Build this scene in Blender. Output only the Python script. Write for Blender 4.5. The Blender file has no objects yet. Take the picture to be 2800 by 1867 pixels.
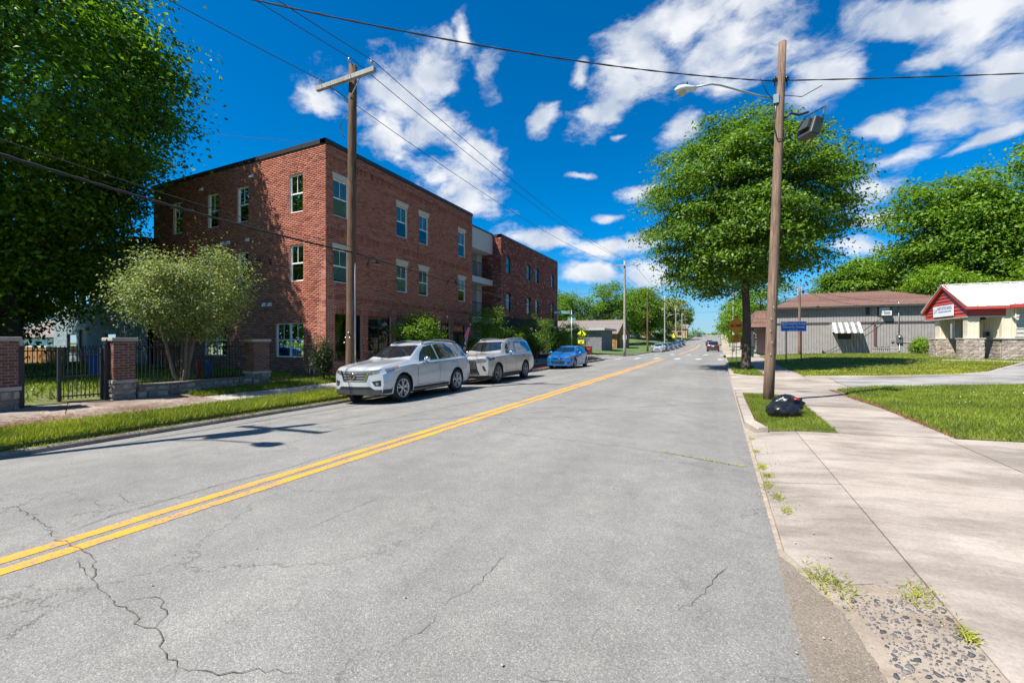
import bpy, bmesh, math, random
import numpy as np
from mathutils import Vector, Matrix
from mathutils.bvhtree import BVHTree

R = math.radians
sc = bpy.context.scene
COL = sc.collection
rnd = random.Random(7)

# ------------------------------------------------------------------ camera
cd = bpy.data.cameras.new("camera")
cam = bpy.data.objects.new("camera", cd)
COL.objects.link(cam)
cam.location = (0, 0, 1.66)
cam.rotation_euler = (R(90.0), 0, R(25.45))
cd.sensor_width = 36.0
cd.lens = 15.3
cd.clip_start = 0.05
cd.clip_end = 3000
sc.camera = cam

# ------------------------------------------------------------------ sun and sky
SUN_AZ, SUN_EL = 215.0, 55.0          # clockwise from +Y (the way the street runs)
w = bpy.data.worlds.new("World")
sc.world = w
w.use_nodes = True
nt = w.node_tree
nt.nodes.clear()
N = nt.nodes.new
L = nt.links.new
out = N("ShaderNodeOutputWorld")
bg = N("ShaderNodeBackground")
bg.inputs["Strength"].default_value = 0.105
L(bg.outputs[0], out.inputs[0])
sky = N("ShaderNodeTexSky")
sky.sky_type = 'NISHITA'
sky.sun_disc = False
sky.sun_elevation = R(SUN_EL)
sky.sun_rotation = R(SUN_AZ)
sky.air_density = 1.0
sky.dust_density = 0.3
sky.ozone_density = 3.0
hs = N("ShaderNodeHueSaturation")
hs.inputs["Saturation"].default_value = 1.18
tint = N("ShaderNodeMix"); tint.data_type = 'RGBA'; tint.blend_type = 'MULTIPLY'
tint.inputs["Factor"].default_value = 1.0; tint.inputs[7].default_value = (0.29, 0.545, 0.735, 1)
L(sky.outputs[0], tint.inputs[6]); L(tint.outputs[2], hs.inputs["Color"])
tc = N("ShaderNodeTexCoord")


def math_node(op, a, b=None, clamp=False):
    n = N("ShaderNodeMath")
    n.operation = op
    n.use_clamp = clamp
    for i, v in enumerate((a, b)):
        if v is None:
            continue
        if isinstance(v, (int, float)):
            n.inputs[i].default_value = v
        else:
            L(v, n.inputs[i])
    return n.outputs[0]


# fair-weather clouds: each heap is an ellipse on the sky (azimuth, elevation, half axes, tilt; degrees)
CLOUDS = [(-49.0, 26.8, 2.5, 1.9, -9), (-40.6, 29.2, 6.0, 3.3, 8), (-35.4, 31.4, 5.7, 2.9, 22), (-32.0, 34.6, 1.3, 2.5, 4),
          (-29.1, 31.7, 2.0, 2.7, -15), (-41.9, 24.5, 3.4, 3.3, 7), (-36.3, 25.9, 3.8, 2.0, 23), (-32.9, 20.1, 5.3, 3.2, 3),
          (-30.6, 22.5, 2.9, 4.1, -17), (-31.8, 17.0, 4.6, 1.6, -3), (-8.5, 31.7, 4.1, 4.6, 36), (-4.4, 34.1, 5.1, 3.9, 22),
          (1.3, 31.8, 6.5, 4.2, -15), (2.6, 33.6, 3.6, 2.0, -17), (-12.8, 27.3, 4.1, 2.4, 33), (-10.7, 29.5, 3.3, 3.8, 32),
          (-21.2, 26.6, 2.1, 1.2, 41), (2.2, 29.4, 4.8, 2.3, -5), (11.0, 26.1, 3.2, 2.6, 18), (8.9, 24.8, 1.9, 1.9, 19),
          (17.0, 28.8, 4.3, 1.9, -33), (21.9, 26.5, 3.8, 3.0, -14), (18.5, 25.2, 2.6, 1.2, 10), (23.1, 21.5, 3.3, 2.8, 30),
          (19.9, 20.2, 3.9, 2.1, 27), (15.0, 20.2, 1.6, 1.3, 16), (16.2, 16.9, 3.6, 1.2, 14), (14.4, 14.8, 3.3, 1.6, 6),
          (15.0, 12.6, 1.8, 0.9, 13), (12.8, 9.5, 2.0, 1.0, -7), (-22.6, 13.3, 5.3, 1.4, -6), (-20.4, 13.3, 2.5, 1.2, -1),
          (-15.5, 8.7, 3.4, 1.5, -2), (-12.8, 11.6, 5.7, 1.4, 1), (-9.1, 12.4, 3.0, 1.8, 17), (-8.0, 8.4, 3.0, 3.2, 39),
          (-16.4, 20.4, 1.8, 0.4, -3), (-9.2, 18.3, 2.3, 1.1, -5), (-11.5, 24.1, 1.3, 0.4, -6), (-13.4, 15.3, 2.3, 0.7, 7),
          (-4.4, 24.4, 2.4, 1.9, 33), (-16.7, 30.9, 0.9, 1.5, -22), (21.6, 17.2, 3.0, 0.7, 19), (-57.1, 15.7, 0.8, 0.3, -14)]
wn = N("ShaderNodeTexNoise")
wn.inputs["Scale"].default_value = 9.0
wn.inputs["Detail"].default_value = 6.0
L(tc.outputs["Generated"], wn.inputs["Vector"])
wsub = N("ShaderNodeVectorMath"); wsub.operation = 'SUBTRACT'
L(wn.outputs["Color"], wsub.inputs[0]); wsub.inputs[1].default_value = (0.5, 0.5, 0.5)
wsc = N("ShaderNodeVectorMath"); wsc.operation = 'SCALE'
L(wsub.outputs[0], wsc.inputs[0]); wsc.inputs["Scale"].default_value = 0.055
wadd = N("ShaderNodeVectorMath"); wadd.operation = 'ADD'
L(tc.outputs["Generated"], wadd.inputs[0]); L(wsc.outputs[0], wadd.inputs[1])
heap = None
for az, el, ra, rb, tilt in CLOUDS:
    a, e, t = R(az), R(el), R(tilt)
    c = Vector((math.sin(a) * math.cos(e), math.cos(a) * math.cos(e), math.sin(e)))
    east = Vector((math.cos(a), -math.sin(a), 0))
    up = c.cross(east) * -1
    up = Vector((-math.sin(e) * math.sin(a), -math.sin(e) * math.cos(a), math.cos(e)))
    ax = east * math.cos(t) + up * math.sin(t)
    ay = up * math.cos(t) - east * math.sin(t)
    M = Matrix((ax, ay, ax.cross(ay))).transposed()
    mp = N("ShaderNodeMapping"); mp.vector_type = 'TEXTURE'
    mp.inputs["Location"].default_value = c
    mp.inputs["Rotation"].default_value = M.to_euler()
    mp.inputs["Scale"].default_value = (R(ra) * 1.5, R(rb) * 1.5, 0.3)
    L(wadd.outputs[0], mp.inputs["Vector"])
    g = N("ShaderNodeTexGradient"); g.gradient_type = 'SPHERICAL'
    L(mp.outputs[0], g.inputs[0])
    o_ = g.outputs["Fac"]
    heap = o_ if heap is None else math_node('MAXIMUM', heap, o_)
# the rest of the dome (behind the viewer and overhead) carries the same broken clouds
sep = N("ShaderNodeSeparateXYZ"); L(tc.outputs["Generated"], sep.inputs[0])
zc = math_node('ADD', math_node('MAXIMUM', sep.outputs["Z"], 0.0), 0.12)
cmb = N("ShaderNodeCombineXYZ")
L(math_node('DIVIDE', sep.outputs["X"], zc), cmb.inputs[0])
L(math_node('DIVIDE', sep.outputs["Y"], zc), cmb.inputs[1])
gn = N("ShaderNodeTexNoise")
gn.inputs["Scale"].default_value = 1.6; gn.inputs["Detail"].default_value = 5.0
L(cmb.outputs[0], gn.inputs["Vector"])
fw = N("ShaderNodeVectorMath"); fw.operation = 'DOT_PRODUCT'
L(tc.outputs["Generated"], fw.inputs[0]); fw.inputs[1].default_value = (-0.43, 0.90, 0.0)
away = N("ShaderNodeMapRange"); away.inputs["From Min"].default_value = 0.62; away.inputs["From Max"].default_value = 0.30
L(fw.outputs["Value"], away.inputs["Value"])
gen = math_node('MULTIPLY', math_node('MULTIPLY', math_node('SUBTRACT', gn.outputs["Fac"], 0.50, True), 4.0, True), away.outputs[0])
heap = math_node('MAXIMUM', heap, gen)
fn = N("ShaderNodeTexNoise")
fn.inputs["Scale"].default_value = 15.0; fn.inputs["Detail"].default_value = 12.0; fn.inputs["Roughness"].default_value = 0.60
mpw = N("ShaderNodeMapping"); mpw.inputs["Rotation"].default_value = (0, R(-28), R(25)); mpw.inputs["Scale"].default_value = (0.6, 1.0, 1.35)
L(wadd.outputs[0], mpw.inputs[0]); L(mpw.outputs[0], fn.inputs["Vector"])
dens = math_node('ADD', heap, math_node('MULTIPLY', math_node('SUBTRACT', fn.outputs["Fac"], 0.5), 2.1))
cov = N("ShaderNodeMapRange"); cov.interpolation_type = 'SMOOTHSTEP'
cov.inputs["From Min"].default_value = 0.20; cov.inputs["From Max"].default_value = 0.86
L(dens, cov.inputs["Value"])
cov2 = math_node('MULTIPLY', cov.outputs[0], math_node('GREATER_THAN', heap, 0.0))
sh = N("ShaderNodeTexNoise"); sh.inputs["Scale"].default_value = 13.0; sh.inputs["Detail"].default_value = 7.0
L(wadd.outputs[0], sh.inputs["Vector"])
cr = N("ShaderNodeValToRGB")
cr.color_ramp.elements[0].position = 0.36; cr.color_ramp.elements[0].color = (2.75, 3.1, 3.7, 1)
cr.color_ramp.elements[1].position = 0.62; cr.color_ramp.elements[1].color = (4.7, 4.75, 4.85, 1)
L(sh.outputs["Fac"], cr.inputs[0])
mx = N("ShaderNodeMix"); mx.data_type = 'RGBA'
L(math_node('MULTIPLY', cov2, 0.94), mx.inputs["Factor"]); L(hs.outputs[0], mx.inputs[6]); L(cr.outputs[0], mx.inputs[7])
# pale air low over the horizon, all round
hz = N("ShaderNodeMapRange"); hz.interpolation_type = 'SMOOTHSTEP'
hz.inputs["From Min"].default_value = 0.16; hz.inputs["From Max"].default_value = -0.02; hz.inputs["To Max"].default_value = 0.85
L(sep.outputs["Z"], hz.inputs["Value"])
mh = N("ShaderNodeMix"); mh.data_type = 'RGBA'; mh.inputs[7].default_value = (2.15, 2.95, 3.75, 1)
L(hz.outputs[0], mh.inputs["Factor"]); L(mx.outputs[2], mh.inputs[6])
L(mh.outputs[2], bg.inputs["Color"])

sl = bpy.data.lights.new("sun", 'SUN')
sl.energy = 5.0
sl.angle = R(0.53)
sl.color = (1.0, 0.955, 0.88)
so = bpy.data.objects.new("sun", sl)
COL.objects.link(so)
sd = Vector((math.sin(R(SUN_AZ)) * math.cos(R(SUN_EL)), math.cos(R(SUN_AZ)) * math.cos(R(SUN_EL)), math.sin(R(SUN_EL))))
so.rotation_euler = sd.to_track_quat('Z', 'Y').to_euler()
so.location = sd * 100

vs = sc.view_settings
vs.view_transform = 'Standard'
vs.look = 'None'
vs.exposure = 1.0
vs.gamma = 1.0
vs.use_curve_mapping = False
sc.render.engine = 'CYCLES'
sc.cycles.max_bounces = 8
sc.cycles.transparent_max_bounces = 12
sc.cycles.use_denoising = True


# ------------------------------------------------------------------ helpers
def tag(o, label=None, cat=None, group=None, kind=None):
    if label: o["label"] = label
    if cat: o["category"] = cat
    if group: o["group"] = group
    if kind: o["kind"] = kind
    return o


def link(name, data, parent=None, loc=None, rot=None):
    o = bpy.data.objects.new(name, data)
    COL.objects.link(o)
    if parent is not None: o.parent = parent
    if loc is not None: o.location = loc
    if rot is not None: o.rotation_euler = rot
    return o


def thing(name, label, cat, loc=(0, 0, 0), rz=0.0, group=None):
    o = link(name, None, None, loc, (0, 0, rz))
    o.empty_display_size = 0.2
    return tag(o, label, cat, group)


def copy_tree(o, parent=None):
    c = o.copy()
    COL.objects.link(c)
    c.parent = parent
    for ch in list(o.children):
        copy_tree(ch, c)
    return c


def np_mesh(name, V, F, mat=None, smooth=False):
    """mesh from numpy arrays: V (n,3), F (m,k)"""
    V = np.ascontiguousarray(V, dtype=np.float32)
    F = np.ascontiguousarray(F, dtype=np.int32)
    me = bpy.data.meshes.new(name)
    me.vertices.add(len(V)); me.vertices.foreach_set("co", V.ravel())
    m, k = F.shape
    me.loops.add(m * k); me.loops.foreach_set("vertex_index", F.ravel())
    me.polygons.add(m)
    me.polygons.foreach_set("loop_start", np.arange(0, m * k, k, dtype=np.int32))
    me.polygons.foreach_set("loop_total", np.full(m, k, dtype=np.int32))
    if smooth: me.polygons.foreach_set("use_smooth", np.ones(m, dtype=bool))
    me.update(calc_edges=True)
    if mat is not None: me.materials.append(mat)
    return me


class MB:
    """collects shapes, builds ONE mesh object"""
    def __init__(s):
        s.v = []; s.f = []; s.sm = []

    def add(s, vs, fs, smooth=False):
        b = len(s.v)
        s.v += [tuple(p) for p in vs]
        for f in fs:
            s.f.append([b + i for i in f]); s.sm.append(smooth)
        return s

    def box(s, x0, x1, y0, y1, z0, z1):
        v = [(x0, y0, z0), (x1, y0, z0), (x1, y1, z0), (x0, y1, z0), (x0, y0, z1), (x1, y0, z1), (x1, y1, z1), (x0, y1, z1)]
        return s.add(v, [(0, 3, 2, 1), (4, 5, 6, 7), (0, 1, 5, 4), (1, 2, 6, 5), (2, 3, 7, 6), (3, 0, 4, 7)])

    def bar(s, p, q, wx, wz=None, up=(0, 0, 1)):
        """rectangular bar from p to q"""
        p, q = Vector(p), Vector(q); wz = wz or wx
        d = (q - p).normalized(); u = Vector(up)
        a = d.cross(u)
        if a.length < 1e-4: a = d.cross(Vector((1, 0, 0)))
        a.normalize(); b = a.cross(d).normalized()
        v = []
        for e in (p, q):
            for i, j in ((-1, -1), (1, -1), (1, 1), (-1, 1)):
                v.append(e + a * (i * wx / 2) + b * (j * wz / 2))
        return s.add(v, [(0, 3, 2, 1), (4, 5, 6, 7), (0, 1, 5, 4), (1, 2, 6, 5), (2, 3, 7, 6), (3, 0, 4, 7)])

    def tube(s, pts, r, n=8, cap=True):
        pts = [Vector(p) for p in pts]; m = len(pts)
        rs = r if hasattr(r, '__len__') else [r] * m
        vs = []; fs = []; prev = None
        for i, p in enumerate(pts):
            d = (pts[min(i + 1, m - 1)] - pts[max(i - 1, 0)]).normalized()
            if prev is None:
                a = d.cross(Vector((0, 0, 1)))
                if a.length < 1e-3: a = d.cross(Vector((0, 1, 0)))
            else:
                a = prev - d * prev.dot(d)
            a.normalize(); prev = a; b = d.cross(a)
            for k in range(n):
                t = 2 * math.pi * k / n
                vs.append(p + (a * math.cos(t) + b * math.sin(t)) * rs[i])
        for i in range(m - 1):
            for k in range(n):
                k2 = (k + 1) % n
                fs.append((i * n + k, i * n + k2, (i + 1) * n + k2, (i + 1) * n + k))
        s.add(vs, fs, True)
        if cap:
            b0 = len(s.v) - len(vs)
            s.f.append([b0 + k for k in range(n)][::-1]); s.sm.append(False)
            s.f.append([b0 + (m - 1) * n + k for k in range(n)]); s.sm.append(False)
        return s

    def lathe(s, prof, o=(0, 0, 0), axis=(0, 0, 1), n=20, smooth=True):
        """prof: (r, h) along the axis"""
        o = Vector(o); d = Vector(axis).normalized()
        a = d.cross(Vector((0, 0, 1)))
        if a.length < 1e-3: a = Vector((1, 0, 0))
        a.normalize(); b = d.cross(a)
        vs = []; fs = []
        for r, h in prof:
            for k in range(n):
                t = 2 * math.pi * k / n
                vs.append(o + d * h + (a * math.cos(t) + b * math.sin(t)) * r)
        for i in range(len(prof) - 1):
            for k in range(n):
                k2 = (k + 1) % n
                fs.append((i * n + k, i * n + k2, (i + 1) * n + k2, (i + 1) * n + k))
        return s.add(vs, fs, smooth)

    def prism(s, poly, z0, z1):
        n = len(poly)
        v = [(x, y, z0) for x, y in poly] + [(x, y, z1) for x, y in poly]
        f = [tuple(range(n))[::-1], tuple(range(n, 2 * n))] + [(i, (i + 1) % n, n + (i + 1) % n, n + i) for i in range(n)]
        return s.add(v, f)

    def slab(s, pts3, t, nrm):
        """flat polygon given in 3-D, thickened by t against nrm"""
        n = len(pts3); nv = Vector(nrm) * t
        v = [Vector(p) for p in pts3] + [Vector(p) - nv for p in pts3]
        f = [tuple(range(n)), tuple(range(n, 2 * n))[::-1]] + [(i, n + i, n + (i + 1) % n, (i + 1) % n) for i in range(n)]
        return s.add(v, f)

    def mesh(s, name, mat=None):
        me = bpy.data.meshes.new(name)
        me.from_pydata(s.v, [], s.f)
        me.polygons.foreach_set("use_smooth", s.sm)
        if mat is not None: me.materials.append(mat)
        me.update()
        return me

    def build(s, name, mat=None, parent=None, loc=None, rot=None, bevel=0):
        o = link(name, s.mesh(name, mat), parent, loc, rot)
        if bevel:
            b = o.modifiers.new("bevel", 'BEVEL'); b.width = bevel; b.segments = 2; b.limit_method = 'ANGLE'
        return o


def text(body, size, mat, parent, loc, rot, name="lettering", align='CENTER', ext=0.003, shear=0.0, sx=1.0, bold=0.0):
    cu = bpy.data.curves.new(name, 'FONT')
    cu.body = body; cu.size = size; cu.align_x = align; cu.align_y = 'CENTER'
    cu.extrude = ext; cu.shear = shear; cu.offset = bold; cu.resolution_u = 3
    tmp = bpy.data.objects.new("tmp", cu)
    me = bpy.data.meshes.new_from_object(tmp)
    bpy.data.objects.remove(tmp); bpy.data.curves.remove(cu)
    me.name = name; me.materials.clear(); me.materials.append(mat)
    o = link(name, me, parent, loc, rot)
    o.scale = (sx, 1, 1)
    return o


# ------------------------------------------------------------------ materials
MATS = {}


def new_mat(name):
    m = bpy.data.materials.new(name); m.use_nodes = True
    MATS[name] = m
    t = m.node_tree
    b = t.nodes["Principled BSDF"]
    return m, t, b


def noise(t, scale, detail=4, rough=0.55, vec=None):
    n = t.nodes.new("ShaderNodeTexNoise")
    n.inputs["Scale"].default_value = scale; n.inputs["Detail"].default_value = detail; n.inputs["Roughness"].default_value = rough
    if vec is not None: t.links.new(vec, n.inputs["Vector"])
    return n


def ramp(t, fac, stops):
    n = t.nodes.new("ShaderNodeValToRGB")
    e = n.color_ramp.elements
    while len(e) < len(stops): e.new(0.5)
    for i, (p, c) in enumerate(stops):
        e[i].position = p; e[i].color = (*c, 1)
    t.links.new(fac, n.inputs[0])
    return n.outputs[0]


def mixc(t, fac, a, b, mode='MIX'):
    n = t.nodes.new("ShaderNodeMix"); n.data_type = 'RGBA'; n.blend_type = mode
    for i, v in ((0, fac), (6, a), (7, b)):
        if isinstance(v, (int, float)): n.inputs[i].default_value = v
        elif isinstance(v, tuple): n.inputs[i].default_value = (*v, 1)
        else: t.links.new(v, n.inputs[i])
    return n.outputs[2]


def bump(t, b, h, strength=0.3, dist=0.01):
    n = t.nodes.new("ShaderNodeBump")
    n.inputs["Strength"].default_value = strength; n.inputs["Distance"].default_value = dist
    t.links.new(h, n.inputs["Height"]); t.links.new(n.outputs[0], b.inputs["Normal"])


def pos(t, sx=1, sy=1, sz=1, obj=False):
    if obj:
        v = t.nodes.new("ShaderNodeTexCoord").outputs["Object"]
    else:
        v = t.nodes.new("ShaderNodeNewGeometry").outputs["Position"]
    if (sx, sy, sz) == (1, 1, 1): return v
    m = t.nodes.new("ShaderNodeMapping"); m.inputs["Scale"].default_value = (sx, sy, sz)
    t.links.new(v, m.inputs[0])
    return m.outputs[0]


def plain(name, col, rough=0.6, metal=0.0, var=0.12, scale=6.0, bmp=0.0, coat=0.0, spec=0.5, obj=False):
    """solid colour with uneven tone"""
    m, t, b = new_mat(name)
    v = pos(t, obj=obj)
    n = noise(t, scale, 5, 0.6, v)
    lo = tuple(c * (1 - var) for c in col); hi = tuple(min(1, c * (1 + var)) for c in col)
    t.links.new(ramp(t, n.outputs["Fac"], [(0.3, lo), (0.7, hi)]), b.inputs["Base Color"])
    b.inputs["Roughness"].default_value = rough; b.inputs["Metallic"].default_value = metal
    b.inputs["Coat Weight"].default_value = coat; b.inputs["Coat Roughness"].default_value = 0.03
    b.inputs["Specular IOR Level"].default_value = spec
    if bmp:
        n2 = noise(t, scale * 6, 4, 0.6, v)
        bump(t, b, n2.outputs["Fac"], bmp, 0.01)
    return m


def island(t):
    """a random number per piece, also when pieces are objects of their own"""
    g = t.nodes.new("ShaderNodeNewGeometry").outputs["Random Per Island"]
    o = t.nodes.new("ShaderNodeObjectInfo").outputs["Random"]
    a = t.nodes.new("ShaderNodeMath"); a.operation = 'ADD'
    t.links.new(g, a.inputs[0]); t.links.new(o, a.inputs[1])
    f = t.nodes.new("ShaderNodeMath"); f.operation = 'FRACT'
    t.links.new(a.outputs[0], f.inputs[0])
    return f.outputs[0]


def pieces(name, stops, rough=0.85, var_scale=14.0, bmp=0.35, obj=False, bscale=60):
    """bricks, stones, slabs: tone by piece plus grain"""
    m, t, b = new_mat(name)
    r = island(t)
    c = ramp(t, r, stops)
    v = pos(t, obj=obj)
    n = noise(t, var_scale, 5, 0.65, v)
    c = mixc(t, 1.0, c, ramp(t, n.outputs["Fac"], [(0.25, (0.62, 0.62, 0.62)), (0.75, (1.25, 1.25, 1.25))]), 'MULTIPLY')
    t.links.new(c, b.inputs["Base Color"]); b.inputs["Roughness"].default_value = rough
    b.inputs["Specular IOR Level"].default_value = 0.3
    n2 = noise(t, bscale, 3, 0.6, v)
    bump(t, b, n2.outputs["Fac"], bmp, 0.006)
    return m


def leaf(name, stops, trans=0.35, rough=0.5):
    m, t, b = new_mat(name)
    r = t.nodes.new("ShaderNodeNewGeometry").outputs["Random Per Island"]
    c = ramp(t, r, stops)
    n = noise(t, 0.9, 4, 0.6, pos(t))
    c = mixc(t, 1.0, c, ramp(t, n.outputs["Fac"], [(0.32, (0.55, 0.62, 0.6)), (0.68, (1.35, 1.25, 1.05))]), 'MULTIPLY')
    t.links.new(c, b.inputs["Base Color"]); b.inputs["Roughness"].default_value = rough
    b.inputs["Specular IOR Level"].default_value = 0.35
    tr = t.nodes.new("ShaderNodeBsdfTranslucent")
    t.links.new(mixc(t, 1.0, c, (1.25, 1.35, 0.55), 'MULTIPLY'), tr.inputs["Color"])
    mx_ = t.nodes.new("ShaderNodeMixShader"); mx_.inputs[0].default_value = trans
    t.links.new(b.outputs[0], mx_.inputs[1]); t.links.new(tr.outputs[0], mx_.inputs[2])
    t.links.new(mx_.outputs[0], t.nodes["Material Output"].inputs[0])
    return m


def glass(name, tint=(0.75, 0.85, 0.85), refl=0.05, rough=0.02):
    m = bpy.data.materials.new(name); m.use_nodes = True; MATS[name] = m
    t = m.node_tree; t.nodes.clear()
    o = t.nodes.new("ShaderNodeOutputMaterial")
    tr = t.nodes.new("ShaderNodeBsdfTransparent"); tr.inputs[0].default_value = (*tint, 1)
    gl = t.nodes.new("ShaderNodeBsdfGlossy"); gl.inputs["Roughness"].default_value = rough; gl.inputs[0].default_value = (1, 1, 1, 1)
    fr = t.nodes.new("ShaderNodeFresnel"); fr.inputs["IOR"].default_value = 1.5
    ad = t.nodes.new("ShaderNodeMath"); ad.operation = 'ADD'; ad.use_clamp = True; ad.inputs[1].default_value = refl
    t.links.new(fr.outputs[0], ad.inputs[0])
    mx_ = t.nodes.new("ShaderNodeMixShader")
    t.links.new(ad.outputs[0], mx_.inputs[0]); t.links.new(tr.outputs[0], mx_.inputs[1]); t.links.new(gl.outputs[0], mx_.inputs[2])
    t.links.new(mx_.outputs[0], o.inputs[0])
    return m


def paint(name, col, metal=0.35, rough=0.32):
    m, t, b = new_mat(name)
    n = noise(t, 900, 2, 0.5, pos(t, obj=True))
    t.links.new(ramp(t, n.outputs["Fac"], [(0.35, tuple(c * .9 for c in col)), (0.65, tuple(min(1, c * 1.1) for c in col))]), b.inputs["Base Color"])
    b.inputs["Metallic"].default_value = metal; b.inputs["Roughness"].default_value = rough
    b.inputs["Coat Weight"].default_value = 1.0; b.inputs["Coat Roughness"].default_value = 0.04
    return m


def m_asphalt(name="asphalt", tint=(1.0, 1.0, 1.0)):
    m, t, b = new_mat(name)
    p = pos(t)
    big = noise(t, 0.35, 4, 0.6, p); mid = noise(t, 3.0, 5, 0.65, p)
    c = ramp(t, big.outputs["Fac"], [(0.3, (0.178, 0.171, 0.161)), (0.7, (0.228, 0.220, 0.208))])
    c = mixc(t, 1.0, c, ramp(t, mid.outputs["Fac"], [(0.3, (0.88, 0.88, 0.88)), (0.72, (1.1, 1.1, 1.09))]), 'MULTIPLY')
    # tyre lanes, a little darker, running along the street
    ln = noise(t, 1.0, 3, 0.5, pos(t, 0.9, 0.035, 1))
    c = mixc(t, 1.0, c, ramp(t, ln.outputs["Fac"], [(0.35, (0.90, 0.90, 0.91)), (0.6, (1.04, 1.04, 1.03))]), 'MULTIPLY')
    vo = t.nodes.new("ShaderNodeTexVoronoi"); vo.inputs["Scale"].default_value = 150.0
    t.links.new(p, vo.inputs["Vector"])
    sx_ = t.nodes.new("ShaderNodeSeparateColor"); t.links.new(vo.outputs["Color"], sx_.inputs[0])
    c = mixc(t, 1.0, c, ramp(t, sx_.outputs[0], [(0.0, (0.66, 0.66, 0.66)), (0.45, (0.96, 0.96, 0.96)), (0.88, (1.12, 1.12, 1.1)), (0.99, (1.55, 1.52, 1.48))]), 'MULTIPLY')
    # stains, and a faint net of hairline cracks
    stn = noise(t, 0.9, 6, 0.7, p)
    c = mixc(t, 1.0, c, ramp(t, stn.outputs["Fac"], [(0.30, (0.84, 0.83, 0.82)), (0.44, (1.0, 1.0, 1.0)), (0.66, (1.0, 1.0, 1.0)), (0.76, (1.10, 1.09, 1.06))]), 'MULTIPLY')
    wv = noise(t, 1.7, 5, 0.7, p)
    ad = t.nodes.new("ShaderNodeVectorMath"); ad.operation = 'ADD'; t.links.new(p, ad.inputs[0])
    sc2 = t.nodes.new("ShaderNodeVectorMath"); sc2.operation = 'SCALE'; sc2.inputs["Scale"].default_value = 0.9; t.links.new(wv.outputs["Color"], sc2.inputs[0]); t.links.new(sc2.outputs[0], ad.inputs[1])
    ve = t.nodes.new("ShaderNodeTexVoronoi"); ve.feature = 'DISTANCE_TO_EDGE'; ve.inputs["Scale"].default_value = 0.62; t.links.new(ad.outputs[0], ve.inputs["Vector"])
    hair = ramp(t, ve.outputs["Distance"], [(0.0, (0.55, 0.54, 0.52)), (0.0045, (0.70, 0.69, 0.68)), (0.008, (1, 1, 1))])
    mk = noise(t, 0.28, 3, 0.5, p)
    c = mixc(t, ramp(t, mk.outputs["Fac"], [(0.46, (0, 0, 0)), (0.60, (1, 1, 1))]), c, mixc(t, 1.0, c, hair, 'MULTIPLY'))
    c = mixc(t, 1.0, c, tint, 'MULTIPLY')
    t.links.new(c, b.inputs["Base Color"]); b.inputs["Roughness"].default_value = 0.88; b.inputs["Specular IOR Level"].default_value = 0.3
    n2 = noise(t, 110, 3, 0.7, p)
    bump(t, b, n2.outputs["Fac"], 0.7, 0.006)
    return m


def m_concrete(name, c0, c1, stain=(0.62, 0.6, 0.58), sc_=1.0):
    m, t, b = new_mat(name)
    p = pos(t)
    big = noise(t, 0.8 * sc_, 6, 0.65, p)
    c = ramp(t, big.outputs["Fac"], [(0.32, c0), (0.68, c1)])
    st = noise(t, 0.45 * sc_, 7, 0.7, pos(t, 1.0, 2.2, 1))
    c = mixc(t, 1.0, c, ramp(t, st.outputs["Fac"], [(0.40, stain), (0.56, (1.0, 1.0, 1.0))]), 'MULTIPLY')
    fi = noise(t, 45, 4, 0.75, p)
    c = mixc(t, 1.0, c, ramp(t, fi.outputs["Fac"], [(0.3, (0.80, 0.80, 0.80)), (0.7, (1.12, 1.12, 1.12))]), 'MULTIPLY')
    r = island(t)
    c = mixc(t, 1.0, c, ramp(t, r, [(0.0, (0.93, 0.93, 0.93)), (1.0, (1.05, 1.04, 1.03))]), 'MULTIPLY')
    t.links.new(c, b.inputs["Base Color"]); b.inputs["Roughness"].default_value = 0.9; b.inputs["Specular IOR Level"].default_value = 0.25
    bump(t, b, fi.outputs["Fac"], 0.35, 0.004)
    return m


def m_wood(name, c0, c1):
    m, t, b = new_mat(name)
    n = noise(t, 14, 6, 0.7, pos(t, 2.2, 2.2, 0.12))
    n2 = noise(t, 1.3, 3, 0.5, pos(t))
    c = ramp(t, n.outputs["Fac"], [(0.3, c0), (0.7, c1)])
    c = mixc(t, 1.0, c, ramp(t, n2.outputs["Fac"], [(0.3, (0.75, 0.75, 0.75)), (0.7, (1.15, 1.15, 1.15))]), 'MULTIPLY')
    t.links.new(c, b.inputs["Base Color"]); b.inputs["Roughness"].default_value = 0.9; b.inputs["Specular IOR Level"].default_value = 0.2
    bump(t, b, n.outputs["Fac"], 0.6, 0.02)
    return m


ASPH = m_asphalt()
CONC = m_concrete("concrete", (0.300, 0.252, 0.212), (0.405, 0.353, 0.306), (0.62, 0.615, 0.61))
CONC2 = m_concrete("pale_concrete", (0.37, 0.335, 0.29), (0.47, 0.435, 0.385), (0.75, 0.74, 0.72))
CONC3 = m_concrete("pinkish_concrete", (0.25, 0.205, 0.175), (0.34, 0.285, 0.245), (0.65, 0.58, 0.55))
DIRT = plain("dirt", (0.30, 0.20, 0.13), 0.95, var=0.35, scale=9, bmp=0.6)
SOIL = plain("lawn_soil", (0.10, 0.11, 0.03), 0.95, var=0.4, scale=7, bmp=0.5)
BRICK = pieces("red_brick", [(0.0, (0.18, 0.052, 0.033)), (0.15, (0.285, 0.084, 0.051)), (0.55, (0.355, 0.112, 0.070)), (0.9, (0.42, 0.148, 0.094)), (1.0, (0.235, 0.076, 0.052))], obj=False)
BRICK2 = pieces("mixed_red_brick", [(0.0, (0.11, 0.03, 0.022)), (0.4, (0.22, 0.055, 0.036)), (0.88, (0.30, 0.085, 0.058)), (0.95, (0.42, 0.25, 0.19)), (1.0, (0.40, 0.22, 0.17))])
BRICKD = pieces("charcoal_brick", [(0.0, (0.018, 0.02, 0.027)), (1.0, (0.045, 0.048, 0.06))])
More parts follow.
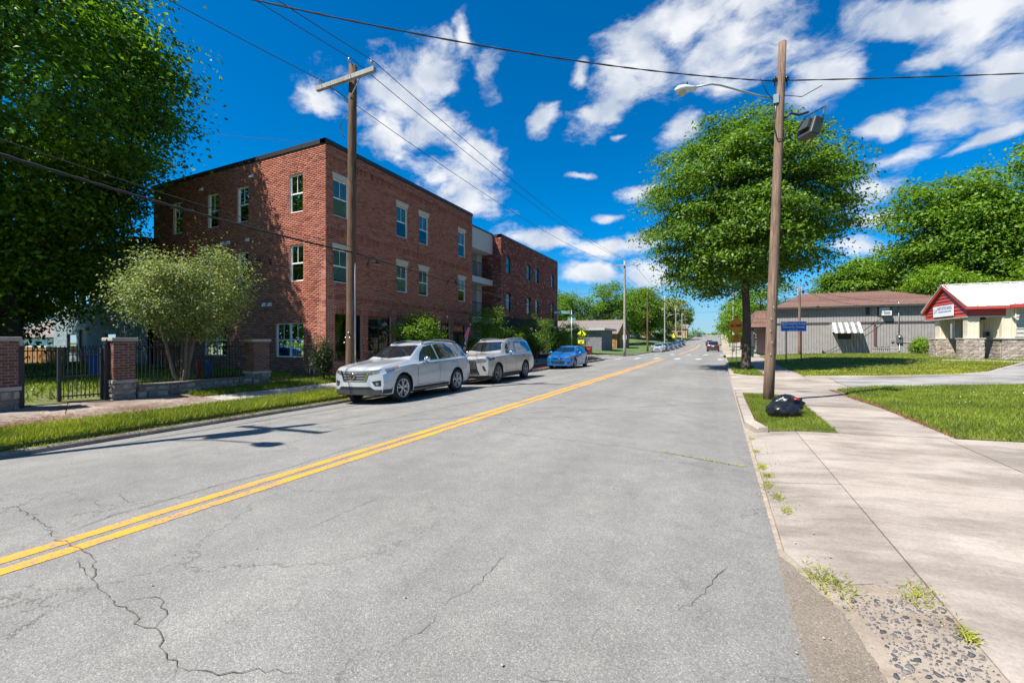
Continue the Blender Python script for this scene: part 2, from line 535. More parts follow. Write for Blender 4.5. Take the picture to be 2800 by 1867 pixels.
BRICKW = pieces("painted_grey_brick", [(0.0, (0.26, 0.33, 0.35)), (1.0, (0.33, 0.41, 0.43))])
BRICKP = pieces("old_brown_brick", [(0.0, (0.11, 0.042, 0.028)), (0.5, (0.17, 0.07, 0.045)), (1.0, (0.23, 0.10, 0.07))])
BRICKT = pieces("tan_brick", [(0.0, (0.20, 0.10, 0.03)), (0.5, (0.36, 0.19, 0.06)), (1.0, (0.47, 0.27, 0.10))])
CMU = pieces("split_face_block", [(0.0, (0.27, 0.22, 0.18)), (0.5, (0.36, 0.30, 0.25)), (1.0, (0.45, 0.38, 0.32))], var_scale=9, bmp=1.0, bscale=22)
STONE = pieces("field_stone", [(0.0, (0.16, 0.14, 0.12)), (0.5, (0.26, 0.23, 0.20)), (1.0, (0.38, 0.34, 0.29))], bmp=0.8, bscale=25)
COBBLE = pieces("dark_cobble", [(0.0, (0.05, 0.052, 0.06)), (0.6, (0.10, 0.10, 0.11)), (1.0, (0.20, 0.18, 0.17))], bmp=0.3, bscale=70)
MORTAR = plain("mortar", (0.53, 0.36, 0.255), 0.95, var=0.2, scale=20, bmp=0.3)
MORTARG = plain("grey_mortar", (0.27, 0.25, 0.23), 0.95, var=0.2, scale=20, bmp=0.3)
WHITE = plain("white_frame", (0.74, 0.75, 0.74), 0.45, var=0.04)
CREAM = plain("cream_lintel", (0.50, 0.455, 0.385), 0.8, var=0.08, bmp=0.15)
STUCCO = plain("grey_stucco", (0.50, 0.49, 0.47), 0.85, var=0.06, bmp=0.2)
BLACK = plain("black_metal", (0.018, 0.018, 0.02), 0.45, var=0.2)
DARK = plain("dark_interior", (0.02, 0.022, 0.024), 0.8, var=0.4, scale=1.5)
BLIND = plain("blind_slat", (0.42, 0.50, 0.46), 0.6, var=0.06)
GLASS = glass("window_glass", (0.62, 0.80, 0.78), 0.05)
GLASSD = glass("shop_glass", (0.55, 0.66, 0.62), 0.03)
STEEL = plain("galvanised_steel", (0.45, 0.46, 0.47), 0.4, 0.7, var=0.12)
CHROME = plain("chrome", (0.75, 0.76, 0.78), 0.12, 1.0, var=0.03)
RUBBER = plain("tyre_rubber", (0.022, 0.022, 0.023), 0.85, var=0.2)
PLAST = plain("dark_plastic", (0.028, 0.029, 0.031), 0.6, var=0.2)
AUTOGL = plain("tinted_auto_glass", (0.010, 0.013, 0.017), 0.04, var=0.1, coat=1.0, spec=0.9)
WIRE = plain("cable_black", (0.015, 0.015, 0.016), 0.7, var=0.1)
WOODP = m_wood("weathered_pole", (0.085, 0.055, 0.038), (0.30, 0.20, 0.145))
WOODP2 = m_wood("brown_pole", (0.055, 0.033, 0.020), (0.20, 0.12, 0.075))
WOODG = m_wood("grey_timber", (0.20, 0.19, 0.175), (0.42, 0.40, 0.37))
BARK = m_wood("bark", (0.035, 0.027, 0.020), (0.13, 0.10, 0.078))
BARK2 = m_wood("pale_bark", (0.10, 0.075, 0.055), (0.26, 0.20, 0.155))
SHINGLE = pieces("brown_shingle", [(0.0, (0.165, 0.088, 0.068)), (1.0, (0.235, 0.135, 0.105))], var_scale=5, bmp=0.5)
SHINGLEG = pieces("grey_shingle", [(0.0, (0.17, 0.14, 0.125)), (1.0, (0.25, 0.205, 0.185))], var_scale=5, bmp=0.5)
SIDING = plain("grey_siding", (0.27, 0.248, 0.235), 0.8, var=0.10, scale=3, bmp=0.25)
TRIM = plain("dark_trim", (0.045, 0.040, 0.039), 0.7, var=0.15)
REDP = plain("red_metal", (0.42, 0.045, 0.032), 0.45, var=0.10, scale=2)
ROOFW = plain("white_metal_roof", (0.62, 0.61, 0.585), 0.4, var=0.05, scale=1.5)
BEIGE = plain("beige_metal", (0.60, 0.54, 0.41), 0.5, var=0.06, scale=2)
LOUVRE = plain("grey_louvre", (0.40, 0.40, 0.36), 0.5, var=0.06)
def m_worn_paint(name, col, amount=.5):
    m, t, b = new_mat(name); p = pos(t)
    n = noise(t, 26, 6, 0.75, p); n1 = noise(t, 1.6, 3, 0.6, p)
    s = t.nodes.new("ShaderNodeMath"); s.operation = 'MULTIPLY_ADD'; s.inputs[1].default_value = .55; t.links.new(n1.outputs["Fac"], s.inputs[0]); t.links.new(n.outputs["Fac"], s.inputs[2])
    f = ramp(t, s.outputs[0], [(amount + .10, (0, 0, 0)), (amount + .24, (1, 1, 1))])
    tone = mixc(t, n1.outputs["Fac"], tuple(c * .80 for c in col), tuple(min(1, c * 1.12) for c in col))
    t.links.new(mixc(t, f, (.19, .17, .14), tone), b.inputs["Base Color"]); b.inputs["Roughness"].default_value = .8
    bump(t, b, n.outputs["Fac"], .5, .004)
    return m


YEL = m_worn_paint("road_yellow", (0.68, 0.30, 0.008), .54)
WHT = m_worn_paint("road_white", (0.60, 0.60, 0.58), .60)
CRACK = plain("crack_filler", (0.085, 0.080, 0.072), 0.95, var=0.4, scale=30)
BLUES = plain("sign_blue", (0.014, 0.14, 0.74), 0.35, var=0.06)
WHITES = plain("sign_white", (0.80, 0.81, 0.83), 0.4, var=0.03)
ORNG = plain("sign_orange", (0.86, 0.29, 0.008), 0.4, var=0.05)
FYEL = plain("sign_yellow_green", (0.82, 0.82, 0.01), 0.4, var=0.04)
GREENS = plain("sign_green", (0.12, 0.26, 0.23), 0.4, var=0.05)
INK = plain("sign_black", (0.012, 0.012, 0.013), 0.5, var=0.05)
NAVY = plain("navy_cloth", (0.012, 0.022, 0.10), 0.8, var=0.15)
PINKC = plain("pink_cloth", (0.62, 0.13, 0.20), 0.8, var=0.1)
CREAMC = plain("cream_cloth", (0.72, 0.58, 0.32), 0.8, var=0.1)
REDPV = pieces("red_paver", [(0.0, (0.22, 0.055, 0.04)), (1.0, (0.33, 0.10, 0.075))])
NEEDLE = pieces("pine_litter", [(0.0, (0.12, 0.055, 0.022)), (0.6, (0.25, 0.125, 0.05)), (1.0, (0.36, 0.21, 0.10))], bmp=0.1)
OAK = leaf("oak_leaf", [(0.0, (0.055, 0.115, 0.010)), (0.5, (0.105, 0.20, 0.016)), (1.0, (0.18, 0.30, 0.03))], 0.40)
MAPLE = leaf("maple_leaf", [(0.0, (0.040, 0.105, 0.007)), (0.5, (0.11, 0.22, 0.013)), (1.0, (0.23, 0.37, 0.024))], 0.50)
LIME = leaf("lime_leaf", [(0.0, (0.09, 0.17, 0.010)), (0.5, (0.15, 0.27, 0.015)), (1.0, (0.22, 0.35, 0.025))], 0.42)
PRIVET = leaf("privet_leaf", [(0.0, (0.12, 0.15, 0.045)), (0.5, (0.21, 0.26, 0.085)), (1.0, (0.38, 0.42, 0.19))], 0.30, 0.6)
FARL = leaf("far_leaf", [(0.0, (0.065, 0.135, 0.010)), (0.5, (0.115, 0.225, 0.015)), (1.0, (0.19, 0.31, 0.026))], 0.40)
DARKL = leaf("arborvitae_leaf", [(0.0, (0.012, 0.035, 0.010)), (1.0, (0.04, 0.085, 0.020))], 0.2)
GRASS = leaf("grass_blade", [(0.0, (0.10, 0.155, 0.012)), (0.5, (0.18, 0.245, 0.020)), (0.9, (0.27, 0.335, 0.042)), (1.0, (0.42, 0.37, 0.14))], 0.38)
GRASSD = leaf("grass_dry", [(0.0, (0.16, 0.21, 0.012)), (0.5, (0.28, 0.32, 0.022)), (0.85, (0.40, 0.39, 0.05)), (1.0, (0.46, 0.38, 0.13))], 0.35)
# ================================================================== THE GROUND
def sstep(t):
    t = np.clip(t, 0, 1)
    return t * t * (3 - 2 * t)


def zp(Y):
    """the street is level, then climbs to a crest"""
    return 5.3 * sstep((np.asarray(Y, float) - 85.0) / 185.0)


RX = np.array([0.45, 1.2, 3.3, 6, 9, 13, 60.])
RY = np.array([-20, 8.9, 12, 14.5, 17, 20.5, 22.3, 30, 40, 60, 400.])
RZ = np.array([[0.00, .10, .16, .24, .33, .45, .9],
               [0.02, .10, .16, .24, .33, .45, .9],
               [0.13, .15, .17, .26, .38, .50, .9],
               [0.10, .10, .10, .22, .36, .50, .9],
               [-.02, .02, .05, .14, .28, .48, .9],
               [-.02, .02, .05, .13, .28, .50, .9],
               [0.13, .15, .16, .28, .42, .55, .9],
               [0.13, .15, .20, .46, .62, .68, 1.0],
               [0.13, .15, .30, .56, .64, .70, 1.0],
               [0.05, .10, .20, .40, .50, .60, 1.0],
               [0.05, .10, .20, .40, .50, .60, 1.0]])
LX = np.array([-80, -30, -15.5, -14.2, -11.5, -10.2])
LZ = np.array([.5, .42, .34, .16, .04, -.01])


def hgt(X, Y):
    X = np.asarray(X, float); Y = np.asarray(Y, float)
    i = np.clip(np.searchsorted(RX, X) - 1, 0, len(RX) - 2); j = np.clip(np.searchsorted(RY, Y) - 1, 0, len(RY) - 2)
    a = np.clip((X - RX[i]) / (RX[i + 1] - RX[i]), 0, 1); b = np.clip((Y - RY[j]) / (RY[j + 1] - RY[j]), 0, 1)
    r = RZ[j, i] * (1 - a) * (1 - b) + RZ[j, i + 1] * a * (1 - b) + RZ[j + 1, i] * (1 - a) * b + RZ[j + 1, i + 1] * a * b
    l = np.interp(X, LX, LZ) + 1.3 * sstep((Y - 100) / 50.) * sstep((-11 - X) / 12.)
    road = np.where(X < -4.7, -.17 * ((X + 4.7) / 5.4) ** 2, -.014 * ((X + 4.7) / 5.15) ** 2)
    return np.where(X < -10.1, l, np.where(X > 0.45, r, road)) + zp(Y)


def H(x, y): return float(hgt(x, y))


def sheet(name, poly, mat, res=1.0, off=0.0, skirt=0.0, parent=None, fun=None, resy=None):
    """polygon cut into a grid and laid on the terrain; skirt gives it edges with depth"""
    fun = fun or hgt
    bm = bmesh.new()
    bm.faces.new([bm.verts.new((x, y, 0)) for x, y in poly])
    xs = [p[0] for p in poly]; ys = [p[1] for p in poly]
    for ax, lo, hi, r_ in ((0, min(xs), max(xs), res), (1, min(ys), max(ys), resy or res)):
        k = math.floor(lo / r_) * r_ + r_
        while k < hi:
            co = [0, 0, 0]; no = [0, 0, 0]; co[ax] = k; no[ax] = 1
            bmesh.ops.bisect_plane(bm, geom=bm.verts[:] + bm.edges[:] + bm.faces[:], plane_co=co, plane_no=no, dist=1e-5)
            k += r_
    for v in bm.verts:
        v.co.z = float(fun(v.co.x, v.co.y)) + off
    bmesh.ops.recalc_face_normals(bm, faces=bm.faces[:])
    if bm.faces and sum(f.normal.z for f in bm.faces) < 0: bmesh.ops.reverse_faces(bm, faces=bm.faces[:])
    if skirt:
        e = [x for x in bm.edges if x.is_boundary]
        ex = bmesh.ops.extrude_edge_only(bm, edges=e)
        for v in ex["geom"]:
            if isinstance(v, bmesh.types.BMVert): v.co.z -= skirt
    me = bpy.data.meshes.new(name); bm.to_mesh(me); bm.free()
    me.materials.append(mat)
    return link(name, me, parent)


def struct(o, label=None): return tag(o, label, None, None, "structure")


# base sheet to the horizon
gx = np.array([-900, -500, -300, -200, -140, -100, -70, -50, -30, -20, -14, -10.3, -10.0, 0.5, 1.0, 6, 12, 20, 40, 80, 140, 220, 400, 900.])
gy = np.array([-300, -60, -20, 0, 20, 40, 60, 85, 100, 115, 130, 145, 160, 180, 200, 225, 250, 270, 300, 400, 600, 1200, 2000.])
GX, GY = np.meshgrid(gx, gy)
GZ = hgt(np.clip(GX, -60, 60), GY) - .30
V = np.stack([GX, GY, GZ], -1).reshape(-1, 3)
nx = len(gx); F = []
for j in range(len(gy) - 1):
    for i in range(nx - 1):
        a = j * nx + i; F.append((a, a + 1, a + nx + 1, a + nx))
GREENG = plain("ground_cover", (0.07, 0.115, 0.022), 0.95, var=0.45, scale=0.5)
struct(link("ground", np_mesh("ground", V, F, GREENG)))

# the street
xs = np.linspace(-10.1, 0.45, 15); ys = np.concatenate([np.arange(-14, 84, 2.0), np.arange(84, 320, 6.0)])
GX, GY = np.meshgrid(xs, ys); GZ = hgt(np.clip(GX, -10.09, 0.44), GY)
V = np.stack([GX, GY, GZ], -1).reshape(-1, 3); nx = len(xs)
F = [(j * nx + i, j * nx + i + 1, (j + 1) * nx + i + 1, (j + 1) * nx + i) for j in range(len(ys) - 1) for i in range(nx - 1)]
road = struct(link("road", np_mesh("road", V, F, ASPH, True)))
arcA = [(-14.1 + 4 * math.cos(t), 41.5 + 4 * math.sin(t)) for t in np.linspace(0, math.pi / 2, 9)]
arcB = [(-14.1 + 4 * math.cos(t), 58.5 + 4 * math.sin(t)) for t in np.linspace(-math.pi / 2, 0, 9)]
side = [(-10.1, 41.5)] + arcA[1:] + [(-70, 45.5), (-70, 54.5)] + arcB + [(-10.1, 58.5)]
struct(sheet("side_street", side, ASPH, 4.0, 0, fun=lambda x, y: -.172 + 0.0 * x))


def rd(x, y): return hgt(np.clip(x, -10.09, 0.44), y)


def marking(name, x0, x1, y0, y1, mat, n=None):
    n = n or max(1, int((y1 - y0) / 3)); ys_ = np.linspace(y0, y1, n + 1)
    V_ = []
    for y in ys_:
        for x in (x0, x1):
            V_.append((x + rnd.uniform(-.006, .006), y, float(rd(x, y)) + .004))
    F_ = [(2 * i, 2 * i + 1, 2 * i + 3, 2 * i + 2) for i in range(n)]
    return link(name, np_mesh(name, np.array(V_), np.array(F_), mat), road)


for x0, x1 in ((-4.97, -4.835), (-4.735, -4.60)):
    marking("yellow_line", x0, x1, -14, 43.6, YEL, 200)
    marking("yellow_line", x0, x1, 62, 130, YEL, 30)
for i in range(6):
    x = -9.6 + 1.9 * i
    marking("crosswalk_bar", x, x + .5, 43.4, 46.2, WHT)
    marking("crosswalk_bar", x + .2, x + .7, 57.3, 60.0, WHT)
marking("stop_line", -3.9, -1.6, 54.2, 54.6, WHT)

# cracks that wander through the asphalt
CR = [[(-6.54, 1.82), (-6.0, 1.8), (-5.32, 1.71), (-4.98, 1.64), (-4.92, 1.67), (-4.6, 1.66), (-4.39, 1.64), (-4.11, 1.56), (-3.96, 1.48), (-3.66, 1.44), (-3.46, 1.4), (-3.25, 1.41), (-3.07, 1.36), (-2.95, 1.39), (-2.79, 1.35), (-2.66, 1.3), (-2.5, 1.27), (-2.42, 1.21)],
      [(-3.46, 1.4), (-3.35, 1.52), (-3.24, 1.56), (-3.01, 1.46), (-2.95, 1.39)], [(-3.24, 1.56), (-3.38, 1.64)], [(-3.96, 1.48), (-4.25, 1.52), (-4.47, 1.57)],
      [(-2.5, 1.27), (-2.42, 1.28), (-2.21, 1.37), (-2.03, 1.48), (-1.9, 1.51)], [(-5.1, 1.71), (-5.24, 2.17), (-5.22, 2.5), (-5.24, 3.07), (-5.11, 3.78), (-5.19, 5.33), (-5.15, 9), (-5.22, 14)],
      [(-2.5, 2.04), (-2.43, 1.93), (-2.39, 1.74)], [(-1.57, 2.23), (-1.53, 2.13), (-1.59, 1.94), (-1.62, 1.86)], [(-3.28, 2.64), (-3.3, 3.14), (-3.26, 3.62)],
      [(-5.98, 2.45), (-5.52, 2.36), (-5.26, 2.42)], [(-4.0, 7.17), (-2.97, 7.06), (-1.58, 6.99), (-0.67, 6.86), (-0.15, 6.67), (0.31, 6.55)],
      [(-1.6, 2.28), (-1.55, 2.42), (-1.49, 2.6), (-1.51, 2.92), (-1.51, 3.11)], [(-0.24, 2.85), (-0.16, 2.97), (-0.11, 3.12), (0.05, 3.58), (0.11, 3.64)],
      [(-0.64, 2.37), (-0.64, 2.48), (-0.59, 2.57)], [(-0.89, 1.99), (-0.78, 1.99), (-0.64, 2.06)], [(0.0, 5.64), (0.23, 5.75)], [(-0.26, 5.42), (0.06, 5.21)],
      [(-4.23, 8.2), (-2.4, 9.61), (-0.25, 10.98)], [(-8.6, 4.5), (-8.5, 7), (-8.62, 10)], [(-4.4, 10), (-2.2, 10.6), (0.2, 10.4)]]
for k, c in enumerate(CR):
    pts = []
    for (ax, ay), (bx, by) in zip(c[:-1], c[1:]):
        d = math.hypot(bx - ax, by - ay); n = max(2, int(d / 0.045) if d < 2 else 30)
        for i in range(n):
            t = i / n; j = 0.012 if 0 < i else 0
            pts.append((ax + (bx - ax) * t + rnd.gauss(0, j), ay + (by - ay) * t + rnd.gauss(0, j)))
    pts.append(c[-1])
    wmax = 0.0045 if k in (0, 1, 4) else (0.0032 if k not in (5, 10, 17, 18, 19) else 0.0055)
    V_ = []; m = len(pts)
    for i, (x, y) in enumerate(pts):
        a = pts[max(0, i - 1)]; b = pts[min(m - 1, i + 1)]
        dx, dy = b[0] - a[0], b[1] - a[1]; l = math.hypot(dx, dy) or 1
        ww = wmax * (0.35 + 0.65 * rnd.random()) * min(1, 0.25 + min(i, m - 1 - i) / 6)
        for s in (-1, 1): V_.append((x - s * dy / l * ww, y + s * dx / l * ww, float(rd(x, y)) + .0065))
    link("crack", np_mesh("crack", np.array(V_), np.array([(2 * i, 2 * i + 1, 2 * i + 3, 2 * i + 2) for i in range(m - 1)]), CRACK), road)

# ------------------------------------------------------------------ kerbs
def kerb(name, path, wid, hfun, h=0.17, seg=3.0, mat=CONC, prof=0.02, side=1):
    """kerb stones along a path; each stone is a piece"""
    root = struct(link(name, None))
    P = [Vector((x, y, 0)) for x, y in path]
    st = [P[0]]
    for a, b in zip(P[:-1], P[1:]):
        n = max(1, round((b - a).length / seg))
        for i in range(1, n + 1): st.append(a.lerp(b, i / n))
    for a, b in zip(st[:-1], st[1:]):
        d = (b - a).normalized(); nn = Vector((-d.y, d.x, 0)) * side
        a2 = a + d * .006; b2 = b - d * .006
        mb = MB(); vs_ = []
        for p in (a2, b2):
            z = hfun(p.x, p.y)
            for off, zz in ((0, z - h), (0.0, z - .03), (.03, z), (wid, z + .004), (wid, z - h)):
                q = p + nn * off; vs_.append((q.x, q.y, zz))
        mb.add(vs_, [(0, 1, 6, 5), (1, 2, 7, 6), (2, 3, 8, 7), (3, 4, 9, 8), (4, 3, 2, 1, 0), (5, 6, 7, 8, 9)])
        mb.build("kerb_stone", mat, root)
    return root


kerb("kerb_left", [(-10.1, -14), (-10.1, 41.5)] + arcA[1:] + [(-22, 45.5)], .14, lambda x, y: -.075 if y < 14 else -.03, seg=3, mat=CONC3)
kerb("kerb_left_far", [(-22, 54.5)] + arcB + [(-10.1, 120)], .16, lambda x, y: -.02 + float(zp(y)), seg=4)
kerb("kerb_right", [(.45, 14.6), (.45, 9.6), (.62, 8.85)], .17, lambda x, y: .135, seg=2.0)
kerb("kerb_right_far", [(.45, 46), (.45, 23.2), (1.1, 22.05), (1.8, 22.0)], .17, lambda x, y: .135, seg=3)
DK = [(3.3, 22.0), (6, 21.8), (8.3, 22.2), (9.6, 23.2), (10.6, 24.8), (12.6, 28.0)]
kerb("driveway_kerb", DK, .17, lambda x, y: H(x, max(y, 22.3)) + .03, h=.24, seg=2.5)
kerb("kerb_right_distant", [(.45, 120), (.45, 58)], .17, lambda x, y: .12 + float(zp(y)), seg=6)

# ------------------------------------------------------------------ slabs (each slab a piece, joints left open)
def slabs(name, cells, mat, gap=.008, base=DIRT, res=.9, parent=None):
    root = struct(link(name, None))
    for poly in cells:
        cx = sum(p[0] for p in poly) / len(poly); cy = sum(p[1] for p in poly) / len(poly)
        q = []
        for x, y in poly:
            d = math.hypot(x - cx, y - cy); q.append((x - (x - cx) / d * gap, y - (y - cy) / d * gap))
        dz = rnd.uniform(-.003, .003)
        sheet("slab", q, mat, res, dz, .05, root)
    xs_ = [p[0] for c in cells for p in c]; ys_ = [p[1] for c in cells for p in c]
    sheet("joint_bed", [(min(xs_), min(ys_)), (max(xs_), min(ys_)), (max(xs_), max(ys_)), (min(xs_), max(ys_))], base, 1.2, -.022, 0, root)
    return root


def rect(x0, x1, y0, y1): return [(x0, y0), (x1, y0), (x1, y1), (x0, y1)]


cells = []
xc = [.47, 1.2, 3.15, 5.6, 8.2, 11]
for i in range(len(xc) - 1):
    for (y0, y1) in ((-5, -.2), (-.2, 5.85), (5.85, 8.98)):
        if i == 0 and y1 < 6:
            if y1 > 5: cells.append([(.45, 3.98), (.53, 3.75), (.61, 3.60), (.78, 3.55), (.92, 3.60), (1.06, 3.52), (1.2, 3.45), (1.2, 5.85), (.46, 5.85)])
            continue
        if i == 0: cells.append([(.47, 5.85), (1.2, 5.85), (1.2, 8.98), (.66, 8.98), (.47, 8.8)])
        else: cells.append(rect(xc[i], xc[i + 1], y0, y1))
slabs("concrete_driveway", cells, CONC, gap=.013)
slabs("pavement_right", [rect(1.82, 3.3, 9, 10.6), rect(1.82, 3.3, 10.6, 12.2), rect(1.82, 3.3, 12.2, 13.8), rect(1.82, 3.3, 13.8, 15.2)], CONC)
slabs("driveway_apron", [rect(.47, 1.82, 14.7, 18.4), rect(.47, 1.82, 18.4, 22), rect(1.82, 4.1, 15.2, 18.4), rect(1.82, 4.1, 18.4, 22)], CONC)
struct(sheet("side_driveway", [(4.1, 18.0), (7, 18.8), (10, 19.4), (14, 20.2), (30, 22.4), (30, 30), (12.9, 28.2), (10.4, 24.6), (9.4, 23.0), (8.2, 22.1), (6, 21.75), (4.1, 21.95)], m_concrete("pale_drive", (.25, .245, .235), (.32, .312, .30)), 1.0, .012))
slabs("pavement_right_far", [rect(1.82, 3.3, 22 + 1.6 * i, 22 + 1.6 * (i + 1)) for i in range(15)], CONC)
slabs("corner_pavement", [rect(.66 + 1.4 * i, .66 + 1.4 * (i + 1), 46 + 1.75 * j, 46 + 1.75 * (j + 1)) for i in range(4) for j in range(7)], CONC2)
WALKP = [(10.9, 31.4), (12.4, 31.0), (14.6, 27.6), (15.6, 25.4), (14.7, 25.2), (13.3, 27.6), (11.6, 30.0), (10.6, 30.4)]
struct(sheet("garden_path", WALKP, CONC2, .6, .035, .06))

GUTD = plain("gutter_silt", (0.30, 0.245, 0.19), .95, var=.35, scale=11, bmp=.5)
OLDA = m_asphalt("old_dirty_asphalt", (1.02, .88, .74))
# exposed cobbles in worn cement at the broken edge of the driveway, with a patch of older asphalt and dirt
edge = struct(sheet("worn_gutter", [(.42, -3), (1.205, -3), (1.205, 3.47), (.92, 3.64), (.61, 3.64), (.44, 4.05), (.42, 4.05)], m_concrete("worn_cement", (0.25, 0.205, 0.162), (0.355, 0.298, 0.24), (0.7, 0.66, 0.6), 2.0), .25, .004,
                    fun=lambda x, y: hgt(np.clip(x, .46, 9), y) - .012))
def ragged(poly, step=.05, j=.012):
    out_ = []
    for (ax, ay), (bx, by) in zip(poly, poly[1:] + poly[:1]):
        n = max(1, int(math.hypot(bx - ax, by - ay) / step))
        for i in range(n):
            t = i / n; k = j if 0.40 < ax + (bx - ax) * t else 0
            out_.append((ax + (bx - ax) * t + rnd.uniform(-k, k), ay + (by - ay) * t + rnd.uniform(-k, k)))
    return out_


sheet("asphalt_patch", ragged([(.40, 0.2), (.58, .3), (.66, 1.2), (.72, 1.9), (.74, 2.4), (.70, 2.9), (.66, 3.2), (.56, 3.5), (.47, 3.8), (.40, 3.9)]), OLDA, .25, .016, 0, edge, fun=lambda x, y: hgt(np.clip(x, .46, 9), y) - .012)
cb = []
tries = 0
while len(cb) < 290 and tries < 20000:
    tries += 1
    x = rnd.uniform(.70, 1.19); y = rnd.uniform(1.55, 3.5); r = rnd.choice([.010, .013, .016, .020, .024])
    if y > 3.42: continue
    if y < 3.3 and x < .76 + .03 * math.sin(y * 7): continue
    if all(math.hypot(x - a, y - b) > (r + q) * .84 for a, b, q in cb): cb.append((x, y, r))
cob_meshes = []
for k in range(9):
    n = rnd.choice([5, 6, 7, 8]); mb = MB(); ring = []
    for i in range(n):
        t = 2 * math.pi * i / n + rnd.uniform(-.3, .3); ring.append((math.cos(t) * rnd.uniform(.6, 1.15), math.sin(t) * rnd.uniform(.5, 1.0)))
    v = [(x, y, -.3) for x, y in ring] + [(x * .93, y * .93, .06) for x, y in ring] + [(0, 0, .12)]
    mb.add(v, [(i, (i + 1) % n, n + (i + 1) % n, n + i) for i in range(n)], False)
    mb.add([], []); b0 = len(mb.v) - len(v)
    for i in range(n): mb.f.append([b0 + n + i, b0 + n + (i + 1) % n, b0 + 2 * n]); mb.sm.append(True)
    cob_meshes.append(mb.mesh("cobble", COBBLE))
for x, y, r in cb:
    o = link("cobble", rnd.choice(cob_meshes), edge, (x, y, H(max(x, .46), y) - .006), (0, 0, rnd.uniform(0, 6.28)))
    o.scale = (r * 1.25, r * .95, r * 1.5)

struct(sheet("gutter_dirt", [(.425, 3.9), (.475, 3.9), (.48, 8.7), (.66, 9.0), (.47, 9.8), (.47, 23), (.425, 23), (.43, 12), (.42, 8)], GUTD, .5, .006, fun=lambda x, y: hgt(np.minimum(x, .44), y)))
small = MB(); g2 = random.Random(21); cnt = 0
while cnt < 900:
    x = g2.uniform(.72, 1.19); y = g2.uniform(1.5, 3.46); r = g2.uniform(.004, .009)
    if x < .76 + .03 * math.sin(y * 7) or any(math.hypot(x - a, y - b) < (r + q) * .9 for a, b, q in cb): continue
    n = 5; z = H(max(x, .46), y) - .012; a0 = g2.uniform(0, 6); rr_ = [r * g2.uniform(.7, 1.3) for _ in range(n)]
    ring = [(x + math.cos(a0 + 6.283 * i / n) * rr_[i] * 1.3, y + math.sin(a0 + 6.283 * i / n) * rr_[i]) for i in range(n)]
    small.add([(p, q, z) for p, q in ring] + [(x, y, z + r * .9 + .006)], [(i, (i + 1) % n, n) for i in range(n)], False); cnt += 1
tag(small.build("pebble_field", COBBLE, edge), kind="stuff")
# left of the street
YL = np.arange(7.3, 41.0, 1.55)
slabs("pavement_left", [rect(-13.1, -11.6, YL[i], YL[i + 1]) for i in range(len(YL) - 1)], CONC2)
slabs("gate_forecourt", [[(-14.25, -6), (-12.9, -6), (-12.9, 1.0), (-14.25, 1.6)], [(-12.9, -6), (-11.59, -6), (-11.59, .6), (-12.9, 1.0)], [(-14.25, 1.6), (-12.9, 1.0), (-12.9, 4.4), (-14.25, 4.9)],
                         [(-12.9, 1.0), (-11.59, .6), (-11.59, 4.0), (-12.9, 4.4)], [(-14.25, 4.9), (-12.9, 4.4), (-12.9, 7.28), (-14.25, 7.28)], [(-12.9, 4.4), (-11.59, 4.0), (-11.59, 7.28), (-12.9, 7.28)]], CONC3, gap=.014)
slabs("shopfront_paving", [rect(-14.28, -13.11, 14.0 + 1.9 * i, 14.0 + 1.9 * (i + 1)) for i in range(14)], CONC2)
pv = struct(link("paver_strip", None))
pm = MB().box(-.097, .097, -.047, .047, -.05, 0).mesh("paver", REDPV)
PS = []
for j in range(120):
    for i in range(7):
        y = 15.6 + j * .2; x = -11.58 + i * .2 + (j % 2) * .0
        PS.append((x + .1, y))
PS.sort(key=lambda p: p[0] ** 2 + p[1] ** 2)
vis = sorted([p for p in PS if 20 < p[1] < 24.5 or 30 < p[1] < 33], key=lambda p: p[1])[:290]
for x, y in vis:
    o = link("paver", pm, pv, (x, y, H(x, y) + .004 + rnd.uniform(0, .003)), (0, 0, 0)); o.scale = (.98, 2.0, 1)
rest = MB()
for x, y in PS:
    if (x, y) not in vis: z = H(x, y) + .004; rest.box(x - .095, x + .095, y - .094, y + .094, z - .05, z)
tag(rest.build("paver_field", REDPV, pv), kind="stuff")
sheet("sand_bed", rect(-11.59, -10.27, 13.2, 41.4), DIRT, 2.0, -.02, 0, pv)
struct(sheet("corner_paving", [(-10.28, 40.9)] + [(x - .16, y - .05) for x, y in arcA[1:]] + [(-22, 45.3), (-22, 40.9)], CONC2, 1.5, .004))

# lawns: soil sheets that carry the blades
def lawn(name, poly, res=1.0, off=.015, mat=SOIL): return struct(sheet(name, poly, mat, res, off, .05))


STRIP = [(.64, 8.98), (1.80, 8.98), (1.80, 14.2), (1.3, 14.75), (.64, 14.7)]
LAWN1 = [(3.3, 9.0), (22, 9.6), (30, 12), (30, 23.0), (14, 20.9), (10, 20.1), (7, 19.5), (4.8, 18.9), (3.5, 17.6)]
ISLE = [(.64, 23.2), (1.2, 22.2), (1.80, 22.15), (1.80, 46), (.64, 46)]
LAWN2 = [(3.3, 22.18), (6, 21.98), (8.2, 22.38), (9.45, 23.4), (10.4, 25.0), (12.4, 28.3), (20, 32.4), (26, 46.5), (3.3, 46.5)]
VERGE = [(-11.58, -8), (-10.25, -8), (-10.25, 13.2), (-10.7, 13.2), (-11.58, 11.0)]
BEDL = [(-14.28, 7.3), (-13.12, 7.3), (-13.12, 13.9), (-14.28, 13.9)]
YARD = [(-80, -8), (-14.27, -8), (-14.27, 12.55), (-80, 12.55)]
lawn("grass_strip", STRIP, .6); lawn("lawn_near", LAWN1, 1.0); lawn("tree_island", ISLE, 1.0); lawn("lawn_far", LAWN2, 1.2)
lawn("verge_left", VERGE, .8); lawn("planting_bed", BEDL, .8); lawn("yard_left", YARD, 3.0)
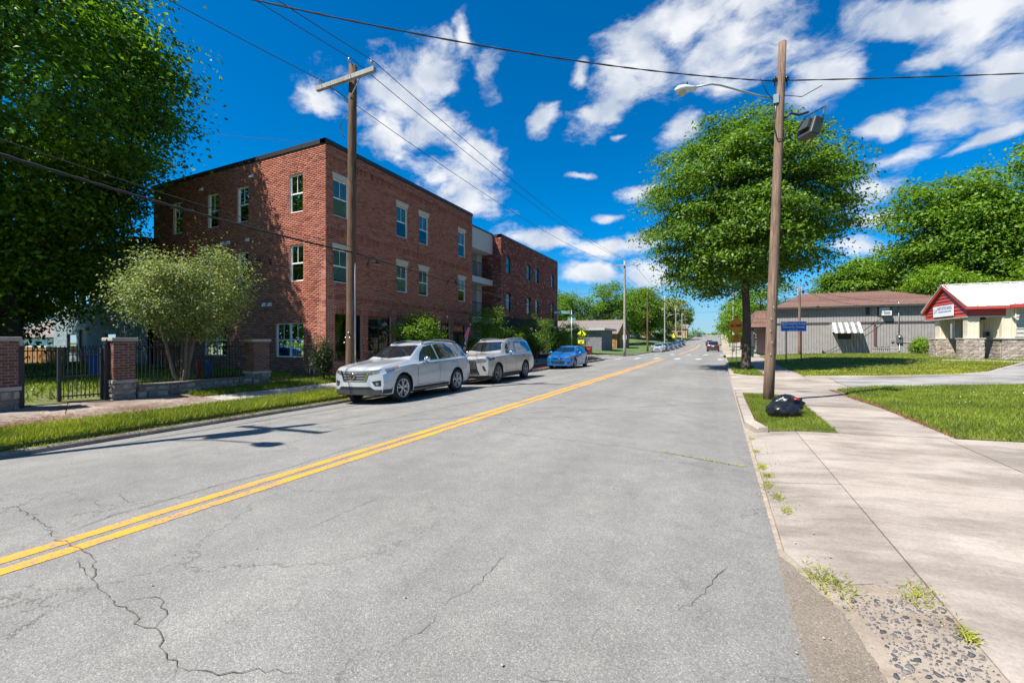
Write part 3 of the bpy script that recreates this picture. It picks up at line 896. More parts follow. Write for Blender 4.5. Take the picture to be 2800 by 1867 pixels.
struct(sheet("lawn_corner", [(-70, 54.7)] + [(x - .17, y) for x, y in arcB] + [(-10.27, 118), (-70, 118)], GREENG, 4.0, .02))
struct(sheet("hillside", rect(-120, -10.12, 118, 330), GREENG, 6.0, .02))
struct(sheet("roadside_right", rect(.62, 60, 58, 320), plain("dry_roadside", (0.30, 0.25, 0.17), .95, var=.3, scale=.6), 6.0, .0))
struct(sheet("yard_right", [(6.3, 46.5), (60, 46.5), (60, 58), (6.3, 58)], GREENG, 4.0, .0))


def inside(px, py, poly):
    c = np.zeros(len(px), bool); n = len(poly)
    for i in range(n):
        x1, y1 = poly[i]; x2, y2 = poly[(i + 1) % n]
        k = ((y1 > py) != (y2 > py)) & (px < (x2 - x1) * (py - y1) / ((y2 - y1) or 1e-9) + x1)
        c ^= k
    return c


def blades(name, label, poly, n, h, mat, seed, wid=.008, box=None, off=.012, lean=.45, clump=0.0, keep=None):
    g = np.random.default_rng(seed)
    xs_ = [p[0] for p in poly]; ys_ = [p[1] for p in poly]
    b = box or (min(xs_), max(xs_), min(ys_), max(ys_))
    m = int(n * 2.2) + 50
    X = g.uniform(b[0], b[1], m); Y = g.uniform(b[2], b[3], m)
    k = inside(X, Y, poly)
    if clump:
        f = np.sin(X * 2.1 + 1) * np.sin(Y * 1.7 + 2) + np.sin(X * 5.3 + Y * 3.1) * .6 + np.sin(Y * 7.7 - X * 4.2) * .4
        k &= (f + g.normal(0, .8, m)) > -clump
    if keep is not None: k &= keep(X, Y, g)
    X, Y = X[k][:n], Y[k][:n]; m = len(X)
    X = X + g.normal(0, .02, m); Y = Y + g.normal(0, .02, m)
    Z = hgt(X, Y) + off
    a = g.uniform(0, 2 * np.pi, m); hh = h * g.uniform(.45, 1.25, m); w_ = wid * g.uniform(.6, 1.4, m)
    la = g.uniform(0, 2 * np.pi, m); ll = hh * g.uniform(.1, 2 * lean, m)
    dx, dy = np.cos(a) * w_, np.sin(a) * w_
    V_ = np.empty((m, 3, 3)); V_[:, 0] = np.stack([X - dx, Y - dy, Z - .005], 1); V_[:, 1] = np.stack([X + dx, Y + dy, Z - .005], 1)
    V_[:, 2] = np.stack([X + np.cos(la) * ll, Y + np.sin(la) * ll, Z + hh], 1)
    o = link(name, np_mesh(name, V_.reshape(-1, 3), np.arange(m * 3).reshape(-1, 3), mat))
    return tag(o, label, "grass", None, "stuff")


dist_keep = lambda X, Y, g: g.random(len(X)) < np.clip(9.0 / np.hypot(X, Y), .0, 1) ** 1.2
blades("grass_strip_blades", "short green grass round the leaning utility pole", STRIP, 34000, .05, GRASS, 1, .004)
blades("lawn_blades", "bright green lawn in front of the side driveway", LAWN1, 170000, .07, GRASS, 2, .006, box=(3.3, 15, 9, 19.5), keep=dist_keep)
blades("island_blades", "grass in the narrow strip around the oak", ISLE, 16000, .07, GRASS, 3, .013, box=(.6, 1.85, 22, 46))
blades("far_lawn_blades", "mown lawn with yellowed edge before the grey building", LAWN2, 60000, .05, GRASS, 4, .020, box=(3.3, 22, 21.9, 46.5))
blades("dry_lawn_blades", "yellowed dry grass along the curved driveway kerb", LAWN2, 26000, .05, GRASSD, 5, .018, box=(3.4, 13, 21.9, 30),
       keep=lambda X, Y, g: g.random(len(X)) < np.clip(1.25 - (Y - 22 - np.clip(X - 8, 0, 9) * 1.1) / 4.2, 0, 1))
blades("verge_blades", "long bright grass on the verge beside the street", VERGE, 52000, .11, GRASS, 6, .009, keep=lambda X, Y, g: g.random(len(X)) < np.clip(1.3 - np.abs(Y - 4) * .06, .2, 1))
blades("kerb_blades", "grass creeping over the low street kerb", rect(-10.26, -10.13, -8, 12), 9000, .07, GRASS, 17, .008, off=-.09)
blades("lawn_edge_thatch", "brown thatch along the lawn edge beside the pavement", rect(3.27, 3.40, 9.0, 17.4), 3800, .03, NEEDLE, 18, .005, clump=.4)
blades("strip_edge_thatch", "brown thatch along the kerb edge of the grass strip", rect(.63, .70, 9.0, 14.6), 1600, .03, NEEDLE, 19, .005)
blades("lawn_dry_patches", "dry straw-coloured patches in the near lawn", LAWN1, 16000, .06, GRASSD, 20, .006, box=(3.3, 12, 9, 18), keep=lambda X, Y, g: (np.sin(X * 1.9 + 1) * np.sin(Y * 1.4) + np.sin(X * .8 - Y * 1.1) + g.normal(0, .5, len(X))) > .75)
blades("verge_dry_blades", "yellowish grass mixed into the street verge", VERGE, 42000, .12, GRASSD, 16, .009)
blades("bed_blades", "rough grass at the foot of the brick building", BEDL, 14000, .12, GRASS, 7, .011)
blades("yard_blades", "shaded grass behind the iron gate", YARD, 30000, .12, GRASS, 8, .022, box=(-34, -14.6, -2, 12.4))
# ================================================================== BUILDINGS
class Face:
    """a wall plane: u along it, v = height, d = out of it"""
    def __init__(s, ox, oy, ux, uy, nx, ny):
        s.o = (ox, oy); s.u = (ux, uy); s.n = (nx, ny)

    def P(s, u, v, d=0.0):
        return (s.o[0] + s.u[0] * u + s.n[0] * d, s.o[1] + s.u[1] * u + s.n[1] * d, v)

    def box(s, mb, u0, u1, v0, v1, d0, d1):
        v = [s.P(u0, v0, d0), s.P(u1, v0, d0), s.P(u1, v0, d1), s.P(u0, v0, d1), s.P(u0, v1, d0), s.P(u1, v1, d0), s.P(u1, v1, d1), s.P(u0, v1, d1)]
        f = [(0, 3, 2, 1), (4, 5, 6, 7), (0, 1, 5, 4), (1, 2, 6, 5), (2, 3, 7, 6), (3, 0, 4, 7)]
        if s.u[0] * s.n[1] - s.u[1] * s.n[0] < 0: f = [q[::-1] for q in f]
        mb.add(v, f); return mb

    def rot(s):
        """euler for text lying on the wall, readable from outside"""
        return (R(90), 0, math.atan2(s.n[1], s.n[0]) + R(90))


def brick_rects(u0, u1, v0, v1, opens, Ln=.254, C=.076, G=.013, bands=(), seed=1, running=True):
    r = random.Random(seed); out_ = []; v = v0; k = 0
    def cut(a, b, va, vb):
        iv = [(a, b)]
        for (oa, ob, ova, ovb) in opens:
            if min(vb, ovb) - max(va, ova) < .35 * (vb - va): continue
            nv = []
            for p, q in iv:
                if ob <= p or oa >= q: nv.append((p, q)); continue
                if oa > p: nv.append((p, oa))
                if ob < q: nv.append((ob, q))
            iv = nv
        return iv
    while v < v1 - .02:
        band = next((b for b in bands if b[0] - C / 2 <= v < b[1] - C / 2), None)
        hh = (band[1] - band[0]) if band else C
        hh = min(hh, v1 - v)
        step = C if band else Ln
        a = u0 - (0 if band or not running else (k % 2) * Ln / 2)
        while a < u1:
            b = a + step
            for p, q in cut(max(a, u0), min(b, u1), v, v + hh):
                if q - p > .03: out_.append((p + (G / 2 if p > u0 + .001 else 0), q - (G / 2 if q < u1 - .001 else 0), v + G / 2, v + hh - G / 2, 1 if band else 0))
            a = b
        v += hh; k += 1
    return out_


def field_mesh(name, items, mat, d0=-.02, d1=.007, seed=3):
    """items: (face, (ua, ub, va, vb, band)) -> one mesh of separate five-sided bricks"""
    g = random.Random(seed); V = []; n = len(items)
    for f, (a, b, va, vb, bd) in items:
        e = d1 + g.uniform(-.003, .003) + (.005 if bd else 0)
        for (u, v, d) in ((a, va, d0), (b, va, d0), (b, vb, d0), (a, vb, d0), (a, va, e), (b, va, e), (b, vb, e), (a, vb, e)): V.append(f.P(u, v, d))
    base = np.array([(4, 5, 6, 7), (0, 1, 5, 4), (1, 2, 6, 5), (2, 3, 7, 6), (3, 0, 4, 7)])
    F = (base[None] + (np.arange(n) * 8)[:, None, None]).reshape(-1, 4)
    return np_mesh(name, np.array(V), F, mat)


UNIT = {}


def single_bricks(items, mat, parent, name="brick"):
    if mat.name not in UNIT:
        UNIT[mat.name] = MB().add([(-.5, 0, -.5), (.5, 0, -.5), (.5, 0, .5), (-.5, 0, .5), (-.47, -1, -.44), (.47, -1, -.44), (.47, -1, .44), (-.47, -1, .44)],
                                  [(4, 5, 6, 7), (0, 1, 5, 4), (1, 2, 6, 5), (2, 3, 7, 6), (3, 0, 4, 7)]).mesh("brick", mat)
    for f, (a, b, va, vb, bd) in items:
        p = f.P((a + b) / 2, (va + vb) / 2, -.02)
        o = link(name, UNIT[mat.name], parent, p, (0, 0, math.atan2(f.n[1], f.n[0]) + R(90)))
        o.scale = (b - a, .027 + rnd.uniform(-.003, .003), vb - va)


def camdist(it):
    f, (a, b, va, vb, _) = it
    p = f.P((a + b) / 2, (va + vb) / 2)
    return math.sqrt(p[0] ** 2 + p[1] ** 2 + (p[2] - 1.66) ** 2)


def wall_with_holes(mb, f, u0, u1, v0, v1, opens, depth=.22):
    us = sorted({u0, u1} | {min(max(x, u0), u1) for o in opens for x in o[:2]}); vs_ = sorted({v0, v1} | {min(max(x, v0), v1) for o in opens for x in o[2:4]})
    for i in range(len(us) - 1):
        for j in range(len(vs_) - 1):
            cu, cv = (us[i] + us[i + 1]) / 2, (vs_[j] + vs_[j + 1]) / 2
            if any(o[0] < cu < o[1] and o[2] < cv < o[3] for o in opens): continue
            mb.add([f.P(us[i], vs_[j]), f.P(us[i + 1], vs_[j]), f.P(us[i + 1], vs_[j + 1]), f.P(us[i], vs_[j + 1])], [(0, 1, 2, 3)])
    for a, b, va, vb in [o[:4] for o in opens]:
        q = [(a, va), (b, va), (b, vb), (a, vb)]
        for i in range(4):
            (p1, p2), (r1, r2) = q[i], q[(i + 1) % 4]
            mb.add([f.P(p1, p2, .002), f.P(r1, r2, .002), f.P(r1, r2, -depth), f.P(p1, p2, -depth)], [(0, 1, 2, 3)])


def sash_window(parent, f, a, b, va, vb, mat=WHITE, blind=1.0, double=False, muntin=True, rec=.07, pane_mat=None, seed=0):
    mb = MB(); fw_ = .045
    f.box(mb, a, a + fw_, va, vb, -rec - .03, -rec + .02); f.box(mb, b - fw_, b, va, vb, -rec - .03, -rec + .02)
    f.box(mb, a + fw_, b - fw_, va, va + fw_, -rec - .03, -rec + .025); f.box(mb, a + fw_, b - fw_, vb - fw_, vb, -rec - .03, -rec + .02)
    vm = (va + vb) / 2
    f.box(mb, a + fw_, b - fw_, vm - .025, vm + .025, -rec - .02, -rec + .015)
    um = (a + b) / 2
    if double: f.box(mb, um - .05, um + .05, va + fw_, vb - fw_, -rec - .025, -rec + .018)
    o = mb.build("window", mat, parent)
    if muntin:
        mm = MB()
        for c in ([um] if not double else [(a + um) / 2, (b + um) / 2]):
            f.box(mm, c - .009, c + .009, vm + .025, vb - fw_, -rec - .012, -rec + .004)
        mm.build("glazing_bar", mat, o)
    pn = MB(); pn.add([f.P(a + fw_, va + fw_, -rec - .005), f.P(b - fw_, va + fw_, -rec - .005), f.P(b - fw_, vb - fw_, -rec - .005), f.P(a + fw_, vb - fw_, -rec - .005)], [(0, 1, 2, 3)])
    pn.build("pane", pane_mat or GLASS, o)
    if blind:
        sl_ = MB(); v = vb - .06; lo = vb - (vb - va) * blind + .05
        while v > lo:
            p = [f.P(a + .05, v, -rec - .05), f.P(b - .05, v, -rec - .05), f.P(b - .05, v - .036, -rec - .032), f.P(a + .05, v - .036, -rec - .032)]
            sl_.add(p, [(0, 1, 2, 3)]); v -= .043
        sl_.build("blind", BLIND, o)
    bk = MB(); f.box(bk, a - .3, b + .3, va - .1, vb + .1, -rec - .6, -rec - .55)
    bk.build("room_back", DARK, o)
    return o


def barn_lamp(parent, f, u, v, out_=.55, mat=None):
    mb = MB(); mat = mat or BLACK
    p = [f.P(u, v + .05, 0), f.P(u, v + .28, .10), f.P(u, v + .34, out_ * .55), f.P(u, v + .25, out_ * .9), f.P(u, v + .12, out_)]
    mb.tube(p, .016, 6)
    mb.lathe([(.03, .14), (.05, .10), (.10, .07), (.21, 0.0), (.20, -.005), (.09, .06)], f.P(u, v, out_), (0, 0, 1), 16)
    f.box(mb, u - .05, u + .05, v, v + .1, 0.005, .03)
    o = mb.build("wall_lamp", mat, parent)
    d = MB(); d.lathe([(.0, 0), (.19, 0)], f.P(u, v - .003, out_), (0, 0, 1), 16); d.build("lamp_underside", CREAM, o)
    return o


def vent_hood(parent, f, u, v):
    mb = MB(); w_ = .085
    a = [f.P(u - w_, v - w_, .014), f.P(u + w_, v - w_, .014), f.P(u + w_, v + w_, .014), f.P(u - w_, v + w_, .014)]
    b = [f.P(u - w_, v - w_, .13), f.P(u + w_, v - w_, .13), f.P(u + w_, v + w_ * .3, .10), f.P(u - w_, v + w_ * .3, .10)]
    mb.add(a + b, [(4, 5, 6, 7), (0, 1, 5, 4), (1, 2, 6, 5), (2, 3, 7, 6), (3, 0, 4, 7)])
    return mb.build("vent_hood", WHITE, parent)


def shop_window(parent, f, a, b, va, vb, div=(), trans=None, rec=.10, back=1.6):
    mb = MB(); w_ = .05
    for (p, q, r, s_) in ((a, a + w_, va, vb), (b - w_, b, va, vb), (a + w_, b - w_, va, va + w_), (a + w_, b - w_, vb - w_, vb)): f.box(mb, p, q, r, s_, -rec - .04, -rec + .03)
    for d in div: f.box(mb, d - .025, d + .025, va + w_, (trans or vb) - w_, -rec - .035, -rec + .02)
    if trans: f.box(mb, a + w_, b - w_, trans - .03, trans + .03, -rec - .035, -rec + .025)
    o = mb.build("shop_window", BLACK, parent)
    pn = MB(); pn.add([f.P(a + w_, va + w_, -rec), f.P(b - w_, va + w_, -rec), f.P(b - w_, vb - w_, -rec), f.P(a + w_, vb - w_, -rec)], [(0, 1, 2, 3)])
    pn.build("pane", GLASSD, o)
    bk = MB(); f.box(bk, a - .2, b + .2, va - .3, vb + .2, -rec - back - .05, -rec - back); f.box(bk, a - .2, b + .2, va - .32, va - .3, -rec - back, -rec - .1)
    bk.build("room_back", DARK, o)
    return o


# ------------------------------------------------------------------ the red brick corner building
B1 = thing("brick_apartment_building", "three-storey red brick corner building with white sash windows and ground-floor shops", "building", (0, 0, 0))
FS = Face(-14.3, 12.6, 0, 1, 1, 0)          # street side
FL = Face(-14.3, 12.6, -1, 0, 0, -1)        # lit side facing the yard
Z0 = .16; C = .076
sn = lambda v: Z0 + round((v - Z0) / C) * C
WS = []                                      # street windows (u0,u1,v0,v1)
for y0 in (12.97, 16.86, 18.62, 22.45):
    for va, vb in ((6.83, 8.40), (4.08, 5.50)): WS.append((y0 - 12.6, y0 - 12.6 + .80, sn(va), sn(vb)))
SHOP = [(.46, 1.94, sn(.88), sn(2.80)), (2.34, 3.84, sn(.88), sn(2.80)), (4.22, 7.62, sn(.16), sn(2.80)), (8.03, 8.92, sn(.16), sn(2.72)), (9.30, 10.70, sn(.16), sn(2.66))]
LINT = [(a - .05, b + .05, vb, vb + .228) for a, b, va, vb in WS]
HEAD = [(a - .0, b + .0, vb, vb + .228) for a, b, va, vb in SHOP]
SILL = [(a, b, va - .076, va) for a, b, va, vb in WS + SHOP[:2]]
itS = [(FS, q) for q in brick_rects(0, 11.5, Z0, 9.66, WS + SHOP + LINT + HEAD + SILL, bands=((sn(6.02), sn(6.02) + .304), (sn(3.36), sn(3.36) + .228), (sn(8.98), sn(8.98) + .304)), seed=2)]
for a, b, va, vb in HEAD + SILL:
    itS += [(FS, (p + .005, min(p + .076, b) - .005, va + .005, vb - .005, 1)) for p in np.arange(a, b - .03, .076)]
WL = [(16.44 - 14.3 - .82, 2.14, sn(7.05), sn(8.66)), (4.83, 5.61, sn(7.05), sn(8.66)), (7.05, 7.84, sn(7.05), sn(8.66)), (1.30, 2.11, sn(4.2), sn(5.74)), (4.83, 5.61, sn(4.2), sn(5.74)), (7.05, 7.84, sn(4.2), sn(5.74)),
      (10.0, 10.8, sn(7.05), sn(8.66)), (10.0, 10.8, sn(4.2), sn(5.74)), (1.28, 3.0, sn(.98), sn(2.46)), (6.4, 8.1, sn(.98), sn(2.46))]
SILL2 = [(a, b, va - .076, va) for a, b, va, vb in WL]
itL = [(FL, q) for q in brick_rects(-.012, 12.6, Z0, 9.66, WL + SILL2, seed=5)]
for a, b, va, vb in SILL2:
    itL += [(FL, (p + .005, min(p + .076, b) - .005, va + .005, vb - .005, 1)) for p in np.arange(a, b - .03, .076)]
allb = sorted(itS + itL, key=camdist)
single_bricks(allb[:290], BRICK, B1)
tag(link("brick_field", field_mesh("brick_field", allb[290:], BRICK), B1), kind="stuff")
wm = MB()
wall_with_holes(wm, FS, 0, 11.5, -.1, 9.7, WS + SHOP); wall_with_holes(wm, FL, 0, 12.6, -.1, 9.7, WL)
wm.build("wall", MORTAR, B1)
sh_ = MB(); sh_.box(-26.8, -14.9, 14.2, 24.0, 0, 9.5); sh_.add([(-26.9, 12.6, 9.5), (-14.3, 12.6, 9.5), (-14.3, 24.1, 9.5), (-26.9, 24.1, 9.5)], [(0, 1, 2, 3)])
sh_.add([(-14.3, 24.1, 0), (-26.9, 24.1, 0), (-26.9, 24.1, 9.7), (-14.3, 24.1, 9.7)], [(0, 1, 2, 3)]); sh_.add([(-26.9, 12.6, 0), (-26.9, 24.1, 0), (-26.9, 24.1, 9.7), (-26.9, 12.6, 9.7)], [(0, 1, 2, 3)])
sh_.build("light_block_core", DARK, B1)  # unseen dark core, roof and rear walls added to block light
cp = MB(); FS.box(cp, -.05, 11.53, 9.66, 9.84, -.28, .05); FL.box(cp, -.045, 12.6, 9.662, 9.842, -.28, .05); cp.build("parapet_cap", BLACK, B1)
for i, (a, b, va, vb) in enumerate(WS):
    sash_window(B1, FS, a, b, va, vb, blind=(1.0, .95, .55, 1.0, .5, .9, .5, .5)[i], seed=i)
for a, b, va, vb in LINT:
    m_ = MB(); FS.box(m_, a, b, va + .004, vb - .05, -.02, .03); FS.box(m_, a - .03, b + .03, vb - .05, vb - .004, -.02, .055); m_.build("lintel", CREAM, B1)
for i, (a, b, va, vb) in enumerate(WL):
    sash_window(B1, FL, a, b, va, vb, blind=(1.0, .9, .4, 1.0, .45, .5, .5, .5, 0, 0)[i], double=(i >= 8), seed=20 + i)
shop_window(B1, FS, *SHOP[0], div=(1.52,))
shop_window(B1, FS, *SHOP[1], div=(3.1,), trans=2.35)
shop_window(B1, FS, *SHOP[2], div=(5.2, 6.2, 7.0), trans=2.30)
o_ = shop_window(B1, FS, *SHOP[3], trans=2.25)
text("24", .26, WHITES, o_, FS.P(8.42, 2.45, -.085), FS.rot())
d_ = MB(); FS.box(d_, 8.15, 8.45, 1.25, 1.75, -.10, -.092); d_.build("notice", WHITES, o_)
o_ = shop_window(B1, FS, *SHOP[4], div=(10.0,), trans=2.22)
d_ = MB(); FS.box(d_, 9.42, 9.92, .3, 2.12, -.16, -.13); FS.box(d_, 10.08, 10.58, .3, 2.12, -.16, -.13); d_.build("door_leaf", WOODG, o_)
sg = MB(); FS.box(sg, 4.3, 5.15, 2.33, 2.74, -.096, -.09)
s_ = sg.build("shop_sign", BLACK, B1); text("Suite 7", .20, WHITES, s_, FS.P(4.73, 2.53, -.085), FS.rot(), shear=.35)
sp_ = MB(); FS.box(sp_, 3.1, 3.35, 2.42, 2.72, -.15, -.14); sp_.build("coloured_poster", plain("poster_teal", (.05, .35, .33), .5, var=.5, scale=12), B1)
for (u, v) in ((2.3, 5.08), (8.7, 4.98)): barn_lamp(B1, FS, u, v)
barn_lamp(B1, FL, 3.32, 5.02)
gl = MB(); gl.lathe([(.0, .0), (.07, .02), (.09, .08), (.06, .14), (0, .16)], FS.P(8.5, 3.08, .012), (1, 0, 0), 12); gl.build("globe_lamp", CREAM, B1)
for (x, z) in ((18.86, 9.05), (22.6, 9.02), (19.13, 6.23), (20.95, 6.24), (20.53, 6.24), (22.35, 6.18), (18.0, 3.27), (17.63, 3.27)): vent_hood(B1, FL, x - 14.3, z)
for u in (.55, .80):
    t_ = MB(); t_.tube([FL.P(u, .55, 0), FL.P(u, .57, .07), FL.P(u, .5, .1), FL.P(u, .32, .1)], .022, 6); t_.build("vent_pipe", WHITE, B1)

# ------------------------------------------------------------------ stuccoed link with balconies
LK = thing("balcony_link_block", "recessed pale stucco stair block with black railed balconies between the brick buildings", "building")
FB = Face(-15.0, 24.1, 0, 1, 1, 0)
m_ = MB()
FB.box(m_, 0, 4.1, 8.02, 9.42, -.25, 0); m_.build("fascia_panel", STUCCO, LK)
m_ = MB(); FB.box(m_, 0, 4.1, 8.0, 8.06, -3.0, -.25); m_.build("ceiling", STUCCO, LK)
m_ = MB(); FB.box(m_, 0, 4.1, 9.42, 9.52, -.3, .04); m_.build("roof_edge", BLACK, LK)
for z in (5.72, 2.95):
    m_ = MB(); FB.box(m_, 0, 4.1, z, z + .4, -2.2, .0); m_.build("balcony_slab", STUCCO, LK)
for z0, z1 in ((6.12, 8.02), (3.35, 5.72), (.16, 2.95)):
    m_ = MB(); FB.box(m_, 0, 4.1, z0, z1, -2.3, -2.2); FB.box(m_, 3.4, 4.1, z0, z1, -2.2, -.9); m_.build("back_wall", STUCCO, LK)
    m_ = MB(); FB.box(m_, .9, 2.0, z0, z0 + 2.0 if z1 - z0 > 2.1 else z1 - .05, -2.2, -2.17); m_.build("door", BLACK, LK)
for z in (6.12, 3.35):
    m_ = MB(); FB.box(m_, .02, 4.08, z + .98, z + 1.03, -.09, -.05); FB.box(m_, .02, 4.08, z + .08, z + .11, -.09, -.05); m_.build("handrail", BLACK, LK)
    for k in range(34):
        m_ = MB(); u = .08 + k * .118; FB.box(m_, u, u + .016, z + .11, z + .98, -.078, -.062); m_.build("baluster", BLACK, LK)
for z in (8.0, 5.70):
    m_ = MB(); m_.lathe([(0, 0), (.07, 0), (.07, .02)], FB.P(1.2, z - .022, -.7), (0, 0, 1), 12)
    lm, lt, lb = new_mat("lamp_glow%d" % int(z)); lb.inputs["Emission Color"].default_value = (1, .9, .7, 1); lb.inputs["Emission Strength"].default_value = 6
    m_.build("ceiling_lamp", lm, LK)
m_ = MB(); FB.box(m_, -.2, 4.3, .1, 9.4, -9, -2.35); m_.build("rear_block", STUCCO, LK)

# ------------------------------------------------------------------ the far brick building with arched windows
B2 = thing("arched_window_building", "far three-storey red brick building with small arched windows over a charcoal brick base", "building")
FS2 = Face(-14.3, 28.2, 0, 1, 1, 0); FL2 = Face(-14.3, 28.2, -1, 0, 0, -1)
W2 = []
for y0 in (29.02, 32.86, 34.72, 38.6):
    for va, vb in ((6.74, 8.10), (3.92, 5.30)): W2.append((y0 - 28.2, y0 - 28.2 + .86, sn(va), sn(vb)))
D2 = [(.9, 2.2, sn(.16), sn(2.6)), (3.4, 6.2, sn(.5), sn(2.6)), (7.6, 10.8, sn(.5), sn(2.6))]
zb_ = sn(3.5)
up_ = [(FS2, q) for q in brick_rects(0, 12.0, zb_, 9.30, W2, seed=9)] + [(FL2, q) for q in brick_rects(-.012, 2.2, zb_, 9.30, [], seed=10)]
lo_ = [(FS2, q) for q in brick_rects(0, 12.0, Z0, zb_, D2, seed=11)] + [(FL2, q) for q in brick_rects(-.012, 2.2, Z0, zb_, [], seed=12)]
up_.sort(key=camdist); lo_.sort(key=camdist)
single_bricks(up_[:150], BRICK2, B2); single_bricks(lo_[:100], BRICKD, B2)
tag(link("brick_field", field_mesh("brick_field", up_[150:], BRICK2), B2), kind="stuff")
tag(link("base_brick_field", field_mesh("base_brick_field", lo_[100:], BRICKD), B2), kind="stuff")
wm = MB(); wall_with_holes(wm, FS2, 0, 12, zb_, 9.35, W2); wall_with_holes(wm, FL2, 0, 2.2, zb_, 9.35, [])
wm.build("wall", plain("dark_mortar", (.25, .16, .13), .95), B2)
wm = MB(); wall_with_holes(wm, FS2, 0, 12, -.1, zb_, D2); wall_with_holes(wm, FL2, 0, 2.2, -.1, zb_, []); wm.build("base_wall", plain("black_mortar", (.03, .03, .036), .95), B2)
c_ = MB(); c_.box(-26, -15.0, 29.2, 40.1, 0, 9.1); c_.add([(-26, 28.2, 9.1), (-14.3, 28.2, 9.1), (-14.3, 40.2, 9.1), (-26, 40.2, 9.1)], [(0, 1, 2, 3)])
c_.add([(-14.3, 40.2, 0), (-26, 40.2, 0), (-26, 40.2, 9.3), (-14.3, 40.2, 9.3)], [(0, 1, 2, 3)]); c_.build("light_block_core", DARK, B2)  # unseen core, roof and end wall added to keep light out
c_ = MB(); FS2.box(c_, -.05, 12.05, 9.30, 9.46, -.28, .05); FL2.box(c_, -.045, 2.2, 9.302, 9.462, -.28, .05); c_.build("parapet_cap", BLACK, B2)
for i, (a, b, va, vb) in enumerate(W2):
    o_ = sash_window(B2, FS2, a, b, va, vb, mat=BLACK, blind=.5, muntin=False, rec=.09)
    sp = MB(); r_ = (b - a) / 2; um = (a + b) / 2
    for s in (-1, 1):
        pts = [(um + s * r_, vb), (um + s * r_, vb - r_ * .75)] + [(um + s * r_ * math.cos(t), vb - r_ * .75 + r_ * .73 * math.sin(t)) for t in np.linspace(.15, math.pi / 2, 7)] + [(um, vb)]
        if s < 0: pts = pts[::-1]
        sp.slab([FS2.P(u, v, .01) for u, v in pts], .09, (1, 0, 0))
    sp.build("arch_spandrel", BRICK2, B2)
shop_window(B2, FS2, *D2[0], div=(1.55,), trans=2.1); shop_window(B2, FS2, *D2[1], div=(4.3, 5.2)); shop_window(B2, FS2, *D2[2], div=(8.7, 9.7))
for u in (3.2, 9.6): barn_lamp(B2, FS2, u, 4.78)
m_ = MB(); FS2.box(m_, 11.1, 11.75, 2.35, 3.05, .02, .05); m_.build("wall_notice", WHITES, B2)
m_ = MB(); FS2.box(m_, 11.97, 12.06, .2, 9.3, .0, .09); m_.build("downpipe", STEEL, B2)

# ------------------------------------------------------------------ the painted brick house at the back of the yard
PB = thing("painted_brick_house", "two-storey pale blue-grey painted brick house with black windows behind the big tree", "house")
FP = Face(-26.9, 12.3, -1, 0, 0, -1)
WP = [(6.2, 7.1, 3.85, 5.5), (7.5, 8.4, 3.85, 5.5), (7.8, 9.0, .95, 2.1), (2.0, 2.9, 3.85, 5.5), (3.2, 4.4, .95, 2.1)]
DP = (6.55, 7.4, .3, 2.35)
itP = [(FP, q) for q in brick_rects(0, 10.75, .3, 6.85, WP + [DP], seed=14)]
itP.sort(key=camdist)
single_bricks(itP[:120], BRICKW, PB)
tag(link("brick_field", field_mesh("brick_field", itP[120:], BRICKW), PB), kind="stuff")
wm = MB(); wall_with_holes(wm, FP, 0, 10.75, .2, 6.9, WP + [DP]); wm.add([(-37.65, 12.3, .2), (-37.65, 12.3, 6.9), (-37.65, 22, 6.9), (-37.65, 22, .2)], [(0, 1, 2, 3)])
wm.build("wall", plain("painted_mortar", (.28, .34, .36), .9), PB)
m_ = MB(); m_.box(-37.4, -27, 13, 22, .2, 6.8); m_.build("light_block_core", DARK, PB)  # unseen dark box added inside the house to stop light
m_ = MB(); m_.box(-37.9, -26.7, 12.0, 22, 6.85, 7.05); m_.build("roof", BLACK, PB)
for a, b, va, vb in WP: sash_window(PB, FP, a, b, va, vb, mat=BLACK, blind=.4, muntin=False)
m_ = MB(); FP.box(m_, DP[0], DP[1], DP[2], DP[3], -.12, -.06); m_.build("door", BLACK, PB)
barn_lamp(PB, FP, 6.0, 4.85)

# ------------------------------------------------------------------ shingled roofs
def roof_plane(parent, a, b, c, d, mat, name="roof", course=.30, thick=.05, nmin=8):
    """sloping plane a,b (eave) to d,c (ridge) laid in shingle courses, each course a lip of real depth"""
    a, b, c, d = map(Vector, (a, b, c, d)); n = max(nmin, int((d - a).length / course))
    up = (b - a).cross(d - a).normalized()
    if up.z < 0: up = -up
    mb = MB()
    for i in range(n):
        t0, t1 = i / n, (i + 1) / n + .15 / n
        p = [a.lerp(d, t0) + up * (thick * .55), b.lerp(c, t0) + up * (thick * .55), b.lerp(c, min(t1, 1)) + up * .005, a.lerp(d, min(t1, 1)) + up * .005]
        q0, q1 = a.lerp(d, t0), b.lerp(c, t0)
        mb.add(p + [q0, q1], [(0, 1, 2, 3), (0, 4, 5, 1)])
    mb.add([a - up * .02, b - up * .02, c - up * .02, d - up * .02], [(0, 3, 2, 1)])
    return mb.build(name, mat, parent)


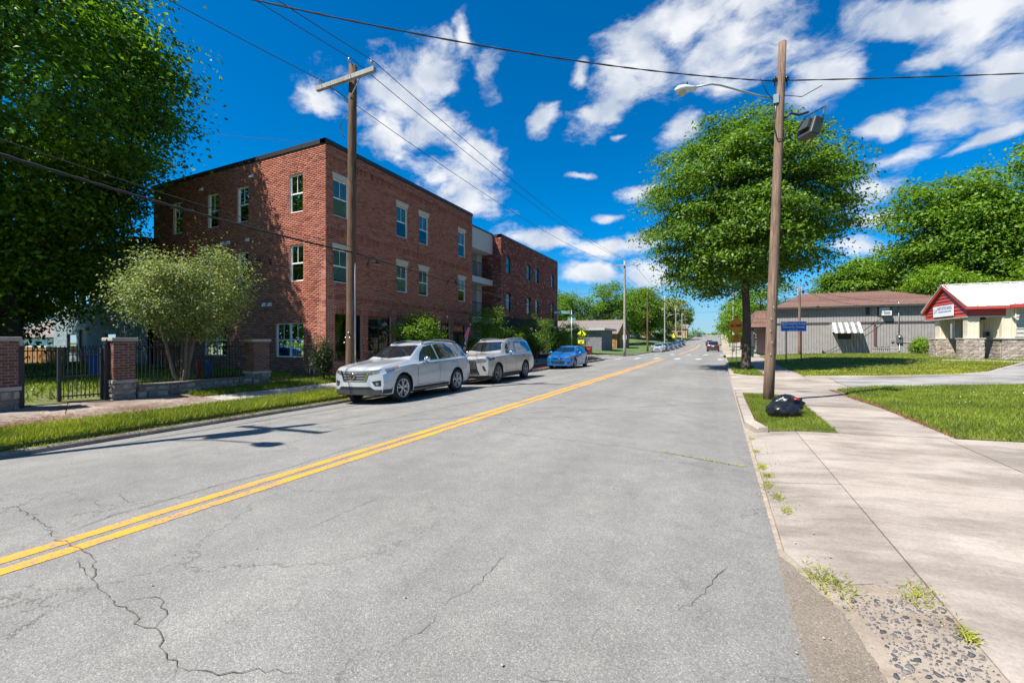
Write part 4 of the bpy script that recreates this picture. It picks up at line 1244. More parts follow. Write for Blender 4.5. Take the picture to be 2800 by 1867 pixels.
# ------------------------------------------------------------------ the grey sided building on the right
GB = thing("grey_sided_building", "grey grooved-siding building with brown shingled hip roof and striped awning", "building")
FG = Face(4.8, 46.6, 1, 0, 0, -1)
zg = .45; eave = 4.72
bw = .203
for k in range(int(13.4 / bw)):
    for (z0, z1) in ((zg, 3.16), (3.34, eave)):
        m_ = MB(); FG.box(m_, k * bw + .013, (k + 1) * bw - .013, z0, z1, -.02, .016)
        m_.build("siding_board", SIDING, GB)
m_ = MB(); m_.add([FG.P(0, zg - .2), FG.P(13.4, zg - .2), FG.P(13.4, eave), FG.P(0, eave)], [(0, 1, 2, 3)]); m_.add([(4.8, 46.6, .2), (4.8, 46.6, eave), (4.8, 59, eave), (4.8, 59, .2)], [(0, 1, 2, 3)])
m_.add([(18.2, 46.6, .2), (18.2, 59, .2), (18.2, 59, eave), (18.2, 46.6, eave)], [(0, 1, 2, 3)]); m_.build("wall", plain("groove_grey", (.12, .11, .105), .8), GB)
m_ = MB(); FG.box(m_, -.02, 3.95, 3.165, 3.335, .012, .05); FG.box(m_, 6.2, 13.4, 3.165, 3.335, .012, .05); m_.build("trim_board", TRIM, GB)
ov = .45; e0, e1, yb = 4.8 - ov, 18.2 + ov, 59 + ov
rz_ = 6.5
A_, B_ = (e0, 46.6 - ov, eave), (e1, 46.6 - ov, eave); R1, R2 = (7.8, 53, rz_), (14.4, 53, rz_)
roof_plane(GB, A_, B_, R2, R1, SHINGLE, course=.32)
roof_plane(GB, (e0, yb, eave), A_, R1, R1, SHINGLE, course=.32)
roof_plane(GB, B_, (e1, yb, eave), R2, R2, SHINGLE, course=.32)
roof_plane(GB, (e1, yb, eave), (e0, yb, eave), R1, R2, SHINGLE, course=.4)
m_ = MB(); m_.box(e0, e1, 46.6 - ov - .02, 46.6 - ov, eave - .14, eave + .03); m_.box(e0 - .02, e0, 46.6 - ov - .02, yb, eave - .14, eave + .03); m_.build("gutter", TRIM, GB)
m_ = MB(); m_.box(e0 + .01, e1 - .01, 46.6 - ov + .01, 46.62, eave - .06, eave - .04); m_.build("soffit", TRIM, GB)
# the shop front towards the street: shingled mansard over dark posts
for a, b, c, d in (((2.65, 47.2, 3.02), (2.65, 59, 3.02), (3.15, 59, 4.55), (3.15, 47.2, 4.55)), ((4.8, 46.95, 3.02), (2.65, 46.95, 3.02), (3.15, 47.2, 4.55), (4.8, 47.2, 4.55))):
    roof_plane(GB, a, b, c, d, SHINGLE, "mansard", .16, .03)
m_ = MB(); m_.box(2.7, 4.79, 47.0, 59, 2.9, 3.0); m_.build("canopy_soffit", TRIM, GB)
m_ = MB(); m_.box(4.0, 4.79, 47.4, 59, .2, 2.9); m_.build("shop_front", plain("maroon_door", (.12, .02, .02), .5), GB)
for y in (47.15, 50.5, 54):
    m_ = MB(); m_.box(2.78, 2.96, y, y + .18, .05, 2.9); m_.build("post", TRIM, GB)
# awning with striped metal bays over the low window
aw = MB(); us = np.linspace(4.15, 6.1, 10)
for i in range(9):
    if i % 2 == 0: FG.box(aw, us[i] - .05, us[i + 1] - .05, 3.3, 3.33, .0, .02)
awp = MB(); awd = MB()
for i in range(9):
    a, b = us[i], us[i + 1]; zz = .03 if i % 2 == 0 else 0
    (awp if i % 2 == 0 else awd).add([FG.P(a, 2.46, 1.0 + zz), FG.P(b, 2.46, 1.0 + zz), FG.P(b, 3.32, .03 + zz), FG.P(a, 3.32, .03 + zz), FG.P(a, 2.36, 1.0 + zz), FG.P(b, 2.36, 1.0 + zz)], [(0, 1, 2, 3), (0, 4, 5, 1)])
awp.add([FG.P(us[0], 2.46, 1.0), FG.P(us[0], 3.32, .03), FG.P(us[0], 2.46, .03)], [(0, 1, 2)]); awp.add([FG.P(us[-1], 2.46, 1.0), FG.P(us[-1], 3.32, .03), FG.P(us[-1], 2.46, .03)], [(0, 1, 2)])
o_ = awp.build("awning", plain("awning_white", (.62, .61, .58), .5, var=.2, scale=5), GB); awd.build("awning_stripe", plain("awning_grey", (.16, .155, .15), .5), o_)
m_ = MB(); FG.box(m_, 4.55, 5.52, 1.86, 2.42, -.05, .02); m_.build("low_window", BLACK, GB)
m_ = MB(); FG.box(m_, 6.52, 6.79, 3.93, 4.58, .013, .05); m_.build("louvre_vent", TRIM, GB)
m_ = MB(); FG.box(m_, 7.32, 7.42, 3.78, 4.62, .013, .06); FG.box(m_, 8.14, 8.24, 3.78, 4.62, .013, .06); FG.box(m_, 7.42, 8.14, 4.54, 4.62, .013, .06); FG.box(m_, 7.42, 8.14, 3.78, 3.84, .013, .06)
o_ = m_.build("window", BLACK, GB)
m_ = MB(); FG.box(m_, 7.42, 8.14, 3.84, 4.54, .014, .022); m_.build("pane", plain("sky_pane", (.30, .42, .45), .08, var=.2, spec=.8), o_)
m_ = MB(); FG.box(m_, 7.55, 8.14, 3.84, 4.22, .03, .42); ac = m_.build("air_conditioner", WHITE, GB)
m_ = MB(); FG.box(m_, 7.62, 8.07, 3.90, 4.16, .42, .425); m_.build("grille", STEEL, ac)
m_ = MB(); m_.tube([FG.P(8.68, 4.78, .12), FG.P(8.68, 2.2, .12)], .03, 8); m_.lathe([(.05, 0), (.06, .1), (.0, .16)], FG.P(8.68, 4.78, .12), (0, 0, 1), 8); m_.build("conduit", STEEL, GB)
m_ = MB(); FG.box(m_, 8.55, 8.9, 1.55, 2.2, .013, .16); me_ = m_.build("meter_box", plain("meter_grey", (.10, .105, .11), .5), GB)
m_ = MB(); m_.lathe([(.0, .10), (.09, .08), (.10, .0)], FG.P(8.72, 2.03, .16), (0, -1, 0), 14); m_.build("meter_dial", STEEL, me_)
m_ = MB(); FG.box(m_, 8.2, 8.38, 1.62, 1.82, .013, .1); m_.build("switch_box", STEEL, GB)
m_ = MB(); m_.tube([FG.P(8.75, 1.55, .08), FG.P(8.75, .9, .08), FG.P(8.2, .9, .08), FG.P(7.6, .9, .08)], .022, 6); m_.tube([FG.P(8.8, 1.6, .06), FG.P(12.5, 1.55, .06)], .02, 6); m_.build("service_pipe", STEEL, GB)
m_ = MB(); FG.box(m_, 7.05, 7.17, .6, 3.12, .03, .16); m_.build("downpipe", plain("rust_brown", (.13, .05, .04), .7), GB)

# low timber screen round the outdoor unit
scr = thing("picket_screen", "low grey picket screen around the outdoor cooling unit", "screen", (0, 0, 0))
for k in range(13):
    m_ = MB(); u = 6.72 + k * .13; FG.box(m_, u, u + .075, .62, 1.24 - .03 * (k % 3), .95, .975); m_.build("picket", WOODG, scr)
m_ = MB(); FG.box(m_, 6.7, 8.4, .78, .86, .975, 1.0); FG.box(m_, 6.7, 8.4, 1.08, 1.15, .975, 1.0); m_.build("rail", WOODG, scr)
cu_ = thing("cooling_unit", "dark finned cooling unit behind the low picket screen", "air conditioner")
m_ = MB(); FG.box(m_, 7.2, 8.0, .62, 1.22, .15, .85); m_.build("case", PLAST, cu_)
for k in range(9):
    m_ = MB(); FG.box(m_, 7.22 + k * .085, 7.26 + k * .085, .66, 1.18, .85, .868); m_.build("fin", STEEL, cu_)
# ------------------------------------------------------------------ the red and white neighbourhood centre
RB = thing("red_gabled_building", "low centre with red sided gable porch, white metal roof and block wainscot", "building")
FE = Face(12.4, 37.9, 0, -1, -1, 0)            # gable end facing the street, u runs towards the viewer
FQ = Face(12.4, 32.5, 1, 0, 0, -1)             # porch side
Lw = 5.4; ap = (2.7, 4.93)
def gable_top(u): return 3.52 + (ap[1] - 3.52) * (1 - abs(u - ap[0]) / 2.7)
z = 3.05; k = 0
while z < 4.9:
    z1 = min(z + .20, 4.92)
    def ends(zz):
        if zz <= 3.52: return 0.0, Lw
        t = (zz - 3.52) / (ap[1] - 3.52); return 2.7 * t, Lw - 2.7 * t
    a0, b0 = ends(z); a1, b1 = ends(z1)
    if b1 - a1 > .02:
        m_ = MB(); m_.slab([FE.P(a0, z + .008, .05), FE.P(b0, z + .008, .05), FE.P(b1, z1, .012), FE.P(a1, z1, .012)], .03, (-1, 0, 0)); m_.build("siding_board", REDP, RB)
    z += .205
m_ = MB(); m_.add([FE.P(0, 3.05), FE.P(Lw, 3.05), FE.P(Lw, 3.52), FE.P(2.7, 4.93), FE.P(0, 3.52)], [(0, 1, 2, 3, 4)]); m_.build("gable_wall", REDP, RB)
for s in (0, 1):
    m_ = MB(); u0 = -.25 if s == 0 else Lw + .25
    p, q = FE.P(u0, 3.44, .12), FE.P(2.7, 5.0, .12)
    m_.slab([FE.P(u0, 3.36, .16), FE.P(2.7, 4.90, .16), FE.P(2.7, 5.08, .16), FE.P(u0, 3.54, .16)], .14, (-1, 0, 0)); m_.build("barge_board", REDP, RB)
m_ = MB(); FQ.box(m_, 0.0, 1.5, 3.05, 3.42, -.03, .03); m_.build("porch_beam", plain("red_shade", (.36, .035, .026), .5), RB)
m_ = MB(); FQ.box(m_, -.18, 1.55, 3.42, 3.60, .16, .30); FQ.box(m_, 1.55, 14, 3.44, 3.62, .52, .66); m_.slab([FQ.P(1.55, 3.42, .16), FQ.P(1.55, 3.42, .66), FQ.P(1.55, 3.62, .66), FQ.P(1.55, 3.62, .16)], .03, (1, 0, 0)); m_.build("eave_fascia", REDP, RB)
def metal_roof(parent, a, b, c, d, mat, seam=.42, name="roof"):
    a, b, c, d = map(Vector, (a, b, c, d)); up = (b - a).cross(d - a).normalized()
    if up.z < 0: up = -up
    mb = MB(); mb.slab([a, b, c, d], .05, up); r = mb.build(name, mat, parent)
    n = int((b - a).length / seam)
    for i in range(n + 1):
        t = i / n; m = MB(); m.bar(a.lerp(b, t) + up * .02, d.lerp(c, t) + up * .02, .03, .045, up); m.build("seam", mat, r)
    return r
metal_roof(RB, (12.24, 32.18, 3.58), (19, 32.18, 3.58), (19, 35.2, 5.06), (12.24, 35.2, 5.06), ROOFW)
metal_roof(RB, (19, 38.2, 3.58), (12.24, 38.2, 3.58), (12.24, 35.2, 5.06), (19, 35.2, 5.06), ROOFW)
metal_roof(RB, (13.95, 31.85, 3.63), (27, 31.85, 3.63), (27, 34.6, 4.6), (16.5, 34.6, 4.6), ROOFW, .32, "wing_roof")
m_ = MB(); m_.bar((12.22, 35.2, 5.09), (19, 35.2, 5.09), .22, .05); m_.build("ridge_cap", ROOFW, RB)
# body, columns and block wainscot
FW = Face(13.75, 38.0, 0, -1, -1, 0); FW2 = Face(13.75, 32.5, 1, 0, 0, -1)
zt, zbk = 1.80, .58
m_ = MB()
for f, w_ in ((FW, 5.5), (FW2, 12)):
    m_.add([f.P(0, zt), f.P(w_, zt), f.P(w_, 3.5), f.P(0, 3.5)], [(0, 1, 2, 3)])
m_.build("wall", BEIGE, RB)
for f, w_ in ((FW, 5.5), (FW2, 12)):
    for k in range(int(w_ / .30)):
        m_ = MB(); f.box(m_, k * .30 + .02, k * .30 + .07, zt + .03, 3.42, 0.0, .022); m_.build("wall_rib", BEIGE, RB)
def column(x0, x1, y0, y1):
    m_ = MB(); m_.box(x0, x1, y0, y1, zt + .04, 3.06); c = m_.build("column", BEIGE, RB)
    for k in range(3):
        m_ = MB(); xx = x0 + .06 + k * (x1 - x0 - .12) / 2; m_.box(xx - .018, xx + .018, y0 - .014, y0, zt + .05, 3.05); m_.build("column_rib", BEIGE, c)
    return c
column(12.5, 13.0, 36.2, 36.85); column(12.42, 12.9, 32.6, 33.1)
m_ = MB(); m_.box(12.35, 13.8, 32.45, 38, 3.0, 3.05); m_.build("porch_soffit", CREAM, RB)
def blocks(parent, f, u0, u1, depth_dir=1):
    r_ = brick_rects(u0, u1, zbk, zt, [], Ln=.406, C=.2033, G=.012, seed=31)
    for a, b, va, vb, _ in r_:
        m = MB(); p = []
        for i in range(4):
            for j in range(3): p.append(f.P(a + (b - a) * i / 3, va + (vb - va) * j / 2, .035 + (rnd.uniform(-.014, .014) if 0 < i < 3 or j == 1 else -.012)))
        fs = [(i * 3 + j, (i + 1) * 3 + j, (i + 1) * 3 + j + 1, i * 3 + j + 1) for i in range(3) for j in range(2)]
        bk_ = [f.P(a, va, 0), f.P(b, va, 0), f.P(b, vb, 0), f.P(a, vb, 0)]
        m.add(p + bk_, fs + [(12, 0, 3, 6, 9, 13), (13, 9, 10, 11, 14), (14, 11, 8, 5, 2, 15), (15, 2, 1, 0, 12)])
        m.build("block", CMU, parent)
for (x0, x1, y0, y1) in ((12.32, 13.2, 36.05, 37.1), (12.22, 13.05, 32.5, 33.25)):
    blocks(RB, Face(x0, y1, 0, -1, -1, 0), 0, y1 - y0); blocks(RB, Face(x0, y0, 1, 0, 0, -1), 0, x1 - x0); blocks(RB, Face(x1, y0, 0, 1, 1, 0), 0, y1 - y0)
    m_ = MB(); m_.box(x0 + .002, x1 - .002, y0 + .002, y1 - .002, zbk - .2, zt - .001); m_.build("pier_core", MORTARG, RB)
    m_ = MB(); m_.box(x0 - .06, x1 + .06, y0 - .06, y1 + .06, zt, zt + .05); m_.build("pier_cap", CREAM, RB)
blocks(RB, FW, 0, 5.4); blocks(RB, FW2, 0, 4.2)
m_ = MB(); m_.add([FW.P(0, .3, -.002), FW.P(5.5, .3, -.002), FW.P(5.5, zt, -.002), FW.P(0, zt, -.002)], [(0, 1, 2, 3)]); m_.add([FW2.P(0, .3, -.002), FW2.P(12, .3, -.002), FW2.P(12, zt, -.002), FW2.P(0, zt, -.002)], [(0, 1, 2, 3)]); m_.build("wainscot_bed", MORTARG, RB)
m_ = MB(); FW.box(m_, -.02, 5.56, zt, zt + .05, .0, .09); FW2.box(m_, -.06, 12, zt + .001, zt + .051, .0, .09); m_.build("wainscot_cap", CREAM, RB)
# louvred shutters, door, lamp, mailbox
def louvre(f, a, b, va, vb, n):
    m_ = MB(); f.box(m_, a, a + .05, va, vb, .02, .07); f.box(m_, b - .05, b, va, vb, .02, .07); f.box(m_, a, b, vb, vb + .05, .02, .07); l_ = m_.build("shutter", BEIGE, RB)
    h = (vb - va) / n
    for k in range(n):
        m_ = MB(); z = va + k * h; m_.slab([f.P(a + .05, z + .012, .065), f.P(b - .05, z + .012, .065), f.P(b - .05, z + h - .012, .03), f.P(a + .05, z + h - .012, .03)], .015, (f.n[0], f.n[1], 0)); m_.build("slat", LOUVRE, l_)
louvre(FW2, .48, 1.9, 1.9, 3.38, 7); louvre(FW, .5, 1.25, 1.86, 3.0, 7)
m_ = MB(); FW.box(m_, 2.9, 3.8, .62, 2.75, .0, .06); dr_ = m_.build("door", BEIGE, RB)
m_ = MB(); FW.box(m_, 3.02, 3.2, 1.3, 2.4, .06, .066); m_.build("door_glass", BLACK, dr_)
m_ = MB(); FW.box(m_, 4.0, 4.35, 1.95, 2.2, .03, .16); m_.build("mailbox", BLACK, RB)
m_ = MB(); m_.lathe([(.0, -.06), (.10, -.03), (.13, .06), (.05, .10)], (13.2, 33.0, 2.9), (0, 0, 1), 12); m_.build("porch_lamp", BLACK, RB)
# the sign on the gable
sgn = thing("gable_sign", "white sign reading East Little Rock on the red gable", "sign")
m_ = MB(); FE.box(m_, 1.38, 3.97, 3.17, 3.83, .07, .10); m_.build("board", WHITES, sgn)
BL_ = plain("sign_ink_blue", (.03, .06, .16), .5)
text("LR", .36, BL_, sgn, FE.P(1.70, 3.52, .102), FE.rot(), shear=.15)
text("EAST LITTLE ROCK", .235, BL_, sgn, FE.P(2.90, 3.65, .102), FE.rot(), bold=.004, sx=.92)
text("NEIGHBORHOOD RESOURCE CENTER", .105, BL_, sgn, FE.P(2.90, 3.45, .102), FE.rot(), sx=.92)
text("4500", .09, BL_, sgn, FE.P(2.85, 3.29, .102), FE.rot()) if False else None

# ------------------------------------------------------------------ brick gate piers, stone wall, iron fence
def stones(parent, f, u0, u1, v0, v1, seed, d=.035, s0=.16):
    g = random.Random(seed); v = v0
    while v < v1 - .03:
        hh = min(g.uniform(.10, .20), v1 - v)
        if v1 - v - hh < .06: hh = v1 - v
        u = u0
        while u < u1 - .02:
            wd = min(g.uniform(s0, s0 * 2.2), u1 - u)
            if u1 - u - wd < .09: wd = u1 - u
            ring = []
            for (p, q) in ((0, 0), (.5, -.02), (1, 0), (1.02, .5), (1, 1), (.5, 1.02), (0, 1), (-.02, .5)):
                ring.append((u + .012 + (wd - .024) * min(1, max(0, p + g.uniform(-.07, .07))), v + .010 + (hh - .02) * min(1, max(0, q + g.uniform(-.1, .1)))))
            m = MB(); n = 8; cu_, cv_ = u + wd / 2, v + hh / 2
            m.add([f.P(a, b, 0) for a, b in ring] + [f.P(cu_ + (a - cu_) * .8, cv_ + (b - cv_) * .8, d * g.uniform(.8, 1.3)) for a, b in ring] + [f.P(cu_, cv_, d * 1.35)],
                  [(i, (i + 1) % n, n + (i + 1) % n, n + i) for i in range(n)] + [(n + i, n + (i + 1) % n, 2 * n) for i in range(n)])
            m.build("stone", STONE, parent)
            u += wd
        v += hh


def pier(label, x0, x1, y0, y1, top=1.76):
    P_ = thing("gate_pier", label, "gate pier", group="brick gate piers")
    faces = (Face(x1, y0, 0, 1, 1, 0), Face(x1, y0, -1, 0, 0, -1), Face(x1, y1, -1, 0, 0, 1))
    wd = (y1 - y0, x1 - x0, x1 - x0)
    for f, w_ in zip(faces, wd):
        single_bricks([(f, q) for q in brick_rects(0, w_, .66, top - .09, [], Ln=.205, C=.068, G=.009)], BRICKP, P_)
    stones(P_, faces[0], -.03, wd[0] + .03, .10, .58, int(y0 * 10)); stones(P_, faces[1], -.03, wd[1], .10, .58, int(y0 * 10) + 1)
    m_ = MB(); m_.box(x0, x1, y0, y1, .0, top - .05); m_.build("core", MORTARG, P_)
    m_ = MB(); m_.box(x0 - .04, x1 + .045, y0 - .045, y1 + .045, .58, .665); m_.build("belt_course", CONC2, P_, bevel=.008)
    m_ = MB(); m_.box(x0 - .03, x1 + .05, y0 - .05, y1 + .05, top - .09, top); m_.build("cap", CONC2, P_, bevel=.012)
    return P_


pier("brick gate pier cut by the edge, left of the gate opening", -14.48, -14.0, 3.44, 4.0)
pier("middle brick gate pier between iron gate and bush", -14.47, -14.0, 5.68, 6.14)
pier("brick gate pier nearest the corner building", -14.47, -14.0, 9.4, 9.95, 1.74)
SW = thing("low_stone_wall", "low mossy rubble stone wall under the bush", "wall")
FSW = Face(-14.02, 6.2, 0, 1, 1, 0)
stones(SW, FSW, 0, 3.15, .13, .46, 77, .04, .15)
m_ = MB(); m_.box(-14.3, -14.025, 6.2, 9.35, 0, .45); m_.build("wall_core", MORTARG, SW)
m_ = MB()
m_.box(-14.33, -13.99, 6.19, 9.37, .455, .50); m_.build("coping", STONE, SW, bevel=.01)


def picket_run(root, a, b, z0, z1, step=.105, r=.016, rails=(.12, .9), point=True, post=True):
    a, b = Vector(a), Vector(b); n = int((b - a).length / step)
    for i in range(n + 1):
        p = a.lerp(b, i / n); m = MB(); m.bar((p.x, p.y, z0 + .05), (p.x, p.y, z1), r)
        if point: m.add([(p.x - r, p.y - r, z1), (p.x + r, p.y - r, z1), (p.x + r, p.y + r, z1), (p.x - r, p.y + r, z1), (p.x, p.y, z1 + .06)], [(0, 1, 4), (1, 2, 4), (2, 3, 4), (3, 0, 4)])
        m.build("picket", BLACK, root)
    for t in rails:
        m = MB(); z = z0 + (z1 - z0) * t; m.bar((a.x, a.y, z), (b.x, b.y, z), .035, .03); m.build("rail", BLACK, root)
    if post:
        for p in (a, b):
            m = MB(); m.bar((p.x, p.y, z0), (p.x, p.y, z1 + .08), .065); m.build("post", BLACK, root)


gt = thing("iron_gate", "black iron gate leaf with spear pickets between the brick piers", "gate")
picket_run(gt, (-14.42, 4.80, 0), (-14.30, 5.56, 0), .20, 1.42, .075, .014, (.1, .5, .93))
for y, z1, lb_ in ((4.09, 1.55, "thick black gate post against the left brick pier"), (5.63, 1.55, "thick black gate post hinging the iron gate leaf")):
    gp = thing("gate_post", lb_, "gate post")
    m_ = MB(); m_.box(-14.3, -14.18, y - .06, y + .06, .1, z1); m_.build("shaft", BLACK, gp)
    m_ = MB(); m_.lathe([(.03, 0), (.075, .02), (.05, .05), (.07, .10), (.05, .16), (0, .18)], (-14.24, y, z1), (0, 0, 1), 10); m_.build("finial", CREAM if y < 5 else BLACK, gp)
fn_ = thing("iron_fence", "black iron picket fence behind the big pale bush", "fence")
picket_run(fn_, (-15.15, 6.2, 0), (-15.15, 10.3, 0), .32, 1.62, .10, .016)
fn2 = thing("iron_fence", "black iron picket fence far back in the shaded yard", "fence")
picket_run(fn2, (-19.6, 2.6, 0), (-22.2, 11.6, 0), .36, 1.45, .13, .02)
wf = thing("timber_fence", "honey brown board fence at the back of the yard", "fence")
for k in range(46):
    m_ = MB(); x = -44 + k * .26; m_.box(x, x + .235, 11.0, 11.03, .3, 1.35); m_.build("board", m_wood("honey_board", (.22, .10, .035), (.42, .22, .085)) if k == 0 else MATS["honey_board"], wf)
for (x, y, mat_, nm, lb_) in ((-16.4, 9.0, plain("bin_red", (.25, .012, .010), .5), "storage_tub", "red tub behind the iron fence near the corner building"), (-16.4, 9.35, plain("bin_blue", (.012, .08, .25), .5), "storage_tub", "blue tub behind the iron fence beside the red tub"),
                              (-23.2, 9.4, MATS["bin_blue"], "recycling_bin", "blue recycling bin on the shaded lawn behind the gate"), (-20.5, 7.9, MATS["bin_blue"], "recycling_bin", "blue recycling bin seen through the closed gate leaf")):
    b_ = thing(nm, lb_, "bin", (x, y, H(x, y)))
    m_ = MB(); m_.add([(-.22, -.22, .05), (.22, -.22, .05), (.22, .22, .05), (-.22, .22, .05), (-.28, -.28, .75), (.28, -.28, .75), (.28, .28, .75), (-.28, .28, .75)], [(0, 3, 2, 1), (4, 5, 6, 7), (0, 1, 5, 4), (1, 2, 6, 5), (2, 3, 7, 6), (3, 0, 4, 7)]); m_.build("tub", mat_, b_, bevel=.03)
    m_ = MB(); m_.box(-.30, .30, -.30, .30, .75, .81); m_.build("lid", mat_, b_, bevel=.03)
    if nm == "storage_tub": b_.scale = (.35, .28, .8)

# ------------------------------------------------------------------ white house beyond the yard
WH = thing("white_house", "small white clapboard house with grey roof seen past the tree trunk", "house")
FH = Face(-70, 19.0, 1, 0, 0, -1)
for k in range(20):
    m_ = MB(); z = -.4 + k * .125; m_.slab([FH.P(0, z, .03), FH.P(23, z, .03), FH.P(23, z + .122, .008), FH.P(0, z + .122, .008)], .01, (0, -1, 0)); m_.build("clapboard", WHITE, WH)
m_ = MB(); m_.box(-70, -47, 19.0, 26, -.5, 2.1); m_.build("wall", WHITE, WH)
roof_plane(WH, (-70.4, 18.5, 2.05), (-46.6, 18.5, 2.05), (-46.6, 22.5, 4.1), (-70.4, 22.5, 4.1), SHINGLEG, course=.25)
roof_plane(WH, (-46.6, 26.5, 2.05), (-70.4, 26.5, 2.05), (-70.4, 22.5, 4.1), (-46.6, 22.5, 4.1), SHINGLEG, course=.4)
m_ = MB(); m_.add([(-47, 19, 2.05), (-47, 26, 2.05), (-47, 22.5, 3.9)], [(0, 1, 2)]); m_.build("gable", WHITE, WH)
for u in (15.2, 10.5): sash_window(WH, FH, u, u + 2.1, .75, 1.85, double=True, blind=.6, rec=-.05, muntin=False)
bc = None

# ------------------------------------------------------------------ buildings past the side street
TB = thing("arched_porch_building", "tan brick building with wide arched porch beyond the side street", "building")
FT = Face(-40, 82, 1, 0, 0, -1); tz = .12; tW = 22.4
ar = (19.1, 2.25, 1.75)   # arch: centre u, springing height above base, half width
PX = lambda u: u
m_ = MB()
pts = [(0, tz), (ar[0] - ar[2], tz), (ar[0] - ar[2], 1.0)] + [(ar[0] - ar[2] * math.cos(t), 1.0 + ar[2] * math.sin(t)) for t in np.linspace(0.1, math.pi - .1, 15)] + [(ar[0] + ar[2], 1.0), (ar[0] + ar[2], tz), (tW, tz), (tW, 3.15), (0, 3.15)]
m_.slab([FT.P(u, v, 0) for u, v in pts], .35, (0, -1, 0)); m_.build("porch_wall", plain("tan_mortar", (.30, .19, .09), .9), TB)
itT = [q for q in brick_rects(8.0, tW, tz, 3.12, [(ar[0] - ar[2], ar[0] + ar[2], tz, 1.0)], Ln=.42, C=.16, G=.016) if (((q[0] + q[1]) / 2 - ar[0]) ** 2 + max(0, (q[2] + q[3]) / 2 - 1.0) ** 2) > (ar[2] + .18) ** 2 or q[2] < .9]
tag(link("brick_field", field_mesh("brick_field", [(FT, q) for q in itT], BRICKT, -.01, .02), TB), kind="stuff")
for k in range(17):
    t = math.pi * (k + .5) / 17; m_ = MB(); c_, s_ = math.cos(t), math.sin(t); w2 = .14
    p = [(ar[0] - c_ * ar[2] - s_ * w2, 1.0 + s_ * ar[2] - c_ * w2), (ar[0] - c_ * ar[2] + s_ * w2, 1.0 + s_ * ar[2] + c_ * w2), (ar[0] - c_ * (ar[2] + .3) + s_ * w2, 1.0 + s_ * (ar[2] + .3) + c_ * w2), (ar[0] - c_ * (ar[2] + .3) - s_ * w2, 1.0 + s_ * (ar[2] + .3) - c_ * w2)]
    m_.slab([FT.P(u, v, .03) for u, v in p], .06, (0, -1, 0)); m_.build("arch_brick", BRICKT, TB)
m_ = MB(); m_.box(-40, -17.6, 86, 96, 0, 3.1); m_.box(-17.75, -17.6, 82.2, 84.5, 0, 3.1); m_.build("rear_wall", MATS["tan_mortar"], TB)
for y in (82.05, 83.6, 85.2):
    m_ = MB(); m_.box(-17.6, -17.3, y, y + .45, .1, 3.1); m_.build("buttress", BRICKT, TB)
roof_plane(TB, (-40.5, 81.4, 3.08), (-17.0, 81.4, 3.08), (-17.0, 88, 6.0), (-40.5, 88, 6.0), SHINGLEG, course=.35)
roof_plane(TB, (-17.0, 96, 3.08), (-40.5, 96, 3.08), (-40.5, 88, 6.0), (-17.0, 88, 6.0), SHINGLEG, course=.6)
m_ = MB(); m_.add([(-17.3, 82, 3.08), (-17.3, 96, 3.08), (-17.3, 88, 5.8)], [(0, 1, 2)]); m_.build("gable", BRICKT, TB)
SB = thing("grey_block_kiosk", "small flat-roofed grey block building just past the side street", "building")
FK = Face(-21.5, 63, 1, 0, 0, -1)
for f, w_ in ((FK, 6.0), (Face(-15.5, 63, 0, 1, 1, 0), 7.0)):
    for q in brick_rects(0, w_, .1, 3.3, [], Ln=.6, C=.32, G=.02):
        m_ = MB(); f.box(m_, q[0], q[1], q[2], q[3], -.02, .015); m_.build("block", MATS.get("kiosk_block") or plain("kiosk_block", (.17, .17, .175), .9, var=.2, scale=2), SB)
m_ = MB(); m_.box(-21.5, -15.5, 63, 70, 0, 3.3); m_.build("wall", MORTARG, SB)
m_ = MB(); m_.box(-22.1, -14.9, 62.4, 70.5, 3.3, 3.62); m_.build("flat_roof", plain("roof_edge_grey", (.36, .36, .35), .7), SB)
m_ = MB(); FK.box(m_, 1.0, 2.2, .1, 2.4, .0, .03); m_.build("door", BLACK, SB)
CN = thing("low_brown_canopy", "brown and white canopy roof beyond the street corner trees", "canopy")
m_ = MB(); m_.box(-25.5, -19.0, 57.0, 61, 3.55, 3.95); m_.build("roof_slab", plain("canopy_tan", (.34, .25, .18), .8), CN)
for x in (-25.2, -19.3):
    m_ = MB(); m_.box(x - .08, x + .08, 57.2, 57.36, 0, 3.55); m_.build("post", STEEL, CN)
RW = thing("retaining_wall", "long tan retaining wall with ivy on the hillside left of the street", "wall")
for k in range(9):
    x0 = -34 + k * 2.4; y0 = 150 - k * .5; z = H(x0, y0)
    m_ = MB(); m_.box(x0 + .02, x0 + 2.38, y0, y0 + .4, z - .5, z + 1.75 - .06 * (k % 2)); m_.build("panel", MATS.get("tan_plaster") or plain("tan_plaster", (.42, .29, .16), .9, var=.25, scale=.7), RW)
WH2 = thing("tan_hill_house", "tan house gable rising behind the retaining wall", "house")
zz = H(-14, 185); m_ = MB(); m_.box(-17, -11.5, 185, 193, zz - .5, zz + 3.4); m_.build("wall", MATS["tan_plaster"], WH2)
roof_plane(WH2, (-17.4, 184.6, zz + 3.3), (-11.1, 184.6, zz + 3.3), (-11.1, 189, zz + 5.2), (-17.4, 189, zz + 5.2), SHINGLEG, course=.5)
m_ = MB(); m_.box(-15, -13.5, 184.95, 185.0, zz + .8, zz + 2.2); m_.build("window", BLACK, WH2)
SH = thing("roadside_shop", "pale low shop front on the right of the street past the oak", "building")
m_ = MB(); m_.box(4.5, 14, 66, 80, 0, 3.6); m_.build("wall", STUCCO, SH)
m_ = MB(); m_.box(4.2, 14.2, 65.7, 80.2, 3.6, 3.85); m_.build("roof", TRIM, SH)
m_ = MB(); m_.box(5.2, 7.4, 65.96, 66.0, .8, 2.6); m_.build("window", BLACK, SH)
